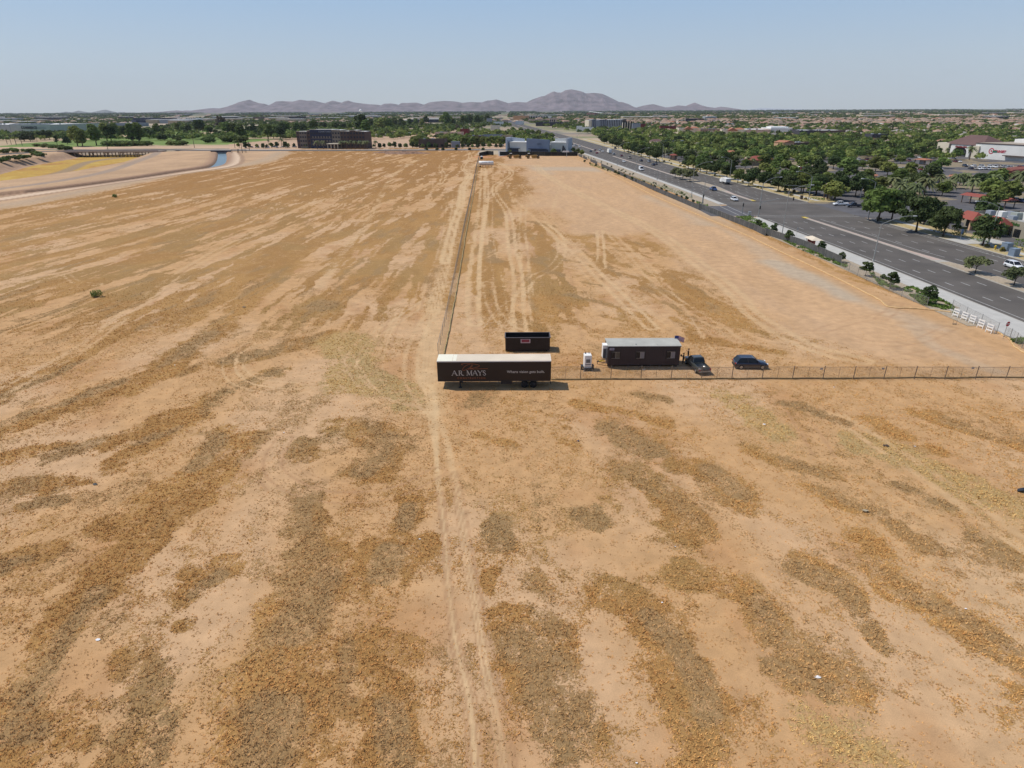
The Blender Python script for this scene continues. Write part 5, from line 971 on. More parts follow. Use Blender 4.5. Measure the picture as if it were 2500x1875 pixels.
PLN = {'street': ('shade_tree', 'tree'), 'streetmid': ('shade_tree', 'tree'), 'mesquite': ('mesquite_tree', 'tree'), 'light': ('green_tree', 'tree'), 'tall': ('eucalyptus_tree', 'tree'), 'talldark': ('pine_tree', 'tree'), 'slim': ('cypress_tree', 'tree'), 'round': ('round_tree', 'tree'), 'brown': ('tamarisk_tree', 'tree'),
       'bush': ('bush', 'bush'), 'bushdark': ('bush', 'bush'), 'bushl': ('bush', 'bush'), 'bigbush': ('large_bush', 'bush'), 'shrub': ('shrub', 'shrub'), 'shrubg': ('shrub', 'shrub'), 'young': ('young_tree', 'tree'), 'palm': ('palm_tree', 'palm'), 'datepalm': ('date_palm', 'palm'), 'fanpalm': ('fan_palm', 'palm')}
PR = random.Random(11); TREEPOS = []
def plant(key, x, y, h, label, group=None, z=0, wide=1.0):
    vs = TK[key]; hv, parts = vs[PR.randrange(len(vs))]; nm, cat = PLN[key]; s = h/hv
    r = empty(nm, (x, y, z), PR.random()*6.283); r.scale = (s*wide*PR.uniform(.92, 1.1), s*wide*PR.uniform(.92, 1.1), s); tag(r, label, cat, group); TREEPOS.append((x, y))
    for pn, me in parts: o = bpy.data.objects.new(pn, me); COL.objects.link(o); o.parent = r
    return r
def gz(px, py):
    z = 0.0
    for _ in range(4): g = P(px, py, z); z = float(paint(np.array([g.x]), np.array([g.y]))[3][0])
    return z
def pplant(key, px, py, top, label, group=None, wide=1.0, z=0):
    g = P(px, py, z); return plant(key, g.x, g.y, hgt(px, py, top), label, group, z, wide)
# far canopy and far roofs as single masses
def blobs(name, x, y, h, R, nq, leaf, m, label, seed):
    rg = np.random.default_rng(seed); n = len(x); d = rg.standard_normal((n, nq, 3)); d /= np.linalg.norm(d, axis=2)[..., None]; d[..., 2] = abs(d[..., 2])*1.0-.25
    c = np.stack([x, y, h*.52], -1)[:, None, :]+d*np.stack([R, R, h*.5], -1)[:, None, :]*(.55+.5*rg.random((n, nq, 1))); nn = d+.5*rg.standard_normal(d.shape); nn /= np.linalg.norm(nn, axis=2)[..., None]
    co, f = leafquads(c.reshape(-1, 3), nn.reshape(-1, 3), np.repeat(leaf, nq)[:, None] if hasattr(leaf, '__len__') else leaf, rg); me = np_mesh(name, co, f, m); o = bpy.data.objects.new(name, me); COL.objects.link(o); tag(o, label, 'trees', kind='stuff'); return o
# ================================================================ buildings
FOOT = []
def col(nm, c, **k): return mat(nm, c, .8, .08, .15, **k)
TANW = col('tan_stucco', (.42, .33, .22)); CREW = col('cream_stucco', (.62, .55, .42)); WHW = col('white_wall', (.68, .67, .63)); BRW = col('brown_stucco', (.10, .072, .058)); DKW = col('charcoal_wall', (.045, .045, .055)); NAVY = col('navy_cladding', (.035, .042, .075)); GRW = col('grey_cladding', (.26, .28, .31)); PINKW = col('pink_stucco', (.50, .36, .28)); REDW = col('dark_red_wall', (.16, .03, .03))
WRF = col('white_membrane_roof', (.78, .77, .73)); TRF = col('tan_roof', (.36, .30, .23)); TER = col('terracotta_tiles', (.36, .15, .085)); BRF = col('brown_tiles', (.13, .075, .065)); RRF = col('red_metal_roof', (.26, .07, .05)); GRF = col('grey_roof', (.33, .33, .31)); DKR = col('dark_roof', (.05, .05, .05))
def bld(name, label, cat, a, c, top, depth, wall, roof, wins=None, group=None, parapet=.7, hm=None, winm=GLS, awn=None):
    A, B = P(*a), P(*c); d = (B-A); Wd = d.length; rz = math.atan2(d.y, d.x); Hh = hm or hgt(a[0], a[1], top)
    r = empty(name, (A.x, A.y, 0), rz); tag(r, label, cat, group); FOOT.append((A.x, A.y, rz, Wd, depth))
    b = MB(); b.box((Wd/2, depth/2, Hh/2-.15), (Wd, depth, Hh+.3-.3)); b.build('wall', wall, r)
    b = MB(); t = .35
    for (x, y, dx, dy) in ((Wd/2, t/2, Wd, t), (Wd/2, depth-t/2, Wd, t), (t/2, depth/2, t, depth-2*t), (Wd-t/2, depth/2, t, depth-2*t)): b.box((x, y, Hh-.15+parapet/2), (dx, dy, parapet))
    b.build('parapet', wall, r)
    b = MB(); b.add([(t, t, Hh-.12), (Wd-t, t, Hh-.12), (Wd-t, depth-t, Hh-.12), (t, depth-t, Hh-.12)], [(0, 1, 2, 3)]); ro = b.build('roof', roof, r)
    if Wd > 14:
        rd = random.Random(int(a[0]))
        for k in range(min(6, int(Wd/14)+1)): q = MB(); q.box((rd.uniform(.15, .85)*Wd, rd.uniform(.3, .7)*depth, Hh+.5), (rd.uniform(1.5, 3), rd.uniform(1.5, 2.5), 1.3)); q.build('roof_unit', GRW, ro)
    if wins:
        nc, nr_, wx, wz, z0, z1 = wins
        for j in range(nr_):
            for i in range(nc):
                q = MB(); q.box(((i+.5)*Wd/nc, -.03, z0+(z1-z0)*(j+.5)/nr_), (wx, .12, wz)); q.build('window', winm, r)
    if awn: q = MB(); q.box((Wd*awn[0], -1.2, awn[1]), (Wd*awn[2], 2.4, .3)); q.build('canopy', awn[3], r)
    return r, Wd, Hh
def gable(parent, x, y, w, d, z, h, m, name='roof', hip=0, oh=.6):
    b = MB(); x0, x1, y0, y1 = x-oh, x+w+oh, y-oh, y+d+oh; hx = hip*(d/2+oh)
    vs = [(x0, y0, z), (x1, y0, z), (x1, y1, z), (x0, y1, z), (x0+hx, (y0+y1)/2, z+h), (x1-hx, (y0+y1)/2, z+h)]
    b.add(vs, [(0, 1, 5, 4), (2, 3, 4, 5), (1, 2, 5), (3, 0, 4), (3, 2, 1, 0)]); return b.build(name, m, parent)
def ygable(parent, x, y, w, d, z, h, m, name='roof', oh=.4):
    b = MB(); x0, x1, y0, y1 = x-oh, x+w+oh, y-oh, y+d+oh; b.add([(x0, y0, z), (x1, y0, z), (x1, y1, z), (x0, y1, z), ((x0+x1)/2, y0, z+h), ((x0+x1)/2, y1, z+h)], [(0, 4, 5, 3), (1, 2, 5, 4), (0, 1, 4), (2, 3, 5), (3, 2, 1, 0)]); return b.build(name, m, parent)
def front_text(parent, s, x, z, size, m, sp=1.0, bold=.03, y=-.2): return text_mesh('lettering', s, size, m, parent, (x, y, z), FR, extrude=.05, bold=bold, spacing=sp)
# ---- hotel beyond the field
A, B = P(727, 362), P(893, 363); d = B-A; WH = d.length; rz = math.atan2(d.y, d.x); r = empty('hotel', (A.x, A.y, 0), rz); tag(r, 'brown four storey hotel with dark central front beyond the far edge of the field', 'hotel'); FOOT.append((A.x, A.y, rz, WH, 20)); HH = hgt(800, 362, 319.5)
BEI = col('taupe_stucco', (.20, .165, .13)); BRH = col('brown_hotel_stucco', (.115, .072, .058)); k_ = WH/166.0
for (x0, x1, dh, y0, m_, nc) in ((0, 8, -.6, .5, BRH, 1), (8, 26, -.8, 0, BEI, 3), (26, 34, .1, 1, BRH, 1), (34, 88, 1.2, .3, NAVY, 8), (88, 108, .8, -.4, BEI, 3), (108, 130, -.4, 0, BRH, 3), (130, 145, .5, .6, BRH, 2), (145, 166, -.6, 0, BRH, 3)):
    b = MB(); hh = HH+dh; b.box(((x0+x1)/2*k_, 9+y0/2, hh/2), ((x1-x0)*k_-.02, 18-y0, hh)); w = b.build('wall', m_, r)
    b = MB(); b.box(((x0+x1)/2*k_, y0+.2, hh+.2), ((x1-x0)*k_, .5, .35)); b.build('cornice', CREW, w); b = MB(); b.box(((x0+x1)/2*k_, 9.5, hh+.08), ((x1-x0)*k_-1, 16, .1)); b.build('roof', WRF, w)
    for fl in range(4):
        if m_ is NAVY and fl < 3: q = MB(); q.box(((x0+x1)/2*k_, y0-.12, 2.4+fl*3.6+1.1), ((x1-x0)*k_*.94, .18, 2.1)); q.build('panel', BEI, w)
        for i in range(nc): q = MB(); q.box(((x0+(x1-x0)*(i+.5)/nc)*k_, y0-.2, 2.5+fl*3.75+(.9 if fl else .6)), (1.7, .12, 1.75)); q.build('window', DKW, w)
front_text(r, 'COURTYARD', 71*k_, HH-.6, 2.1, col('pale_blue_grey_letters', (.26, .28, .31)), 1.1, .05, .0)
b = MB(); b.box((96*k_, -5, 4.8), (50*k_*.6, 9, .8)); pc = b.build('porch_roof', CREW, r); b = MB()
for xx in (84, 92, 100, 108): b.box((xx*k_, -9, 2.2), (.7, .7, 4.4))
b.build('column', CREW, pc)
# ---- showroom
A, B = P(1236, 371), P(1389, 374); d = B-A; Ws = d.length; rz = math.atan2(d.y, d.x); r = empty('showroom', (A.x, A.y, 0), rz); tag(r, 'blue-grey car showroom with tall angled metal fins at the far end of the site', 'showroom'); FOOT.append((A.x, A.y, rz, Ws, 30)); k_ = Ws/153.
SIL = col('silver_panel', (.40, .44, .50)); BLP = col('blue_grey_panel', (.17, .21, .30)); CONCW = col('pale_concrete_panel', (.55, .55, .52)); px2h = hgt(1300, 371, 337)/34.
def fin(x0, x1, h0, h1, y, m_, dpt=1.2, nm='fin', zb=0): q = MB(); q.xprism([(x0*k_, zb), (x1*k_, zb), (x1*k_, h1*px2h), (x0*k_, h0*px2h)], y, y+dpt); return q.build(nm, m_, r)
fin(0, 37, 35.5, 32, 9, SIL); fin(0, 3.5, 35.5, 35, -1.5, SIL, 10.4); fin(53, 108, 34, 31, -3, BLP, 2.0); fin(113, 150, 33.5, 35.5, 8, CONCW, 1.4); fin(149, 153, 35.5, 35.5, -4, SIL, 13.3)
b = MB(); b.box((30*k_, 10, 12.2*px2h), (46*k_, 17, 24*px2h)); b.box((125*k_, 10, 12.4*px2h), (40*k_, 15, 24.6*px2h)); b.box((80*k_, 8, 10*px2h), (54*k_, 18, 19*px2h)); b.build('wall', CONCW, r)
b = MB(); b.box((30*k_, 10, 24.4*px2h), (46.6*k_, 17.6, .5)); b.box((125*k_, 10, 24.9*px2h), (40.6*k_, 15.6, .5)); b.build('roof', WRF, r)
for (x0, x1) in ((8, 29), (64, 106), (112, 132), (137, 148)):
    q = MB(); q.box(((x0+x1)/2*k_, (1.3 if x0 != 64 else -3.3), 4.3*px2h), ((x1-x0)*k_, .6, 8*px2h)); q.build('window', NAVY, r)
b = MB(); b.box((80*k_, -3.6, 9.4*px2h), (44*k_, 1.2, .5)); b.box((20*k_, .7, 9.2*px2h), (26*k_, 1.6, .4)); b.build('canopy', NAVY, r)
b = MB(); 
for (dx, dz, w_, h_) in ((0, 1.6, 9, .35), (0, -1.6, 9, .35), (-4.4, 0, .35, 3.2), (4.4, 0, .35, 3.2), (-1.2, 0, 2.6, 1.0), (1.6, .3, 1.6, 1.2)): b.box((84*k_+dx*.42, -3.1, 21.5*px2h+dz*.42), (w_*.42, .12, h_*.42))
b.build('logo', col('dark_blue_logo', (.07, .09, .14)), r)
b = MB(); b.xprism([(136*k_, .1), (150*k_, .1), (140*k_, 18*px2h), (138*k_, 18*px2h)], -.6, .1); b.build('glass_wedge', DKW, r)
g = P(1381, 383); q = empty('totem_sign', (g.x, g.y, 0)); tag(q, 'white car-shaped totem sign standing before the showroom', 'sign'); b = MB(); b.box((0, 0, 4.2), (6.0, .4, 1.2), top=.8); b.build('panel', WHW, q); b = MB(); b.tube([(.8, 0, 0), (.8, 0, 3.8)], .25, 6); b.build('post', STEEL, q)
# ---- table of the other buildings
BL = [
 ('retail_building', 'dark brown flat shop building at the far edge of the field, white roof units', 'building', (1023, 361), (1086, 361), 341, 16, BRW, TRF, (5, 1, 3, 2.5, .5, 4)),
 ('storage_shed', 'pale grey boxy shed between trees beyond the field', 'shed', (1102, 361), (1121, 361), 347, 8, GRW, WRF, None),
 ('retail_building', 'long low shop row with tan flat roof behind the bright green trees', 'building', (1140, 352), (1176, 352), 333, 18, BRW, TRF, (4, 1, 2.5, 2.5, .5, 4)),
 ('retail_building', 'low shop row with black roof edge left of the blue-grey showroom', 'building', (1177, 350), (1222, 350), 331, 22, GRW, DKR, (5, 1, 3, 2, .5, 4)),
 ('retail_building', 'small tan end block of the shop row beside the showroom', 'building', (1223, 349), (1248, 349), 332, 18, TANW, TRF, None),
 ('warehouse', 'pink-walled workshop with long pale roof beyond the shop row', 'building', (1062, 335), (1126, 335), 324, 22, PINKW, WRF, (8, 1, 2, 1.5, .5, 4)),
 ('red_building', 'dark red two storey building with red roof in the middle distance', 'building', (1124, 332), (1142, 332), 316, 18, REDW, RRF, None),
 ('open_shelter', 'white flat canopy right of the dark red building', 'shelter', (1142, 327), (1162, 327), 320, 14, DKW, WRF, None),
 ('retail_building', 'small flat roofed shop with chimney behind the showroom', 'building', (1278, 335), (1323, 335), 329, 16, BRW, TRF, None),
 ('retail_building', 'pale gabled shop among the trees right of the billboard', 'building', (1198, 317), (1216, 317), 307, 20, CREW, GRF, None),
 ('office_building', 'white office block right of the billboard, half hidden by trees', 'building', (1205, 308), (1226, 308), 298, 22, WHW, GRF, None),
 ('office_building', 'curved grey roofed office where the boulevard bends', 'building', (1258, 304), (1275, 304), 296, 25, WHW, GRF, None),
 ('shopping_mall', 'distant orange and cream shopping block left of the boulevard end', 'building', (1253, 293), (1282, 293), 283, 60, col('orange_stucco', (.45, .25, .13)), TRF, None),
 ('shopping_mall', 'distant white and grey shop row with dark bays', 'building', (1282, 292), (1338, 292), 284, 60, WHW, WRF, (9, 1, 9, 9, 2, 13)),
 ('shopping_mall', 'low pink arcade in front of the distant white shop row', 'building', (1290, 299), (1342, 299), 292, 40, PINKW, TER, None),
 ('tower_building', 'square pink tower block beside the distant arcade', 'building', (1342, 301), (1356, 301), 289, 22, PINKW, TER, (3, 1, 3, 5, 2, 12)),
 ('retail_building', 'long dark fronted store with cream roof edge behind the trees', 'building', (1308, 308), (1370, 308), 299, 40, DKW, CREW, None),
 ('retail_building', 'white corner store at the tree line left of the grey hotel', 'building', (1407, 322), (1420, 322), 309, 20, WHW, WRF, None),
 ('retail_building', 'low grey roofed store below the grey hotel', 'building', (1420, 322), (1448, 322), 312, 26, WHW, GRF, None),
 ('retail_building', 'beige and grey cinema-like block with red end wall right of the grey hotel', 'building', (1519, 319), (1543, 319), 301, 40, CREW, TRF, (4, 1, 3, 14, 2, 16)),
 ('retail_building', 'dark grey wall building next to the beige block', 'building', (1543, 320), (1563, 320), 303, 40, GRW, DKR, None),
 ('retail_building', 'dark red block next to the dark grey wall', 'building', (1563, 317), (1576, 317), 304, 36, REDW, DKR, None),
 ('retail_building', 'wide low store with white roof beyond the orange gables', 'building', (1596, 304), (1650, 304), 298, 70, DKW, WRF, None),
 ('retail_building', 'dark red shop with brown roof in the mall row', 'building', (1611, 322), (1650, 322), 309, 24, REDW, BRF, None),
 ('retail_building', 'cream corner of the distant navy office block', 'building', (1655, 302), (1673, 302), 293, 30, CREW, CREW, (2, 1, 5, 8, 0, 9)),
 ('office_building', 'long navy glass office block in the middle distance', 'building', (1673, 301), (1718, 301), 290, 40, NAVY, WRF, (7, 2, 6, 3, 1, 14)),
 ('office_building', 'low grey wing right of the navy office block', 'building', (1718, 301), (1757, 301), 293, 40, GRW, CREW, None),
 ('retail_building', 'tan mall store with orange gable, left end of the mall row', 'building', (1656, 328), (1709, 328), 314, 34, CREW, TRF, None),
 ('retail_building', 'brown fronted mall store in the middle of the mall row', 'building', (1709, 330), (1761, 330), 316, 38, col('brown_front', (.24, .165, .12)), TRF, None),
 ('retail_building', 'cream mall store with orange tiled gable, centre of the mall row', 'building', (1761, 331), (1820, 331), 317, 36, CREW, TRF, None),
 ('retail_building', 'long mall store with bright white roof and dark front', 'building', (1816, 331), (1880, 331), 317, 60, PINKW, WRF, None),
 ('retail_building', 'mall store with raised bright white roof block', 'building', (1880, 330), (1932, 330), 314, 60, WHW, WRF, None),
 ('retail_building', 'right hand mall store with white roof over charcoal front', 'building', (1950, 334), (1990, 334), 319, 46, DKW, WRF, None),
 ('retail_building', 'last mall store on the right with white roof strip', 'building', (1990, 333), (2062, 333), 319, 46, BRW, WRF, None),
 ('restaurant', 'low restaurant with pale flat roof and navy wall inside the palms', 'building', (1620, 357), (1680, 357), 346, 18, NAVY, GRF, (5, 1, 3, 2, .5, 4)),
 ('restaurant', 'peach stucco restaurant with red sign in the mall parking', 'building', (1912, 370), (1936, 369), 348, 12, col('peach_stucco', (.56, .34, .20)), TER, None),
 ('restaurant', 'low brown extension of the peach restaurant with pale roof', 'building', (1936, 366), (1985, 364), 350, 14, BRW, CREW, (4, 1, 2, 2, .5, 4)),
 ('restaurant', 'small tan building with orange roof left of the big cream store', 'building', (2126, 350), (2163, 350), 329, 20, DKW, WRF, None),
 ('restaurant', 'low terracotta roofed restaurant in the tree belt', 'building', (2090, 334), (2120, 334), 328, 14, CREW, TER, None),
 ('shop', 'grey-white rooftop box shop above the red roofed bank', 'building', (1828, 402), (1878, 402), 388, 12, PINKW, WRF, None),
 ('utility_shed', 'grey metal shed behind the red canopy on the right', 'shed', (2455, 466), (2480, 466), 446, 5, DKW, GRF, None),
 ('warehouse', 'huge pale warehouse with dark lettering at the left edge behind the golf course', 'warehouse', (-120, 326), (126, 327), 304.5, 110, col('pale_grey_wall', (.42, .42, .39)), WRF, None),
 ('warehouse', 'pale gabled end bay of the huge warehouse with dark window', 'warehouse', (126, 325), (138, 322), 303, 60, GRW, GRF, None),
 ('warehouse', 'long blue-grey warehouse behind the leftmost tall trees', 'warehouse', (170, 322), (240, 322), 306, 50, GRW, GRF, None),
 ('warehouse', 'dark walled warehouse with white roof right of the tall trees', 'warehouse', (275, 309), (325, 309), 301, 60, GRW, WRF, None),
 ('warehouse', 'navy factory with pale roof, left distance', 'warehouse', (326, 299), (395, 299), 289, 80, NAVY, GRF, None),
 ('warehouse', 'lower navy hall with white roof in front of the navy factory', 'warehouse', (332, 301), (390, 300), 293.5, 30, NAVY, WRF, None),
 ('warehouse', 'dark purple block right of the navy factory', 'warehouse', (393, 299), (418, 299), 291, 60, DKW, DKR, None),
 ('apartment_block', 'white and grey apartment row behind the golf trees', 'building', (455, 301), (480, 301), 289, 30, WHW, DKR, (6, 2, 3, 3, 2, 18)),
 ('warehouse', 'dark hall with flat roof above the golf trees, left of the brown tree', 'warehouse', (545, 293), (575, 293), 286, 60, DKW, DKR, None),
 ('warehouse', 'dark brown hall with white roof sections above the golf course', 'warehouse', (618, 294), (662, 294), 286, 60, BRW, DKR, None),
 ('warehouse', 'long white roofed hall between two dark blocks', 'warehouse', (662, 291), (697, 291), 286.5, 60, DKW, WRF, None),
 ('warehouse', 'dark block right of the long white roofed hall', 'warehouse', (695, 294), (728, 294), 285, 60, DKW, DKR, None),
 ('warehouse', 'white roofed hall ending the row of dark blocks', 'warehouse', (728, 291), (763, 291), 286, 60, DKW, WRF, None),
 ('warehouse', 'tan domed hall at the left distance', 'warehouse', (126, 300), (165, 299), 293.5, 80, PINKW, CREW, None),
 ('warehouse', 'white sloped hangar roof at the left picture edge', 'warehouse', (-30, 293), (14, 292), 285.5, 60, WHW, WRF, None),
 ('stadium', 'red wedge shaped hall with white sloped roof near the horizon', 'building', (1432, 283), (1452, 283), 276, 60, col('brick_red_hall', (.25, .12, .10)), WRF, None),
]
for e in BL:
    nm, lb, ct, a, c, tp, dp, wl2, rf2, wn2 = e; r, Wd, Hh = bld(nm, lb, ct, a, c, tp, dp, wl2, rf2, wn2)
    if 'orange gable' in lb or 'orange tiled' in lb: ygable(r, Wd*.22, -1, Wd*.45, 14, Hh-1.5, 4.5, TER); gable(r, Wd*.5, 2, Wd*.48, 10, Hh, 2.6, TER, hip=1)
    if 'raised bright white' in lb: q = MB(); q.box((Wd*.45, 20, Hh+1.2), (Wd*.8, 30, 2.4)); q.build('upper_roof', WRF, r)
    if 'peach stucco' in lb: q = MB(); q.box((Wd*.12, -.3, Hh*.55), (Wd*.3, .3, 2.2)); q.build('sign', RED, r); ygable(r, 0, 0, Wd, 12, Hh, 1.6, TER)
    if 'dark lettering' in lb:
        front_text(r, 'COMMERCE', Wd*.80, Hh*.66, 5.6, DKW, 1.2, .35, -.3); front_text(r, 'DISTRIBUTION', Wd*.905, Hh*.63, 3.4, GRW, 1.2, .12, -.3)
    if 'dark window' in lb: q = MB(); q.box((Wd*.5, -.3, Hh*.6), (Wd*.6, .3, 7)); q.build('window', NAVY, r)
    if 'wedge shaped' in lb: q = MB(); q.add([(Wd*.1, 0, Hh+9), (Wd*1.7, 0, Hh), (Wd*1.7, 50, Hh), (Wd*.1, 50, Hh+9)], [(0, 1, 2, 3)]); q.build('sloped_roof', WRF, r)
    if 'chimney' in lb: q = MB(); q.box((2, 4, Hh+2.5), (1.6, 1.6, 5)); q.build('chimney', col('rust', (.20, .07, .04)), r)
    if 'middle of the mall row' in lb: front_text(r, 'Kohls', Wd*.48, Hh*.68, 3.6, CREW, 1, .1)
    if 'orange roof left' in lb: gable(r, -1, -3, Wd*.45, 5, 4.0, 1.5, TER)
    if 'rooftop box' in lb: gable(r, -3, -9, Wd+4, 10, 3.6, 2.6, RRF, hip=1); q = MB(); q.box((Wd*.5, -4, 1.75), (Wd-2, 7, 3.5)); q.build('wall', TANW, r)
# grey hotel in segments
A, B = P(1437, 316), P(1528, 315); d = B-A; Wg = d.length; rz = math.atan2(d.y, d.x); r = empty('hotel', (A.x, A.y, 0), rz); tag(r, 'tall pale grey and navy hotel standing over the trees in the right distance', 'hotel'); FOOT.append((A.x, A.y, rz, Wg, 24)); Hg = hgt(1480, 316, 292); k_ = Wg/91
for (x0, x1, dh, m_, nc) in ((0, 7, -1.5, CREW, 0), (7, 17, 0, NAVY, 2), (17, 27, -1, GRW, 0), (27, 43, 0, NAVY, 4), (43, 81, -.5, col('pale_grey_cladding', (.42, .45, .48)), 9), (81, 91, .5, BRW, 0)):
    b = MB(); b.box(((x0+x1)/2*k_, 12, (Hg+dh)/2), ((x1-x0)*k_-.05, 24, Hg+dh)); w = b.build('wall', m_, r)
    b = MB(); b.box(((x0+x1)/2*k_, 12, Hg+dh+.1), ((x1-x0)*k_-1, 22, .2)); b.build('roof', WRF, w)
    for fl in range(5):
        for i in range(nc): q = MB(); q.box(((x0+(x1-x0)*(i+.5)/nc)*k_, -.1, 5+fl*(Hg-6)/5+1), (2.0, .3, 2.1)); q.build('window', DKW if m_ is not NAVY else GRW, w)
# billboard, water towers
g = P(1195, 303); r = empty('billboard', (g.x, g.y, 0), -.2); tag(r, 'pale grey billboard on a post above the trees left of the boulevard', 'billboard'); h_ = hgt(1195, 303, 289)
b = MB(); b.box((0, 0, h_-4), (16, 1, 8)); b.build('panel', GRW, r); b = MB(); b.tube([(0, 0, 0), (0, 0, h_-8)], .6, 8); b.build('post', STEEL, r)
for (px, py, tp, lb) in ((882, 287, 266, 'white water tower with cone top above the tallest dark tree'), (586.5, 281.5, 275.5, 'small distant white water tower on the left plain')):
    g = P(px, py); h_ = hgt(px, py, tp); r = empty('water_tower', (g.x, g.y, 0)); tag(r, lb, 'water tower'); R_ = h_*.19; b = MB(); b.tube([(0, 0, h_*.62), (0, 0, h_*.70), (0, 0, h_*.84), (0, 0, h_*.94), (0, 0, h_)], [R_*.3, R_*.95, R_, R_*.6, .3], 20); b.build('tank', WHT, r, True)
    b = MB(); b.tube([(0, 0, 0), (0, 0, h_*.64)], R_*.25, 10); b.build('leg', GRW, r)
# ---- big store with the bullseye
A, B = P(2283, 377), P(2362, 384); d = B-A; Wt = d.length; rz = math.atan2(d.y, d.x); r = empty('big_store', (A.x, A.y, 0), rz); tag(r, 'cream store front with brown hipped roof and arched dark entrance at the right', 'store'); FOOT.append((A.x, A.y, rz, Wt, 30)); Ht_ = hgt(2320, 378, 350)
b = MB(); b.box((Wt*.18, 10, Ht_*.5), (Wt*.36, 20, Ht_+1.2)); b.build('tower_wall', CREW, r)
b = MB(); n = 10; x0, x1 = Wt*.40, Wt*.98; cx, rr_ = (x0+x1)/2, (x1-x0)*.36; arc = [(cx-rr_*math.cos(math.pi*i/n), 3.2+rr_*.55*math.sin(math.pi*i/n)) for i in range(n+1)]
b.xprism([(x0, 0)]+[(cx-rr_, 0)]+arc+[(cx+rr_, 0), (x1, 0), (x1, Ht_), (x0, Ht_)], 1.0, 2.0); b.build('front_wall', WHW, r)
b = MB(); b.box((cx, 12, Ht_*.42), ((x1-x0)-.2, 19, Ht_*.84)); b.build('wall', DKW, r); front_text(r, 'American Style', cx+.6, Ht_*.82, 2.0, mat('dark_red_letters', (.20, .02, .03), .5), 1, .08, .8)
gable(r, Wt*.20, 1, Wt*1.1, 24, Ht_, 7, BRF, hip=.9); b = MB(); b.box((Wt*.37, 1, Ht_*.45), (1.2, 1, 5)); b.build('recess', DKW, r)
A, B = P(2374, 386), P(2545, 398); d = B-A; Wt = d.length; rz = math.atan2(d.y, d.x); r = empty('big_store', (A.x, A.y, 0), rz); tag(r, 'long cream store wall with a red bullseye sign at the right edge', 'store'); FOOT.append((A.x, A.y, rz, Wt, 90)); Ht_ = hgt(2430, 391, 354)
b = MB(); b.box((Wt/2, 45, Ht_/2), (Wt, 90, Ht_)); b.build('wall', WHW, r); b = MB(); b.box((Wt/2, 45, Ht_+.35), (Wt+.6, 90.6, .5)); b.build('cornice', BRW, r); b = MB(); b.box((Wt/2, 45.5, Ht_+.65), (Wt-2, 88, .16)); b.build('roof', TRF, r)
b = MB(); b.box((Wt*.45, 40, Ht_+2), (Wt*.5, 30, 2.6)); b.build('upper_roof', WRF, r); b = MB(); b.box((1.6, -.6, Ht_*.42), (5, 1.2, Ht_*.84)); b.build('pilaster', CREW, r); b = MB(); b.box((Wt*.62, -1.5, 3.4), (Wt*.3, 3, .5)); b.build('canopy', BRW, r)
u = Wt/171; bx, bz = 44*u, Ht_*.56
def ring(r0, r1, m_, y): 
    b = MB(); n = 24; vs = []
    for i in range(n): a = 6.283*i/n; vs += [(bx+r0*math.cos(a), y, bz+r0*math.sin(a)), (bx+r1*math.cos(a), y, bz+r1*math.sin(a))]
    b.add(vs, [(2*i, (2*i+2) % (2*n), (2*i+3) % (2*n), 2*i+1) for i in range(n)]); b.build('bullseye', m_, r)
SRED = mat('sign_red', (.45, .04, .06), .6, .05, 1); ring(1.45, 2.1, SRED, -.12); ring(0.01, .62, SRED, -.12)
b = MB(); b.box((bx+4.2*u*2.2, -.15, bz-.2), (3.4, .2, 1.3)); b.build('sign', mat('sign_green', (.03, .13, .08), .6), r); front_text(r, 'TARGET', bx+10*u*2.2, bz-.1, 2.3, SRED, 1.05, .1, -.15)
# ---- strip mall by the road, lower right
A, B = P(2352, 552), P(2560, 601); d = B-A; Wm = d.length; rz = math.atan2(d.y, d.x); r = empty('strip_mall', (A.x, A.y, 0), rz); tag(r, 'tan strip mall with rooftop units, lettered parapet and red tiled porches at the right edge', 'building'); Hm = hgt(2352, 552, 515); FOOT.append((A.x, A.y, rz, Wm, 20))
TM = col('warm_grey_stucco', (.30, .265, .20)); b = MB(); b.box((Wm/2, .2, Hm/2), (Wm, .4, Hm)); b.box((.2, 9, Hm/2), (.4, 17.6, Hm)); b.box((Wm/2, 17.8, Hm/2-.2), (Wm, .4, Hm-.4)); b.box((Wm-.2, 9, Hm/2), (.4, 17.2, Hm)); b.build('wall', TM, r)
b = MB(); b.box((Wm/2, 9, Hm-1.4), (Wm-.9, 17, .3)); ro = b.build('roof', GRF, r)
for i, (x, y, s) in enumerate(((2.5, 6, 1.7), (6, 7, 1.9), (9.5, 9, 2.0), (13, 5, 1.6), (12, 11, 2.2), (17, 8, 1.5), (20, 6, 1.3), (22, 10, 1.6), (7.5, 12, 1.6), (3.5, 12, 1.5), (25, 7, 1.2))):
    q = MB(); q.box((x, y, Hm-1.25+s*.5), (s*1.3, s, s)); q.build('roof_unit', (GRW, WHW, col('greenish_grey', (.34, .36, .32)))[i % 3], ro)
q = MB(); q.box((2.2, -.3, Hm*.80), (2.2, .4, .75)); q.build('sign', mat('bright_red', (.5, .01, .04), .4), r); front_text(r, 'Subway', 7.3, Hm*.84, .95, mat('bright_yellow', (.75, .65, .03), .4), 1, .04, -.1); front_text(r, 'QJules', Wm*.60, Hm*.80, 1.25, mat('sign_dark_green', (.05, .12, .03), .5), 1.05, .03, -.1)
for x in (4.5, 15.2): gable(r, x-3.0, -4.2, 7, 4.2, 3.3, 2.2, RRF, hip=.6); q = MB(); q.box((x-2.4, -3.8, 1.65), (.7, .7, 3.3)); q.box((x+3.2, -3.8, 1.65), (.7, .7, 3.3)); q.build('porch_column', col('peach', (.55, .36, .22)), r)
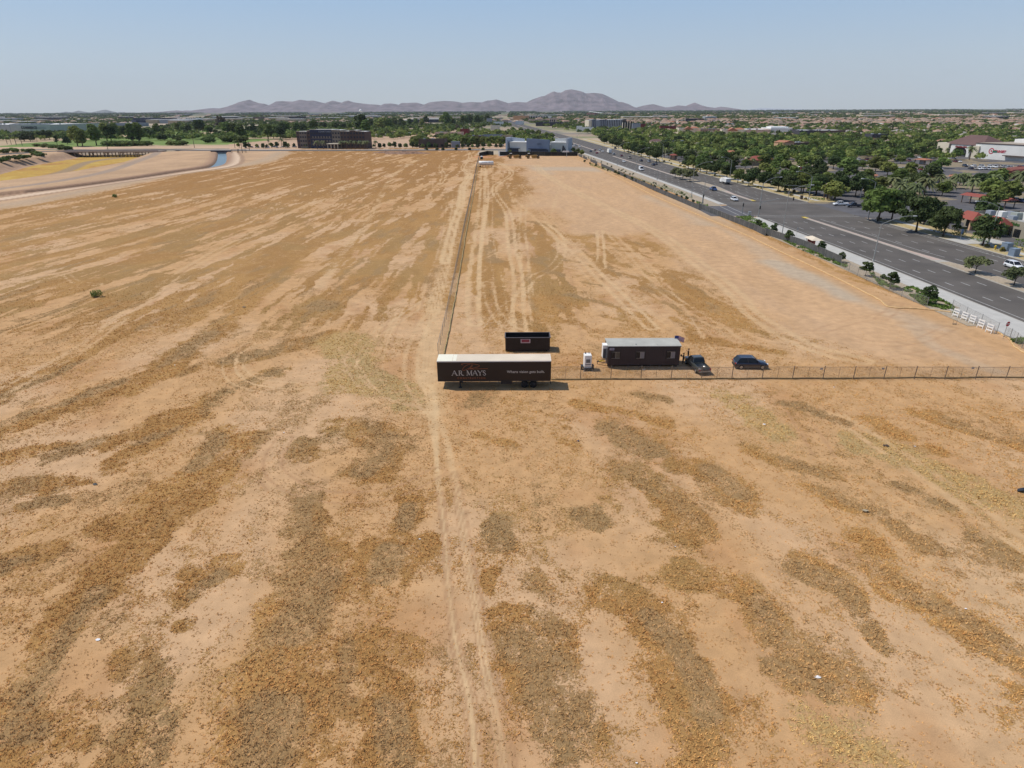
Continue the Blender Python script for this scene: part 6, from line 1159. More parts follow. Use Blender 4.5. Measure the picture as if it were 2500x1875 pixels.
for i in range(7): q = MB(); q.box((2+i*3.3, -.04, 1.5), (2.4, .1, 2.3)); q.build('window', GLS, r)
# red canopy
A, B = P(2343, 494), P(2452, 510); d = B-A; Wc = d.length; rz = math.atan2(d.y, d.x); r = empty('carport', (A.x, A.y, 0), rz); tag(r, 'long carport with red-brown metal roof behind the strip mall', 'carport'); hh = hgt(2400, 502, 483); gable(r, 0, 0, Wc, 5.2, hh, .9, RRF, hip=.1)
for i in range(6):
    for yy in (.3, 4.9): q = MB(); q.box((.4+i*(Wc-.8)/5, yy, hh/2), (.25, .25, hh)); q.build('post', BRW, r)
# pavilions
def pavilion(a, c, tp, label, wall, roof, dp=3.5):
    A, B = P(*a), P(*c); d = B-A; w = d.length; rz = math.atan2(d.y, d.x); r = empty('pavilion', (A.x, A.y, 0), rz); tag(r, label, 'pavilion'); hh = hgt(a[0], a[1], tp); gable(r, 0, 0, w, dp, hh*.8, hh*.22, roof, hip=.8, oh=.9)
    for xx in (.2, w-.2):
        for yy in (.2, dp-.2): q = MB(); q.box((xx, yy, hh*.4), (.45, .45, hh*.8)); q.build('post', BRW, r)
    q = MB(); q.box((w/2, dp*.5, hh*.38), (w*.62, .3, hh*.7)); q.build('panel', wall, r); return r
pavilion((2018, 487), (2040, 487), 456, 'brown roofed entry sign pavilion with pale panel at the junction corner', col('pale_panel', (.50, .45, .36)), RRF); pavilion((1638, 391), (1650, 391), 376, 'smaller brown roofed entry pavilion farther up the boulevard', PINKW, RRF)
pavilion((2063, 384), (2083, 384), 368, 'orange roofed cart shelter left in the parking area', GRW, TER, 6); pavilion((2231, 401), (2256, 403), 386, 'orange roofed cart shelter right in the parking area', GRW, TER, 6)
r, Wd, Hh = bld('restaurant', 'dark red gabled restaurant with violet sign under the big cream store', 'building', (2442, 436), (2466, 438), 416, 16, REDW, DKR); ygable(r, 0, 0, Wd, 16, Hh, 1.8, col('orange_red_roof', (.30, .11, .08))); front_text(r, 'Bistro', Wd*.5, Hh*.55, 1.3, mat('violet', (.30, .2, .6), .5), 1, .05)
for (a, c, tp, lb) in (((2316, 440), (2337, 441), 426, 'small terracotta roofed drive-through kiosk among palms'), ((2282, 442), (2293, 442), 430, 'tiny orange roofed hut left of the kiosk'), ((2110, 437), (2140, 438), 424, 'low orange and yellow roofed patio by the asphalt lane'), ((1588, 356), (1616, 356), 340, 'brown roofed corner shop with pale wall behind street trees'), ((1772, 388), (1800, 388), 368, 'olive roofed house with orange top among the mall trees'), ((2265, 368), (2282, 368), 349, 'gabled brown shop next to the cream store tower')):
    A, B = P(*a), P(*c); d = B-A; w = d.length; rz = math.atan2(d.y, d.x); r = empty('small_building', (A.x, A.y, 0), rz); tag(r, lb, 'building'); FOOT.append((A.x, A.y, rz, w, 9)); hh = hgt(a[0], a[1], tp)*.7; q = MB(); q.box((w/2, 4.5, hh/2), (w, 9, hh)); q.build('wall', CREW if 'pale' in lb else PINKW, r); gable(r, 0, 0, w, 9, hh, hh*.45, BRF if 'brown' in lb else TER, hip=.7)
for (px, py, tp, lb, s) in ((2455, 613, 592, 'left one of two blue-grey utility cabinets by the right kerb', 2.0), (2473, 626, 606, 'right one of two blue-grey utility cabinets by the right kerb', 1.9)):
    g = P(px, py); h_ = hgt(px, py, tp)*.9; r = empty('utility_cabinet', (g.x, g.y, .1), .25); tag(r, lb, 'utility cabinet'); q = MB(); q.box((0, 0, h_/2), (s, s*.9, h_)); q.build('cabinet', mat('blue_grey_enamel', (.19, .24, .30), .5, .05, 2), r, bevel=.03); q = MB(); q.box((0, 0, h_+.05), (s*1.05, s*.95, .08)); q.box((-s*.2, -s*.46, h_*.5), (.03, .02, h_*.8)); q.build('lid', mat('blue_grey_enamel', (.19, .24, .30)), r); q = MB(); q.box((0, 0, .04), (s*1.4, s*1.3, .08)); q.build('pad', CONC, r)
g = P(2428, 611); r = empty('fire_hydrant', (g.x, g.y, .1)); tag(r, 'yellow hydrant post beside the utility cabinets', 'hydrant'); q = MB(); q.tube([(0, 0, 0), (0, 0, .9), (0, 0, 1.15), (0, 0, 1.3)], [.22, .2, .25, .08], 10); q.tube([(-.35, 0, .85), (.35, 0, .85)], .1, 8); q.build('body', YELM, r); q = MB(); q.box((0, 0, .03), (.7, .7, .06)); q.build('base', CONC, r)
# hedges
def hedge(a, c, h, w, lb):
    A, B = P(*a), P(*c); n = int((B-A).length*h*26); rg = np.random.default_rng(int(a[0])); t = rg.random((n, 1)); d = np.array((B-A)[:]); nn = np.array([-d[1], d[0], 0])/np.linalg.norm(d); s = rg.random((n, 1)); top = s < .45
    off_ = np.where(top, rg.random((n, 1))*w, np.where(s < .75, 0, w)); z = np.where(top, h, rg.random((n, 1))*h); p = np.array(A[:])+d*t+nn*off_; p[:, 2:3] = z; p += .06*rg.standard_normal(p.shape)
    nr3 = np.where(top, np.array([[0, 0, 1.0]]), np.where(s < .75, -nn, nn))+.5*rg.standard_normal((n, 3)); nr3 /= np.linalg.norm(nr3, axis=1)[:, None]
    co, f = leafquads(p, nr3, .16, rg); me = np_mesh('hedge', co, f, LEAFM['mid']); o = bpy.data.objects.new('hedge', me); COL.objects.link(o); tag(o, lb, 'hedge')
hedge((2278, 565), (2300, 572), 2.6, 1.6, 'clipped green hedge left of the first street tree trunk'); hedge((2318, 571), (2340, 580), 2.6, 1.8, 'clipped green hedge in front of the strip mall porch'); hedge((2370, 585), (2400, 595), 2.2, 1.5, 'dark hedge under the big corner tree'); hedge((2472, 606), (2540, 628), 2.6, 3, 'broad bright hedge behind the utility cabinets'); hedge((1976, 486), (2012, 490), .8, 1.2, 'low golden hedge at the foot of the entry sign pavilion')
# bus shelter
g = P(1978, 606); r = empty('bus_shelter', (g.x+.5, g.y, .13), math.radians(88)); tag(r, 'bus shelter with pale pyramid roof and red end panel on the boulevard pavement', 'bus shelter')
q = MB(); q.add([(-2.9, -1.6, 2.5), (2.9, -1.6, 2.5), (2.9, 1.6, 2.5), (-2.9, 1.6, 2.5), (-1.2, 0, 3.15), (1.2, 0, 3.15)], [(0, 1, 5, 4), (2, 3, 4, 5), (1, 2, 5), (3, 0, 4), (3, 2, 1, 0)]); q.build('roof', CREAM, r)
q = MB(); q.box((2.1, -.2, 1.25), (.12, 1.9, 2.3)); q.box((-2.1, .6, 1.25), (.12, .6, 2.3)); q.build('end_panel', mat('brick_red_panel', (.34, .07, .05), .6), r)
for xx in (-2.2, 2.2):
    for yy in (-1, 1): q = MB(); q.tube([(xx, yy, 0), (xx, yy, 2.5)], .07, 6); q.build('post', BRW, r)
q = MB(); q.box((0, .4, .48), (3.2, .45, .08)); q.box((-1.2, .4, .23), (.1, .4, .44)); q.box((1.2, .4, .23), (.1, .4, .44)); q.build('bench', STEEL, r)
# bridge over the wash
A, B = Vector((*W([(140, 371)])[0], 0)), Vector((*W([(388, 370)])[0], 0)); d = B-A; Lb = d.length; rz = math.atan2(d.y, d.x); r = empty('bridge', (A.x, A.y, 0), rz); tag(r, 'long low concrete road bridge on rows of piles over the yellow wash', 'bridge')
q = MB(); q.box((Lb/2, 7, -.25), (Lb, 15, .9)); q.build('deck', mat('bridge_concrete', (.27, .21, .17), .9, .15, .3), r); q = MB(); q.box((Lb/2, -.6, .75), (Lb, .3, .9)); q.box((Lb/2, 14.6, .75), (Lb, .3, .9)); q.build('parapet', mat('bridge_rail', (.42, .36, .31), .8), r)
for i in range(5):
    for j in range(6): q = MB(); q.box((16+i*(Lb-34)/4.4+j*1.9, .9+j*2.5, -2.9), (.6, .6, 4.6)); q.build('pile', mat('bridge_concrete', (.3, .3, .3)), r)
    q = MB(); q.box((16+i*(Lb-34)/4.4+4.7, 7, -.95), (1.0, 14.6, .5), -.65); q.build('pier_cap', mat('bridge_concrete', (.3, .3, .3)), r)
g = P(537, 371); r = empty('canal_headwall', (g.x, g.y, 0), math.atan2((P(555, 372)-P(525, 372)).y, (P(555, 372)-P(525, 372)).x)); tag(r, 'dark culvert headwall where the canal passes under the cross street', 'culvert'); q = MB(); q.box((0, 2, -.3), (20, 1.2, 2.6)); q.build('wall', DKW, r); q = MB(); q.box((0, 1.2, -.9), (13, .5, .5)); q.build('beam', GRW, r)
for i, (px, py) in enumerate(((536, 373), (549, 373))): pass
for (px, py, s_) in ((574, 374, 7), (591, 373, 8)):
    g = P(px, py); r = empty('pump_cage', (g.x, g.y, 0)); tag(r, 'left steel pump frame beside the canal head' if px < 580 else 'right steel pump frame beside the canal head', 'pump frame')
    for xx in (-1, 1):
        for yy in (-.6, .6): q = MB(); q.tube([(xx*s_*.45, yy*2, 0), (xx*s_*.45, yy*2, 3.2)], .14, 5); q.build('leg', BLK, r)
    q = MB(); q.box((0, 0, 3.1), (s_*.95, .2, .2)); q.box((0, 0, 1.4), (s_*.9, .15, .15)); q.build('crossbar', BLK, r)
for (px, py, tp, lb) in ((475, 361, 320, 'tall timber utility pole left of the canal'), (609, 367, 338, 'timber utility pole right of the canal'), (592, 374, 349, 'short utility pole beside the pump frames'), (585, 360, 345, 'distant utility pole behind the pump frames'), (574, 362, 346, 'thin utility pole nearest the canal head'), (264, 367, 345, 'light pole standing at the bridge parapet')):
    g = P(px, py); h_ = hgt(px, py, tp); r = empty('utility_pole', (g.x, g.y, 0)); tag(r, lb, 'utility pole'); q = MB(); q.tube([(0, 0, 0), (0, 0, h_)], [.28, .18], 6); q.build('pole', BARK, r); q = MB(); q.box((0, 0, h_-1), (3.4, .2, .2)); q.build('crossarm', BARK, r)
# ---- street lamps and signals
POLE = mat('lamp_pole_steel', (.34, .34, .32), .5, .08, 1, metal=.3); SIG = mat('signal_black', (.02, .02, .018), .6)
def lamp(px, py, tp, dirx, arm, label, rise=1.6, twin=False, z=.13):
    g = P(px, py); h_ = hgt(px, py, tp); r = empty('street_lamp', (g.x, g.y, z), 0 if dirx > 0 else math.pi); tag(r, label, 'street lamp'); q = MB(); q.tube([(0, 0, 0), (0, 0, h_)], [.14, .09], 8); q.build('pole', POLE, r)
    q = MB(); q.tube(smoothline([(0, 0, h_-.1), (arm*.35, 0, h_+rise*.55), (arm*.7, 0, h_+rise*.95), (arm, 0, h_+rise)], 4), .065, 6); q.build('arm', POLE, r); q = MB(); q.box((arm+.3, 0, h_+rise), (.95, .34, .16), top=.8); q.build('lamp_head', WHW, r)
    q = MB(); q.tube([(0, 0, 0), (0, 0, .5)], .24, 8); q.build('base', CONC, r)
    if twin: q = MB(); q.tube(smoothline([(0, 0, h_-.1), (arm*.4, 1.5, h_+rise*.5), (arm*.9, 3.5, h_+rise*.9)], 4), .06, 6); q.build('arm', POLE, r); q = MB(); q.box((arm*.9+.3, 3.5, h_+rise*.9), (.95, .34, .16)); q.build('lamp_head', WHW, r)
    return r, h_
lamp(2131, 640, 548, 1, 7.6, 'street lamp on the near kerb closest to the camera', 1.9); lamp(1909, 573, 468, 1, 6.5, 'street lamp near the bus shelter, left of the junction', 1.8); lamp(1688, 481, 408, 1, 7, 'near kerb street lamp just beyond the junction', 2)
lamp(1604, 440, 384, 1, 7, 'near kerb street lamp beside the median mesquites', 2); lamp(1553, 420, 370, 1, 6.5, 'near kerb street lamp past the white van', 2); lamp(1507, 404, 357, 1, 6.5, 'near kerb street lamp farthest up the boulevard', 2.2); lamp(1408, 368, 330, 1, 7, 'far street lamp by the showroom corner', 2)
lamp(2411, 604, 506, -1, 6.2, 'far kerb street lamp in front of the big corner tree', 1.5); lamp(2119, 536, 446, -1, 4.5, 'far kerb street lamp behind the right turn lane', 1.2); lamp(1780, 447, 392, -1, 5, 'far kerb street lamp above the dump truck', 1.6); lamp(1616, 398, 352, -1, 5, 'far kerb street lamp among the dark street trees', 1.6); lamp(1716, 497, 428, 1, 3, 'thin street lamp at the corner of the side street', .8)
def sighead(parent, x, y, z, rz=0):
    q = MB(); q.box((x, y, z), (.34, .30, 1.15)); h = q.build('signal_head', SIG, parent); q = MB()
    for k, c in enumerate((.36, 0, -.36)): q.tube([(x, y-.14, z+c), (x, y-.28, z+c)], .13, 8)
    q.build('visor', SIG, h)
def signal(px, py, h, adx, ady, arm, heads, label, lampz=None):
    g = P(px, py); r = empty('traffic_signal', (g.x, g.y, .13), math.atan2(ady, adx)); tag(r, label, 'traffic signal'); q = MB(); q.tube([(0, 0, 0), (0, 0, h if not lampz else lampz)], [.17, .12], 8); q.build('pole', POLE, r)
    if arm: q = MB(); q.tube([(0, 0, h-.4), (arm*.5, 0, h+.4), (arm, 0, h+.75)], [.11, .08, .05], 6); q.build('arm', POLE, r)
    for t in heads: sighead(r, arm*t, -.3, h-.2+.9*t-.3 if t > 0 else 3.4)
    if lampz: q = MB(); q.tube(smoothline([(0, 0, lampz), (2, 0, lampz+1.4), (5, 0, lampz+2.2), (6.5, 0, lampz+2.2)], 4), .065, 6); q.build('lamp_arm', POLE, r); q = MB(); q.box((6.8, 0, lampz+2.2), (.95, .34, .16)); q.build('lamp_head', WHW, r)
signal(1851, 531, 5.6, 1, .25, 13.5, (0, .98), 'tall combined signal mast and lamp at the near corner of the junction', 11.4); signal(1714, 500, 5.4, .9, .5, 6, (0, .8), 'short curved signal mast at the far near-side corner of the junction'); signal(1973, 491, 5.8, -1, -.05, 12, (0, .6), 'signal mast with arm on the far right corner of the junction', 9.6); signal(1811, 524, 4.2, 1, 0, 0.01, (0,), 'low pedestrian signal post on the near corner'); signal(2100, 483, 3.8, -1, 0, .01, (0,), 'signal post at the mall driveway')
for (px, py, lb) in ((1829, 528, 'grey control box on the near junction corner'), (1956, 487, 'dark control box by the far junction corner')):
    g = P(px, py); r = empty('control_box', (g.x, g.y, .13)); tag(r, lb, 'control box'); q = MB(); q.box((0, 0, .8), (1.0, .8, 1.6)); q.build('cabinet', STEEL if 'grey' in lb else BRW, r, bevel=.03); q = MB(); q.box((0, 0, .04), (1.3, 1.1, .08)); q.build('pad', CONC, r)
g = P(2343, 588); r = empty('road_sign', (g.x, g.y, .1), .3); tag(r, 'blue road sign on the far kerb under the street trees', 'road sign'); q = MB(); q.tube([(0, 0, 0), (0, 0, 3.2)], .05, 6); q.build('post', STEEL, r); q = MB(); q.box((0, -.06, 2.7), (.9, .05, 1.3)); q.build('panel', mat('sign_blue', (.10, .17, .30), .5), r)
g = P(1944, 578); r = empty('road_sign', (g.x, g.y, .1), .3); tag(r, 'small bus stop sign on a thin post left of the shelter', 'road sign'); q = MB(); q.tube([(0, 0, 0), (0, 0, 2.6)], .04, 6); q.build('post', STEEL, r); q = MB(); q.box((0, -.05, 2.3), (.4, .04, .6)); q.build('panel', STEEL, r)
# ---- traffic
PROTO = {}
def place_car(kind, colr, px, py, label, group=None, rz=None, down=False, dx=0, nm='parked_car', cat='car', z=.012):
    g = P(px, py); key = (kind, colr); y = g.y; hd = math.atan2(30, rdL(y+15)-rdL(y-15)); rz = (hd+math.pi if down else hd) if rz is None else rz
    if key not in PROTO: r = car(nm, kind, PT[colr], (g.x+dx, g.y, z), rz, label, cat, group); PROTO[key] = r; return r
    r = copy_tree(PROTO[key]); r.name = nm; r.location = (g.x+dx, g.y, z); r.rotation_euler = (0, 0, rz); r['label'] = label; r['category'] = cat
    if group: r['group'] = group
    elif 'group' in r: del r['group']
    return r
T = [('van', 'white', 1565, 416, 'white van coming down the near lanes below the mesquites', 1), ('sedan', 'white', 1523, 396, 'white saloon on the near lanes beyond the white van', 1), ('pickup', 'blue', 1741, 465, 'dark blue pickup crossing just before the junction on the near lanes', 1), ('suv', 'white', 1792, 490, 'white hatchback on the near lanes at the junction', 1),
     ('sedan', 'maroon', 1517, 382, 'maroon car in the far lanes behind the white box truck', 0), ('pickup', 'tan', 1537, 387, 'tan pickup in the far lanes', 0), ('sedan', 'black', 1565, 394, 'black car behind the tan pickup', 0), ('suv', 'silver', 1584, 396, 'silver SUV in the far kerb lane by the street trees', 0), ('sedan', 'navy', 1595, 404, 'navy saloon leading a pair above the median nose', 0), ('sedan', 'grey', 1601, 402, 'grey car beside the navy saloon', 0),
     ('suv', 'silver', 1498, 378, 'silver SUV just behind the white box truck', 0), ('sedan', 'black', 1442, 371, 'black saloon entering from the showroom side', 1), ('sedan', 'red', 1457, 375, 'bright red car at the far median', 0), ('sedan', 'silver', 1463, 369, 'silver car stopped next to the bright red one', 0), ('sedan', 'maroon', 1453, 368, 'dark red car at the head of the far queue', 0), ('sedan', 'white', 1471, 371, 'white car between the silver car and the box truck', 0), ('sedan', 'silver', 1466, 366, 'second silver car in the far queue', 0),
     ('sedan', 'navy', 1396, 354, 'navy car in the waiting group right of the showroom', 1), ('sedan', 'white', 1400, 358, 'nearest white car of the waiting group by the showroom', 1), ('suv', 'silver', 1405, 356, 'silver SUV of the waiting group by the showroom', 1), ('suv', 'white', 1415, 359, 'white SUV at the front of the waiting group by the showroom', 1), ('sedan', 'grey', 1396, 351, 'grey car at the back of the waiting group', 1), ('pickup', 'black', 1502, 364, 'black pickup towing in the far kerb lane', 0), ('suv', 'white', 2474, 655, 'white SUV half behind the median tree at the right edge', 1)]
for k, c, px, py, lb, dn in T: place_car(k, c, px, py, lb, 'cars on the boulevard', down=bool(dn), nm='car')
place_car('pickup', 'white', 2052, 502, 'white pickup waiting at the mall driveway', None, rz=math.pi-.05, nm='car'); place_car('pickup', 'black', 2085, 506, 'black pickup behind the white one at the mall driveway', None, rz=math.pi-.05, nm='car')
def truck(px, py, label, dump, rz):
    g = P(px, py); r = empty('dump_truck' if dump else 'box_truck', (g.x, g.y, .012), rz); tag(r, label, 'truck'); q = MB(); q.box((3.6, 0, 1.75), (2.2, 2.3, 2.1), top=.9); cb = q.build('cab', WHT, r, bevel=.08); q = MB(); q.box((4.45, 0, 2.2), (.5, 2.0, .8)); q.build('windscreen', GLS, cb)
    q = MB()
    if dump: q.box((5.3, 0, 1.4), (1.6, 1.9, 1.2)); q.build('bonnet', WHT, r, bevel=.08); q = MB(); q.xprism([(-4.2, 1.2), (2.2, 1.2), (2.3, 3.0), (-4.4, 3.0)], -1.25, 1.25); bd = q.build('dump_body', WHT, r); q = MB(); [q.box((-4+i*1.2, s*1.28, 2.1), (.12, .08, 1.7)) for i in range(6) for s in (-1, 1)]; q.build('rib', WHT, bd); q = MB(); [q.box((-4.36, -.9+.6*i, 2.1), (.06, .12, 1.6)) for i in range(4)]; q.build('tailgate', GRW, bd)
    else: q.box((-1.0, 0, 2.2), (7.0, 2.5, 2.9)); q.build('cargo_box', WHT, r, bevel=.03)
    q = MB(); q.box((.3, 0, .85), (9.4, .9, .35)); q.build('chassis', BLK, r)
    for xx in ((4.9, -1.6, -3.0) if dump else (3.9, -3.0)):
        for yy in (-1.0, 1.0): wheel(r, xx, yy, .52, .36)
truck(1770, 449, 'white dump truck driving away on the far lanes before the junction', True, math.atan2(30, rdL(295)-rdL(265))); truck(1487, 374, 'white box truck standing tall in the far queue', False, math.atan2(30, -2))
# parked cars: mall lot, hotel lot, motorhome yard
cl = ['white', 'silver', 'navy', 'grey', 'black', 'white', 'maroon', 'white', 'silver', 'blue', 'red', 'tan']; kk = ['sedan', 'suv', 'sedan', 'suv', 'pickup']; PRC = random.Random(3)
rows_ = [(2085, 2230, 391, 'in the parking row left of the big cream store'), (2235, 2330, 386, 'in the parking row before the arched entrance'), (2105, 2190, 399, 'in the middle parking row left of the cart shelter'), (2195, 2300, 414, 'in the near parking row beside the right cart shelter'), (2345, 2500, 407, 'in the parking row under the bullseye wall'), (2360, 2495, 413, 'in the second parking row under the bullseye wall'), (2300, 2345, 395, 'parked beside the arched entrance trees')]
for (x0, x1, py, wh) in rows_:
    px = x0
    while px < x1:
        if PRC.random() < .62: c = PRC.choice(cl); k = PRC.choice(kk); place_car(k, c, px, py+(px-x0)*.03+PRC.uniform(-.4, .4), '%s %s %s' % (c, {'sedan': 'saloon', 'suv': 'SUV', 'pickup': 'pickup'}[k], wh), 'parked cars '+wh, rz=PRC.choice((1.4, 1.4+math.pi)))
        px += 9.5+PRC.random()*1.5
for (px, py, wh) in [(PRC.uniform(1590, 1860), PRC.uniform(343, 356), 'half hidden by the mall palms') for _ in range(16)]+[(PRC.uniform(1930, 2080), PRC.uniform(392, 440), 'in the open asphalt lane of the mall') for _ in range(9)]+[(600+i*13+PRC.uniform(-3, 3), PRC.uniform(359, 361.5), 'before the brown hotel at the field edge') for i in range(22)]+[(x, 356+PRC.uniform(-1, 1), 'between the trees beyond the middle of the field') for x in (1048, 1092, 1130, 1138, 1168, 1180, 1195, 1210, 1226)]+[(2478, 492, 'behind the carport'), (2496, 494, 'behind the carport'), (1880, 414, 'beside the red roofed bank'), (1955, 410, 'beside the red roofed bank')]:
    c = PRC.choice(cl); k = PRC.choice(kk); place_car(k, c, px, py, '%s %s parked %s' % (c, {'sedan': 'saloon', 'suv': 'SUV', 'pickup': 'pickup'}[k], wh), 'cars parked '+wh, rz=PRC.uniform(0, 6.28))
def rv(px, py, label):
    g = P(px, py); r = empty('motorhome', (g.x, g.y, 0), PRC.choice((1.2, 1.3))+PRC.uniform(-.05, .05)); tag(r, label, 'motorhome', 'motorhomes in the storage yard'); L_ = PRC.uniform(9, 12); q = MB(); q.box((0, 0, 1.95), (L_, 2.6, 2.9)); q.build('body', PRC.choice((WHT, WHW, CREW, GRW)), r, bevel=.08); q = MB(); q.box((0, -1.33, 2.2), (L_*.7, .06, .8)); q.box((0, 1.33, 2.2), (L_*.7, .06, .8)); q.build('window', NAVY, r)
    for xx in (-2.5, 3.2):
        for yy in (-1.1, 1.1): wheel(r, xx, yy, .45, .3, n=10)
for i in range(24): rv(898+i*5.6, 334.5-i*.26+PRC.uniform(-.4, .4), ('motorhome in the front row of the yard right of the brown hotel'))
for i in range(14): rv(925+i*7.2, 329.5-i*.2+PRC.uniform(-.4, .4), ('motorhome in the back row of the yard right of the brown hotel'))
# houses
def house_meshes(seed):
    rd = random.Random(seed); w, d, h = rd.uniform(14, 18), rd.uniform(11, 14), rd.choice((3.2, 3.2, 5.8)); r0 = empty('x'); b = MB(); b.box((w/2, d/2, h/2), (w, d, h)); b.box((w*.25, -2.4, 1.5), (w*.42, 5, 3.0)); a = b.build('wall', CREW); b = MB()
    for (x, y, ww, dd, z, hh, hp) in ((0, 0, w, d, h, 2.9, 1), (w*.04, -4.9, w*.42, 6.5, 3.0, 1.6, .9)):
        x0, x1, y0, y1 = x-.6, x+ww+.6, y-.6, y+dd+.6; hx = hp*(dd/2); b.add([(x0, y0, z), (x1, y0, z), (x1, y1, z), (x0, y1, z), (min(x0+hx, (x0+x1)/2), (y0+y1)/2, z+hh), (max(x1-hx, (x0+x1)/2), (y0+y1)/2, z+hh)], [(0, 1, 5, 4), (2, 3, 4, 5), (1, 2, 5), (3, 0, 4), (3, 2, 1, 0)])
    c = b.build('roof', TER); b = MB()
    for x in (.55, .78): b.box((w*x, -.04, 1.6), (1.6, .1, 1.3))
    e = b.build('window', GLS); out = (a.data, c.data, e.data)
    for o in (a, c, e, r0): bpy.data.objects.remove(o)
    return out, w, d, h
HV = [house_meshes(s) for s in range(5)]; HROOF = [col('house_roof_tan', (.33, .235, .16)), col('house_roof_clay', (.31, .205, .145)), col('house_roof_brown', (.24, .180, .135)), col('house_roof_terracotta', (.30, .17, .115)), col('house_roof_grey', (.28, .25, .22))]; HWALL = [CREW, PINKW, TANW, WHW]
HR = random.Random(21); HP = []
def clear(x, y, m=6):
    for (ax, ay, rz, w, d) in FOOT:
        dx, dy = x-ax, y-ay; u = dx*math.cos(rz)+dy*math.sin(rz); v = -dx*math.sin(rz)+dy*math.cos(rz)
        if -m < u < w+m and -m < v < d+m: return False
    return True
cand = []
yy = 640
while yy < 2300:
    xx = max(rdR(yy)+150, 330-(yy-640)*.12) if yy < 1300 else rdR(yy)+210
    while xx < yy*.83+60:
        if HR.random() < .60 and clear(xx, yy, 25) and not (yy < 900 and xx < 390): cand.append((xx+HR.uniform(-5, 5), yy+HR.uniform(-6, 6)))
        xx += 24
    yy += 38
cand.sort(key=lambda p: p[0]**2+p[1]**2)
for (x, y) in cand[:290]:
    (a, c, e), w, d, h = HR.choice(HV); r = empty('house', (x, y, 0), HR.choice((0, 1.57, 3.14, 4.71))+HR.uniform(-.15, .15)); roofm = HR.choice(HROOF)
    zone = 'beyond the trees behind the big cream store' if x > y*.5 and y < 1000 else ('on the right of the suburb behind the mall' if x > y*.45 else 'in the suburb right of the boulevard'); tag(r, '%s roofed house %s%s' % ({'house_roof_tan': 'tan', 'house_roof_clay': 'clay', 'house_roof_brown': 'brown', 'house_roof_terracotta': 'terracotta', 'house_roof_grey': 'grey'}[roofm.name], 'of two storeys ' if h > 4 else '', zone), 'house', 'houses '+zone+' with such roofs')
    for nm, me, m_ in (('wall', a, HR.choice(HWALL)), ('roof', c, roofm), ('window', e, GLS)):
        o = bpy.data.objects.new(nm, me); COL.objects.link(o); o.parent = r; o.material_slots[0].link = 'OBJECT'; o.material_slots[0].material = m_
# remaining houses and sheds as one mass, per roof colour
rest = cand[290:]; rg = np.random.default_rng(8); n = 4200; yy = np.exp(rg.uniform(math.log(1500), math.log(9000), n)); xx = (rg.random(n)*2-1)*yy*.86; RX = np.interp(yy, TY, TR)
ok = np.where(xx > RX+120, rg.random(n) < .85, rg.random(n) < np.where(yy > 1900, .45, .0)) & (fbm(xx/500, yy/700, 5, 2) > .40); xx, yy = xx[ok], yy[ok]; xx = np.concatenate([xx, [p[0] for p in rest]]); yy = np.concatenate([yy, [p[1] for p in rest]]); n = len(xx)
def mass_houses(x, y, seed):
    rg = np.random.default_rng(seed); n = len(x); w = rg.uniform(7, 10, n)*np.clip(y/2600, 1, 2.2); d = rg.uniform(6, 8, n)*np.clip(y/2600, 1, 2.2); h = rg.choice([3.2, 3.4, 5.8, 6.5], n); a = rg.choice([0, .3, 1.57, .1], n); ca, sa = np.cos(a), np.sin(a)
    L = [(-1, -1, 0), (1, -1, 0), (1, 1, 0), (-1, 1, 0), (-1, -1, 1), (1, -1, 1), (1, 1, 1), (-1, 1, 1), (-.45, 0, 1.55), (.45, 0, 1.55)]; co = np.zeros((n, 10, 3))
    for i, (u, v, z) in enumerate(L): px_ = u*w*(1.06 if z else 1); py_ = v*d*(1.06 if z else 1); co[:, i, 0] = x+px_*ca-py_*sa; co[:, i, 1] = y+px_*sa+py_*ca; co[:, i, 2] = np.where(z <= 1, z*h, h+2.6)
    F4 = [(0, 1, 5, 4), (1, 2, 6, 5), (2, 3, 7, 6), (3, 0, 4, 7), (4, 5, 9, 8), (6, 7, 8, 9), (5, 6, 9, 9), (7, 4, 8, 8)]; f = (np.array(F4)[None]+np.arange(n)[:, None, None]*10); return co, f
for k in range(4):
    s = np.arange(n) % 4 == k; co, f = mass_houses(xx[s], yy[s], k); wall_ = f[:, :4].reshape(-1, 4); rf_ = f[:, 4:6].reshape(-1, 4); tri = f[:, 6:, :3].reshape(-1, 3)
    me = bpy.data.meshes.new('distant_houses'); me.from_pydata(co.reshape(-1, 3).tolist(), [], [tuple(q) for q in wall_]+[tuple(q) for q in rf_]+[tuple(q) for q in tri]); me.materials.append(HWALL[k]); me.materials.append(HROOF[k]); me.polygons.foreach_set('material_index', [0]*len(wall_)+[1]*(len(rf_)+len(tri))); o = bpy.data.objects.new('distant_houses', me); COL.objects.link(o); tag(o, 'distant low houses with %s roofs spread over the plain towards the horizon' % ('tan', 'clay', 'brown', 'terracotta')[k], 'houses', kind='stuff')
# distant flat warehouses with white roofs, left and middle
rg = np.random.default_rng(15); q = MB(); 
for i in range(170):
    y = math.exp(rg.uniform(math.log(2100), math.log(7500))); x = rg.uniform(-.88, .75)*y; 
    if abs(x-np.interp(y, TY, TR)) < 120 or (x > 0 and rg.random() < .6): continue
    w, d, h = rg.uniform(25, 110)*(1+y/7000), rg.uniform(30, 60), rg.uniform(6, 12); q.box((x, y, h/2), (w, d, h), mi=int(rg.integers(0, 3))); q.box((x, y, h+.3), (w, d, .5), mi=3)
o = q.build('distant_halls', [GRW, TANW, DKW, WRF]); tag(o, 'distant flat halls with pale roofs scattered below the mountains', 'buildings', kind='stuff')
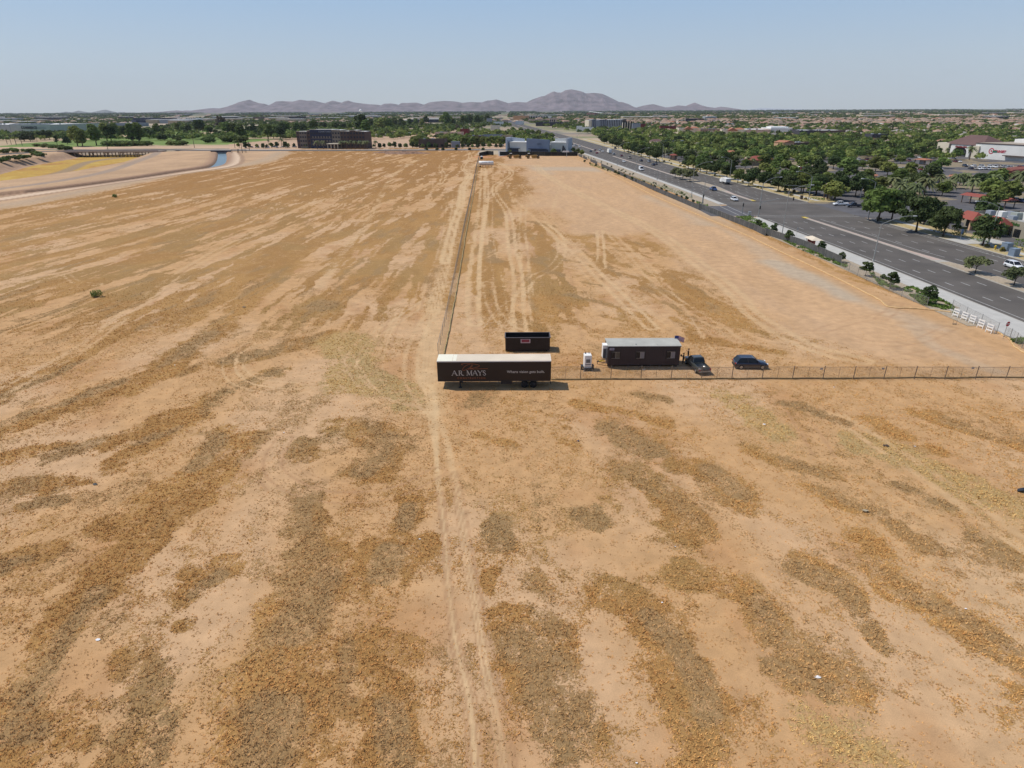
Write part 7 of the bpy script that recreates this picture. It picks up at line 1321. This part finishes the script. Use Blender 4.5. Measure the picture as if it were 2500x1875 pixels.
# ================================================================ planting
# street trees on the far kerb
ST_ = [(2143, 540, 458), (2176, 538, 470), (2236, 566, 476), (2302, 578, 506), (2398, 600, 527), (1801, 447, 412), (1828, 455, 414), (1862, 458, 420), (1899, 468, 424), (1925, 472, 426), (1955, 470, 420), (1993, 476, 426), (2050, 478, 430), (2088, 480, 428), (2110, 470, 428), (1709, 420, 384), (1725, 424, 388), (1745, 430, 392), (1774, 438, 398), (1680, 412, 380), (1692, 414, 380), (1565, 383, 352), (1586, 389, 358), (1603, 396, 357), (1524, 371, 345), (1534, 374, 346), (1548, 378, 350), (1475, 352, 334), (1495, 358, 338), (1510, 362, 340), (1640, 372, 350), (1660, 380, 360), (2010, 462, 428), (1880, 448, 420), (1838, 440, 410), (2128, 505, 462), (2200, 520, 462), (2255, 548, 500)]
for i, (px, py, tp) in enumerate(ST_):
    lb = 'dark round street tree on the far kerb, ' + ('right of the mall driveway' if px > 2100 else 'between the junction and the dump truck' if 1760 < px < 1900 else 'behind the entry sign pavilion' if px >= 1900 else 'farther up the boulevard')
    pplant('street' if i % 5 else 'streetmid', px, py, tp, lb, 'street trees '+lb.split(', ')[1], z=0)
for (px, py, tp, lb) in ((1648, 434, 410, 'leftmost mesquite of three in the boulevard median'), (1666, 438, 411, 'middle mesquite of three in the boulevard median'), (1684, 443, 415, 'rightmost mesquite of three in the boulevard median'), (2380, 668, 626, 'feathery median tree left of the white SUV'), (2474, 698, 652, 'feathery median tree at the right picture edge')): pplant('mesquite', px, py, tp, lb, wide=1.15)
YT = [(1850, 562, 536), (1888, 572, 545), (1925, 590, 562), (2002, 618, 588), (2052, 640, 615), (2112, 675, 638), (2173, 706, 663), (2263, 742, 697)]
for i, (px, py, tp) in enumerate(YT): pplant('young', px, py, tp, 'young staked tree number %s from the right behind the boulevard fence' % ('eight seven six five four three two one'.split()[i]) if i < 7 else 'young staked tree nearest the white barricades', wide=1.0)
for i in range(19): t = (i+PR.uniform(-.35, .35))/18; px = 1425+t*265; pplant('young', px, 393+t*100+4, 393+t*100+4-PR.uniform(5, 10)-t*5, 'small dark young tree behind the far patchy fence', 'young trees along the far fence', wide=1.1)
# gravel shrubs
for i in range(95):
    y = PR.uniform(70, 620); x = rdR(y)+PR.choice((PR.uniform(1, 4.6), PR.uniform(7.5, 12))); 
    if 227 < y < 273 or 180 < y < 192: continue
    plant('shrub' if PR.random() < .6 else 'shrubg', x, y, PR.uniform(.7, 1.3), 'low shrub in the golden gravel along the far kerb', 'gravel shrubs along the far kerb', z=.1)
for i in range(50):
    y = PR.uniform(125, 560); x = rdL(y)-PR.uniform(5.8, 10)
    if 232 < y < 266: continue
    plant('shrubg', x, y, PR.uniform(.5, 1.0), 'low shrub in the gravel strip behind the site fence', 'gravel shrubs behind the site fence', z=.05)
# fresh ground cover
def cover(poly, n, seed, h=.35):
    rg = np.random.default_rng(seed); w = np.array(W(poly)); lo, hi = w.min(0), w.max(0); p = lo+(hi-lo)*rg.random((n*4, 2)); k = inpoly(p[:, 0], p[:, 1], [tuple(q) for q in w]) & (fbm(p[:, 0]/1.6, p[:, 1]/1.6, seed, 2) > .38); p = p[k][:n]
    return np.concatenate([p, (h*rg.random(len(p)))[:, None]+.05], 1)
cv = np.concatenate([cover([(2200, 706), (2225, 700), (2290, 728), (2330, 750), (2332, 768), (2290, 752), (2250, 745)], 3500, 1), cover([(1795, 530), (1830, 528), (1868, 545), (1892, 575), (1850, 560)], 3000, 2), cover([(1868, 565), (1960, 598), (2070, 650), (2062, 655), (1950, 608)], 3000, 3), cover([(2465, 832), (2500, 828), (2540, 850), (2500, 845)], 1500, 4), cover([(2120, 665), (2160, 690), (2200, 705), (2150, 700)], 1000, 5), cover([(1700, 492), (1730, 500), (1725, 508), (1700, 505)], 800, 6), cover([(1440, 398), (1690, 478), (1690, 486), (1440, 404)], 3500, 7, .6)])
rg = np.random.default_rng(4); nn = rg.standard_normal(cv.shape); nn[:, 2] = abs(nn[:, 2])+.6; nn /= np.linalg.norm(nn, axis=1)[:, None]; co, f = leafquads(cv, nn, .14, rg); me = np_mesh('ground_cover', co, f, LEAFM['grassy']); o = bpy.data.objects.new('ground_cover', me); COL.objects.link(o); tag(o, 'fresh green creeping ground cover beside the boulevard pavement', 'ground cover', kind='stuff')
# date palms
for (px, py, tp) in [(2175, 470, 425), (2212, 462, 428), (2256, 476, 425), (2290, 458, 420), (2332, 460, 418), (2352, 452, 416), (2400, 455, 420), (2424, 462, 420), (2484, 462, 410), (2195, 480, 440), (2230, 490, 440), (2310, 470, 432), (2372, 470, 430)]: pplant('datepalm', px, py, tp, 'spreading date palm in the belt above the carport', 'date palms above the carport')
for (px, py, tp, lb) in ((2474, 392, 352, 'fan palm before the bullseye wall, left of two'), (2497, 392, 350, 'fan palm before the bullseye wall, at the picture edge'), (2292, 384, 358, 'palm left of the arched store entrance'), (2308, 384, 358, 'palm close to the arched store entrance'), (2366, 390, 352, 'tall palm right of the arched store entrance'), (656, 357, 338, 'left palm of two before the golf course'), (688, 358, 335, 'right palm of two before the golf course'), (918, 362, 340, 'palm right of the brown hotel')): pplant('palm', px, py, tp, lb)
for (px, py, tp) in [(1625+i*14+PR.uniform(-4, 4), 384+i*1.4+PR.uniform(-5, 5), 0) for i in range(17)]: pplant('palm', px, py, py-26, 'palm in the row crossing the mall parking', 'palms crossing the mall parking')
for (px, py, tp) in ((18, 352, 324), (28, 353, 325), (40, 354, 322), (75, 346, 326), (80, 346, 325), (91, 346, 324), (160, 318, 308)): pplant('fanpalm', px, py, tp, 'shaggy fan palm at the left end of the golf course', 'fan palms at the left golf edge')
pplant('fanpalm', 55, 356, 326, 'thick trunked palm at the left end of the golf course')
for px in (835, 846, 858, 868, 775, 790, 880, 890, 897): pplant('palm', px, 364, 340, 'palm against the brown hotel front', 'palms at the hotel')
# golf course trees
GT = [('tall', 190, 357, 302), ('tall', 202, 358, 312), ('round', 165, 352, 332), ('slim', 140, 354, 330), ('talldark', 100, 342, 317), ('talldark', 110, 342, 316), ('talldark', 122, 341, 315), ('round', 75, 345, 322), ('round', 60, 345, 320), ('round', 132, 333, 320), ('tall', 236, 355, 300), ('tall', 262, 344, 296), ('talldark', 272, 344, 300), ('tall', 282, 338, 298), ('tall', 300, 336, 304), ('talldark', 312, 336, 305), ('tall', 325, 345, 298), ('tall', 341, 344, 296), ('round', 322, 344, 328), ('round', 338, 344, 330), ('round', 365, 338, 312), ('tall', 385, 332, 300), ('round', 400, 327, 312), ('round', 393, 343, 326), ('round', 402, 343, 328), ('tall', 435, 324, 298), ('light', 448, 324, 306), ('talldark', 461, 326, 303), ('talldark', 487, 328, 287), ('slim', 496, 326, 290), ('tall', 510, 330, 304), ('talldark', 515, 330, 307), ('round', 527, 330, 316), ('round', 541, 334, 319), ('brown', 540, 313, 280), ('tall', 556, 332, 294), ('tall', 570, 332, 298), ('tall', 590, 341, 300), ('tall', 577, 326, 300), ('talldark', 608, 330, 304), ('talldark', 620, 329, 300), ('round', 630, 334, 316), ('tall', 655, 340, 299), ('tall', 668, 338, 302), ('talldark', 685, 340, 304), ('tall', 700, 326, 296), ('talldark', 692, 328, 298), ('light', 713, 335, 318), ('tall', 725, 327, 297), ('round', 740, 324, 302), ('tall', 762, 320, 293), ('tall', 770, 318, 292), ('round', 790, 317, 298), ('tall', 815, 316, 297), ('talldark', 822, 318, 297), ('round', 838, 317, 300), ('tall', 855, 318, 299), ('tall', 870, 316, 288), ('talldark', 884, 330, 272), ('tall', 894, 332, 290), ('tall', 878, 322, 283), ('tall', 907, 312, 289), ('tall', 920, 313, 287), ('light', 935, 316, 288), ('tall', 950, 316, 288), ('tall', 965, 311, 285), ('talldark', 980, 313, 288), ('tall', 986, 314, 294), ('tall', 1000, 309, 288), ('tall', 1015, 309, 287), ('tall', 1030, 309, 288), ('talldark', 1040, 304, 282), ('tall', 1080, 306, 279), ('tall', 1091, 309, 272), ('tall', 1100, 307, 282), ('talldark', 1108, 307, 290), ('slim', 1068, 323, 306), ('brown', 1117, 320, 303), ('light', 1086, 320, 308), ('tall', 1130, 306, 281), ('tall', 1138, 306, 283), ('talldark', 1147, 304, 278), ('tall', 1165, 305, 279), ('tall', 1175, 302, 281), ('talldark', 1190, 298, 276), ('tall', 545, 322, 296), ('tall', 640, 326, 302), ('round', 750, 330, 312)]
for (k, px, py, tp) in GT:
    lb = {'tall': 'tall yellow-green eucalyptus', 'talldark': 'tall dark tree', 'slim': 'slim dark cypress', 'round': 'rounded dark tree', 'light': 'small light green tree', 'brown': 'brownish bare-looking tamarisk'}[k]; zn = 'left part of the golf course' if px < 500 else 'middle part of the golf course' if px < 760 else 'tree line behind the brown hotel' if px < 940 else 'tree line behind the motorhome yard'
    pplant(k, px, py, tp, lb+' in the '+zn, lb+' trees, '+zn, wide=1.15)
for (px, py, tp) in [(265+i*9, 357, 343) for i in range(6)]+[(325+i*9, 356, 344) for i in range(5)]+[(418, 355, 343), (437, 355, 343), (447, 355, 343), (430, 340, 330), (437, 344, 334), (462, 339, 328), (473, 335, 324), (550, 347, 330), (562, 347, 328), (575, 347, 329), (588, 348, 331), (511, 349, 333), (35, 372, 360), (15, 374, 362), (60, 371, 363), (75, 372, 362), (85, 379, 368), (95, 380, 369), (100, 382, 372), (20, 392, 380), (40, 390, 378), (55, 388, 377), (5, 396, 384), (68, 386, 378), (90, 358, 350), (110, 360, 350), (130, 362, 352), (150, 366, 353), (165, 367, 355)]:
    pplant('bush', px, py, tp, 'rounded green bush at the wash and golf course edge', 'bushes along the wash', wide=1.5, z=gz(px, py))
for (px, py, tp, lb) in ((281, 482, 471, 'lone green bush near the far left of the field'), (237, 724, 703, 'lone green bush in the left middle of the field')): pplant('bushl', px, py, tp, lb, wide=.8)
# trees at the cross street
for i in range(48):
    px = 585+i*13.6+PR.uniform(-4, 4); 
    if 880 < px < 900 or 1235 < px: continue
    pplant('round' if i % 3 else 'light', px, 361+PR.uniform(-1.5, 1), 348+PR.uniform(-3, 4), 'small street-side tree in the belt at the far edge of the field', 'trees at the far edge of the field', wide=.9)
for (px, py, tp) in ((1015, 358, 332), (1030, 358, 330), (1042, 359, 333), (1085, 354, 331), (1100, 354, 331), (1122, 357, 332), (1135, 358, 330), (1150, 358, 333), (1162, 357, 334), (1180, 355, 333), (1195, 356, 331), (1212, 356, 332), (1225, 357, 333), (1200, 330, 318), (1215, 332, 319), (1232, 330, 318), (1250, 328, 317), (1265, 338, 325), (1285, 326, 315), (1300, 328, 316), (1315, 330, 317), (1345, 340, 325), (1335, 334, 322), (1175, 328, 318), (1270, 345, 328), (1180, 312, 300), (1165, 316, 305), (1245, 309, 300), (1232, 312, 302)): pplant('light', px, py, tp, 'bright green tree around the low shops beyond the field', 'bright green trees around the low shops', wide=1.1)
for (px, py, tp) in ((1245, 379, 366), (1272, 378, 370), (1290, 378, 368), (1352, 379, 363), (1400, 374, 360), (1410, 378, 362), (1420, 380, 366)): pplant('light', px, py, tp, 'little green tree in front of the blue-grey showroom', 'little trees before the showroom', wide=.8)
for px in (1041, 1068, 1082, 1114, 1147, 1179): pplant('bushdark', px, 367, 361, 'dark kerb bush along the cross street', 'kerb bushes on the cross street')
# mall and suburb trees
cnt = 0; y = 205.0
while y < 1150 and cnt < 285:
    x = rdR(y)+18
    while x < y*.84+40:
        xx, yy_ = x+PR.uniform(-5, 5), y+PR.uniform(-5, 5); near_ = (x-rdR(y)) < 60; lot = 255 < x < 470 and 300 < y < 500; tocar = 330 < y < 475 and x > 225
        pr_ = (.95 if near_ else .78)*(.28 if tocar else 1)*(1 if y < 600 else .8); 
        if 228 < yy_ < 276 and x < 200: pr_ *= .15
        if PR.random() < pr_ and clear(xx, yy_, 5) and not (xx > 285 and 440 < yy_ < 530) and all((xx-a)**2+(yy_-b)**2 > 20 for a, b in TREEPOS[-60:]):
            k = PR.choice(('light', 'streetmid', 'street', 'round', 'light', 'streetmid')); zn = 'in the mall parking area' if y < 470 else 'in the green belt behind the mall' if y < 750 else 'among the suburb roofs'
            d_ = {'light': 'bright green', 'streetmid': 'mid green', 'street': 'dark green', 'round': 'dark rounded'}[k]; plant(k, xx, yy_, PR.uniform(5, 9)*(1 if y < 600 else 1.15), '%s tree %s' % (d_, zn), '%s trees %s' % (d_, zn), wide=1.1); cnt += 1
        x += 13+y*.012
    y += 12+y*.022
rg = np.random.default_rng(77)
def ring_(n, y0, y1, cond, seed):
    rg = np.random.default_rng(seed); y = np.exp(rg.uniform(math.log(y0), math.log(y1), n)); x = (rg.random(n)*2-1)*y*.88; k = cond(x, y, rg); return x[k], y[k]
def cnd(x, y, rg):
    rx = np.interp(y, TY, TR); lx = np.interp(y, TY, TL); onroad = (x > lx-8) & (x < rx+8); right = x > rx+8; nm_ = fbm(x/(40+y*.05), y/(60+y*.12), 3, 3)
    east = right & (y > 490) & (x > rx+30) & (nm_ > .26); mid = (~right) & (x > -90) & (y > 640+150*(x < 0)) & (nm_ > .30); west = (~right) & (x <= -90) & (y > 900) & (nm_ > .42+.05*(y < 1300)); k = (east | mid | west) & ~onroad
    for (ax, ay, rz, w, d) in FOOT:
        dx, dy = x-ax, y-ay; u = dx*math.cos(rz)+dy*math.sin(rz); v = -dx*math.sin(rz)+dy*math.cos(rz); k &= ~((u > -8) & (u < w+8) & (v > -22) & (v < d+6))
    return k
for (n, y0, y1, nq, mk, sd) in ((1200, 640, 1300, 60, 'light', 8), (3400, 480, 1500, 70, 'mid', 1), (1900, 520, 1500, 70, 'dark', 2), (2600, 480, 1500, 70, 'light', 7), (7000, 1400, 4200, 22, 'mid', 3), (6000, 1400, 4200, 22, 'dark', 4), (9000, 4000, 15500, 9, 'dark', 5), (3000, 4000, 12000, 9, 'mid', 6)):
    x, y = ring_(n, y0, y1, cnd, sd); r_ = np.random.default_rng(sd+50); s = 1+np.clip((y-1500)/3500, 0, 3.0); h = r_.uniform(5.5, 9.5, len(x))*(1+.22*np.clip((y-2000)/4000, 0, 1)); R_ = r_.uniform(3.2, 5, len(x))*s; blobs('distant_trees', x, y, h, R_, nq, R_*(.17 if nq > 50 else .30 if nq > 15 else .5), LEAFM[mk], 'distant %s green tree cover over the plain' % {'mid': 'mid', 'dark': 'dark', 'light': 'bright'}[mk]+{1: ' behind the mall', 2: ' behind the mall', 7: ' behind the mall', 3: ' in the middle distance', 4: ' in the middle distance', 8: ' around the low shops', 5: ' near the horizon', 6: ' near the horizon'}[sd], sd)
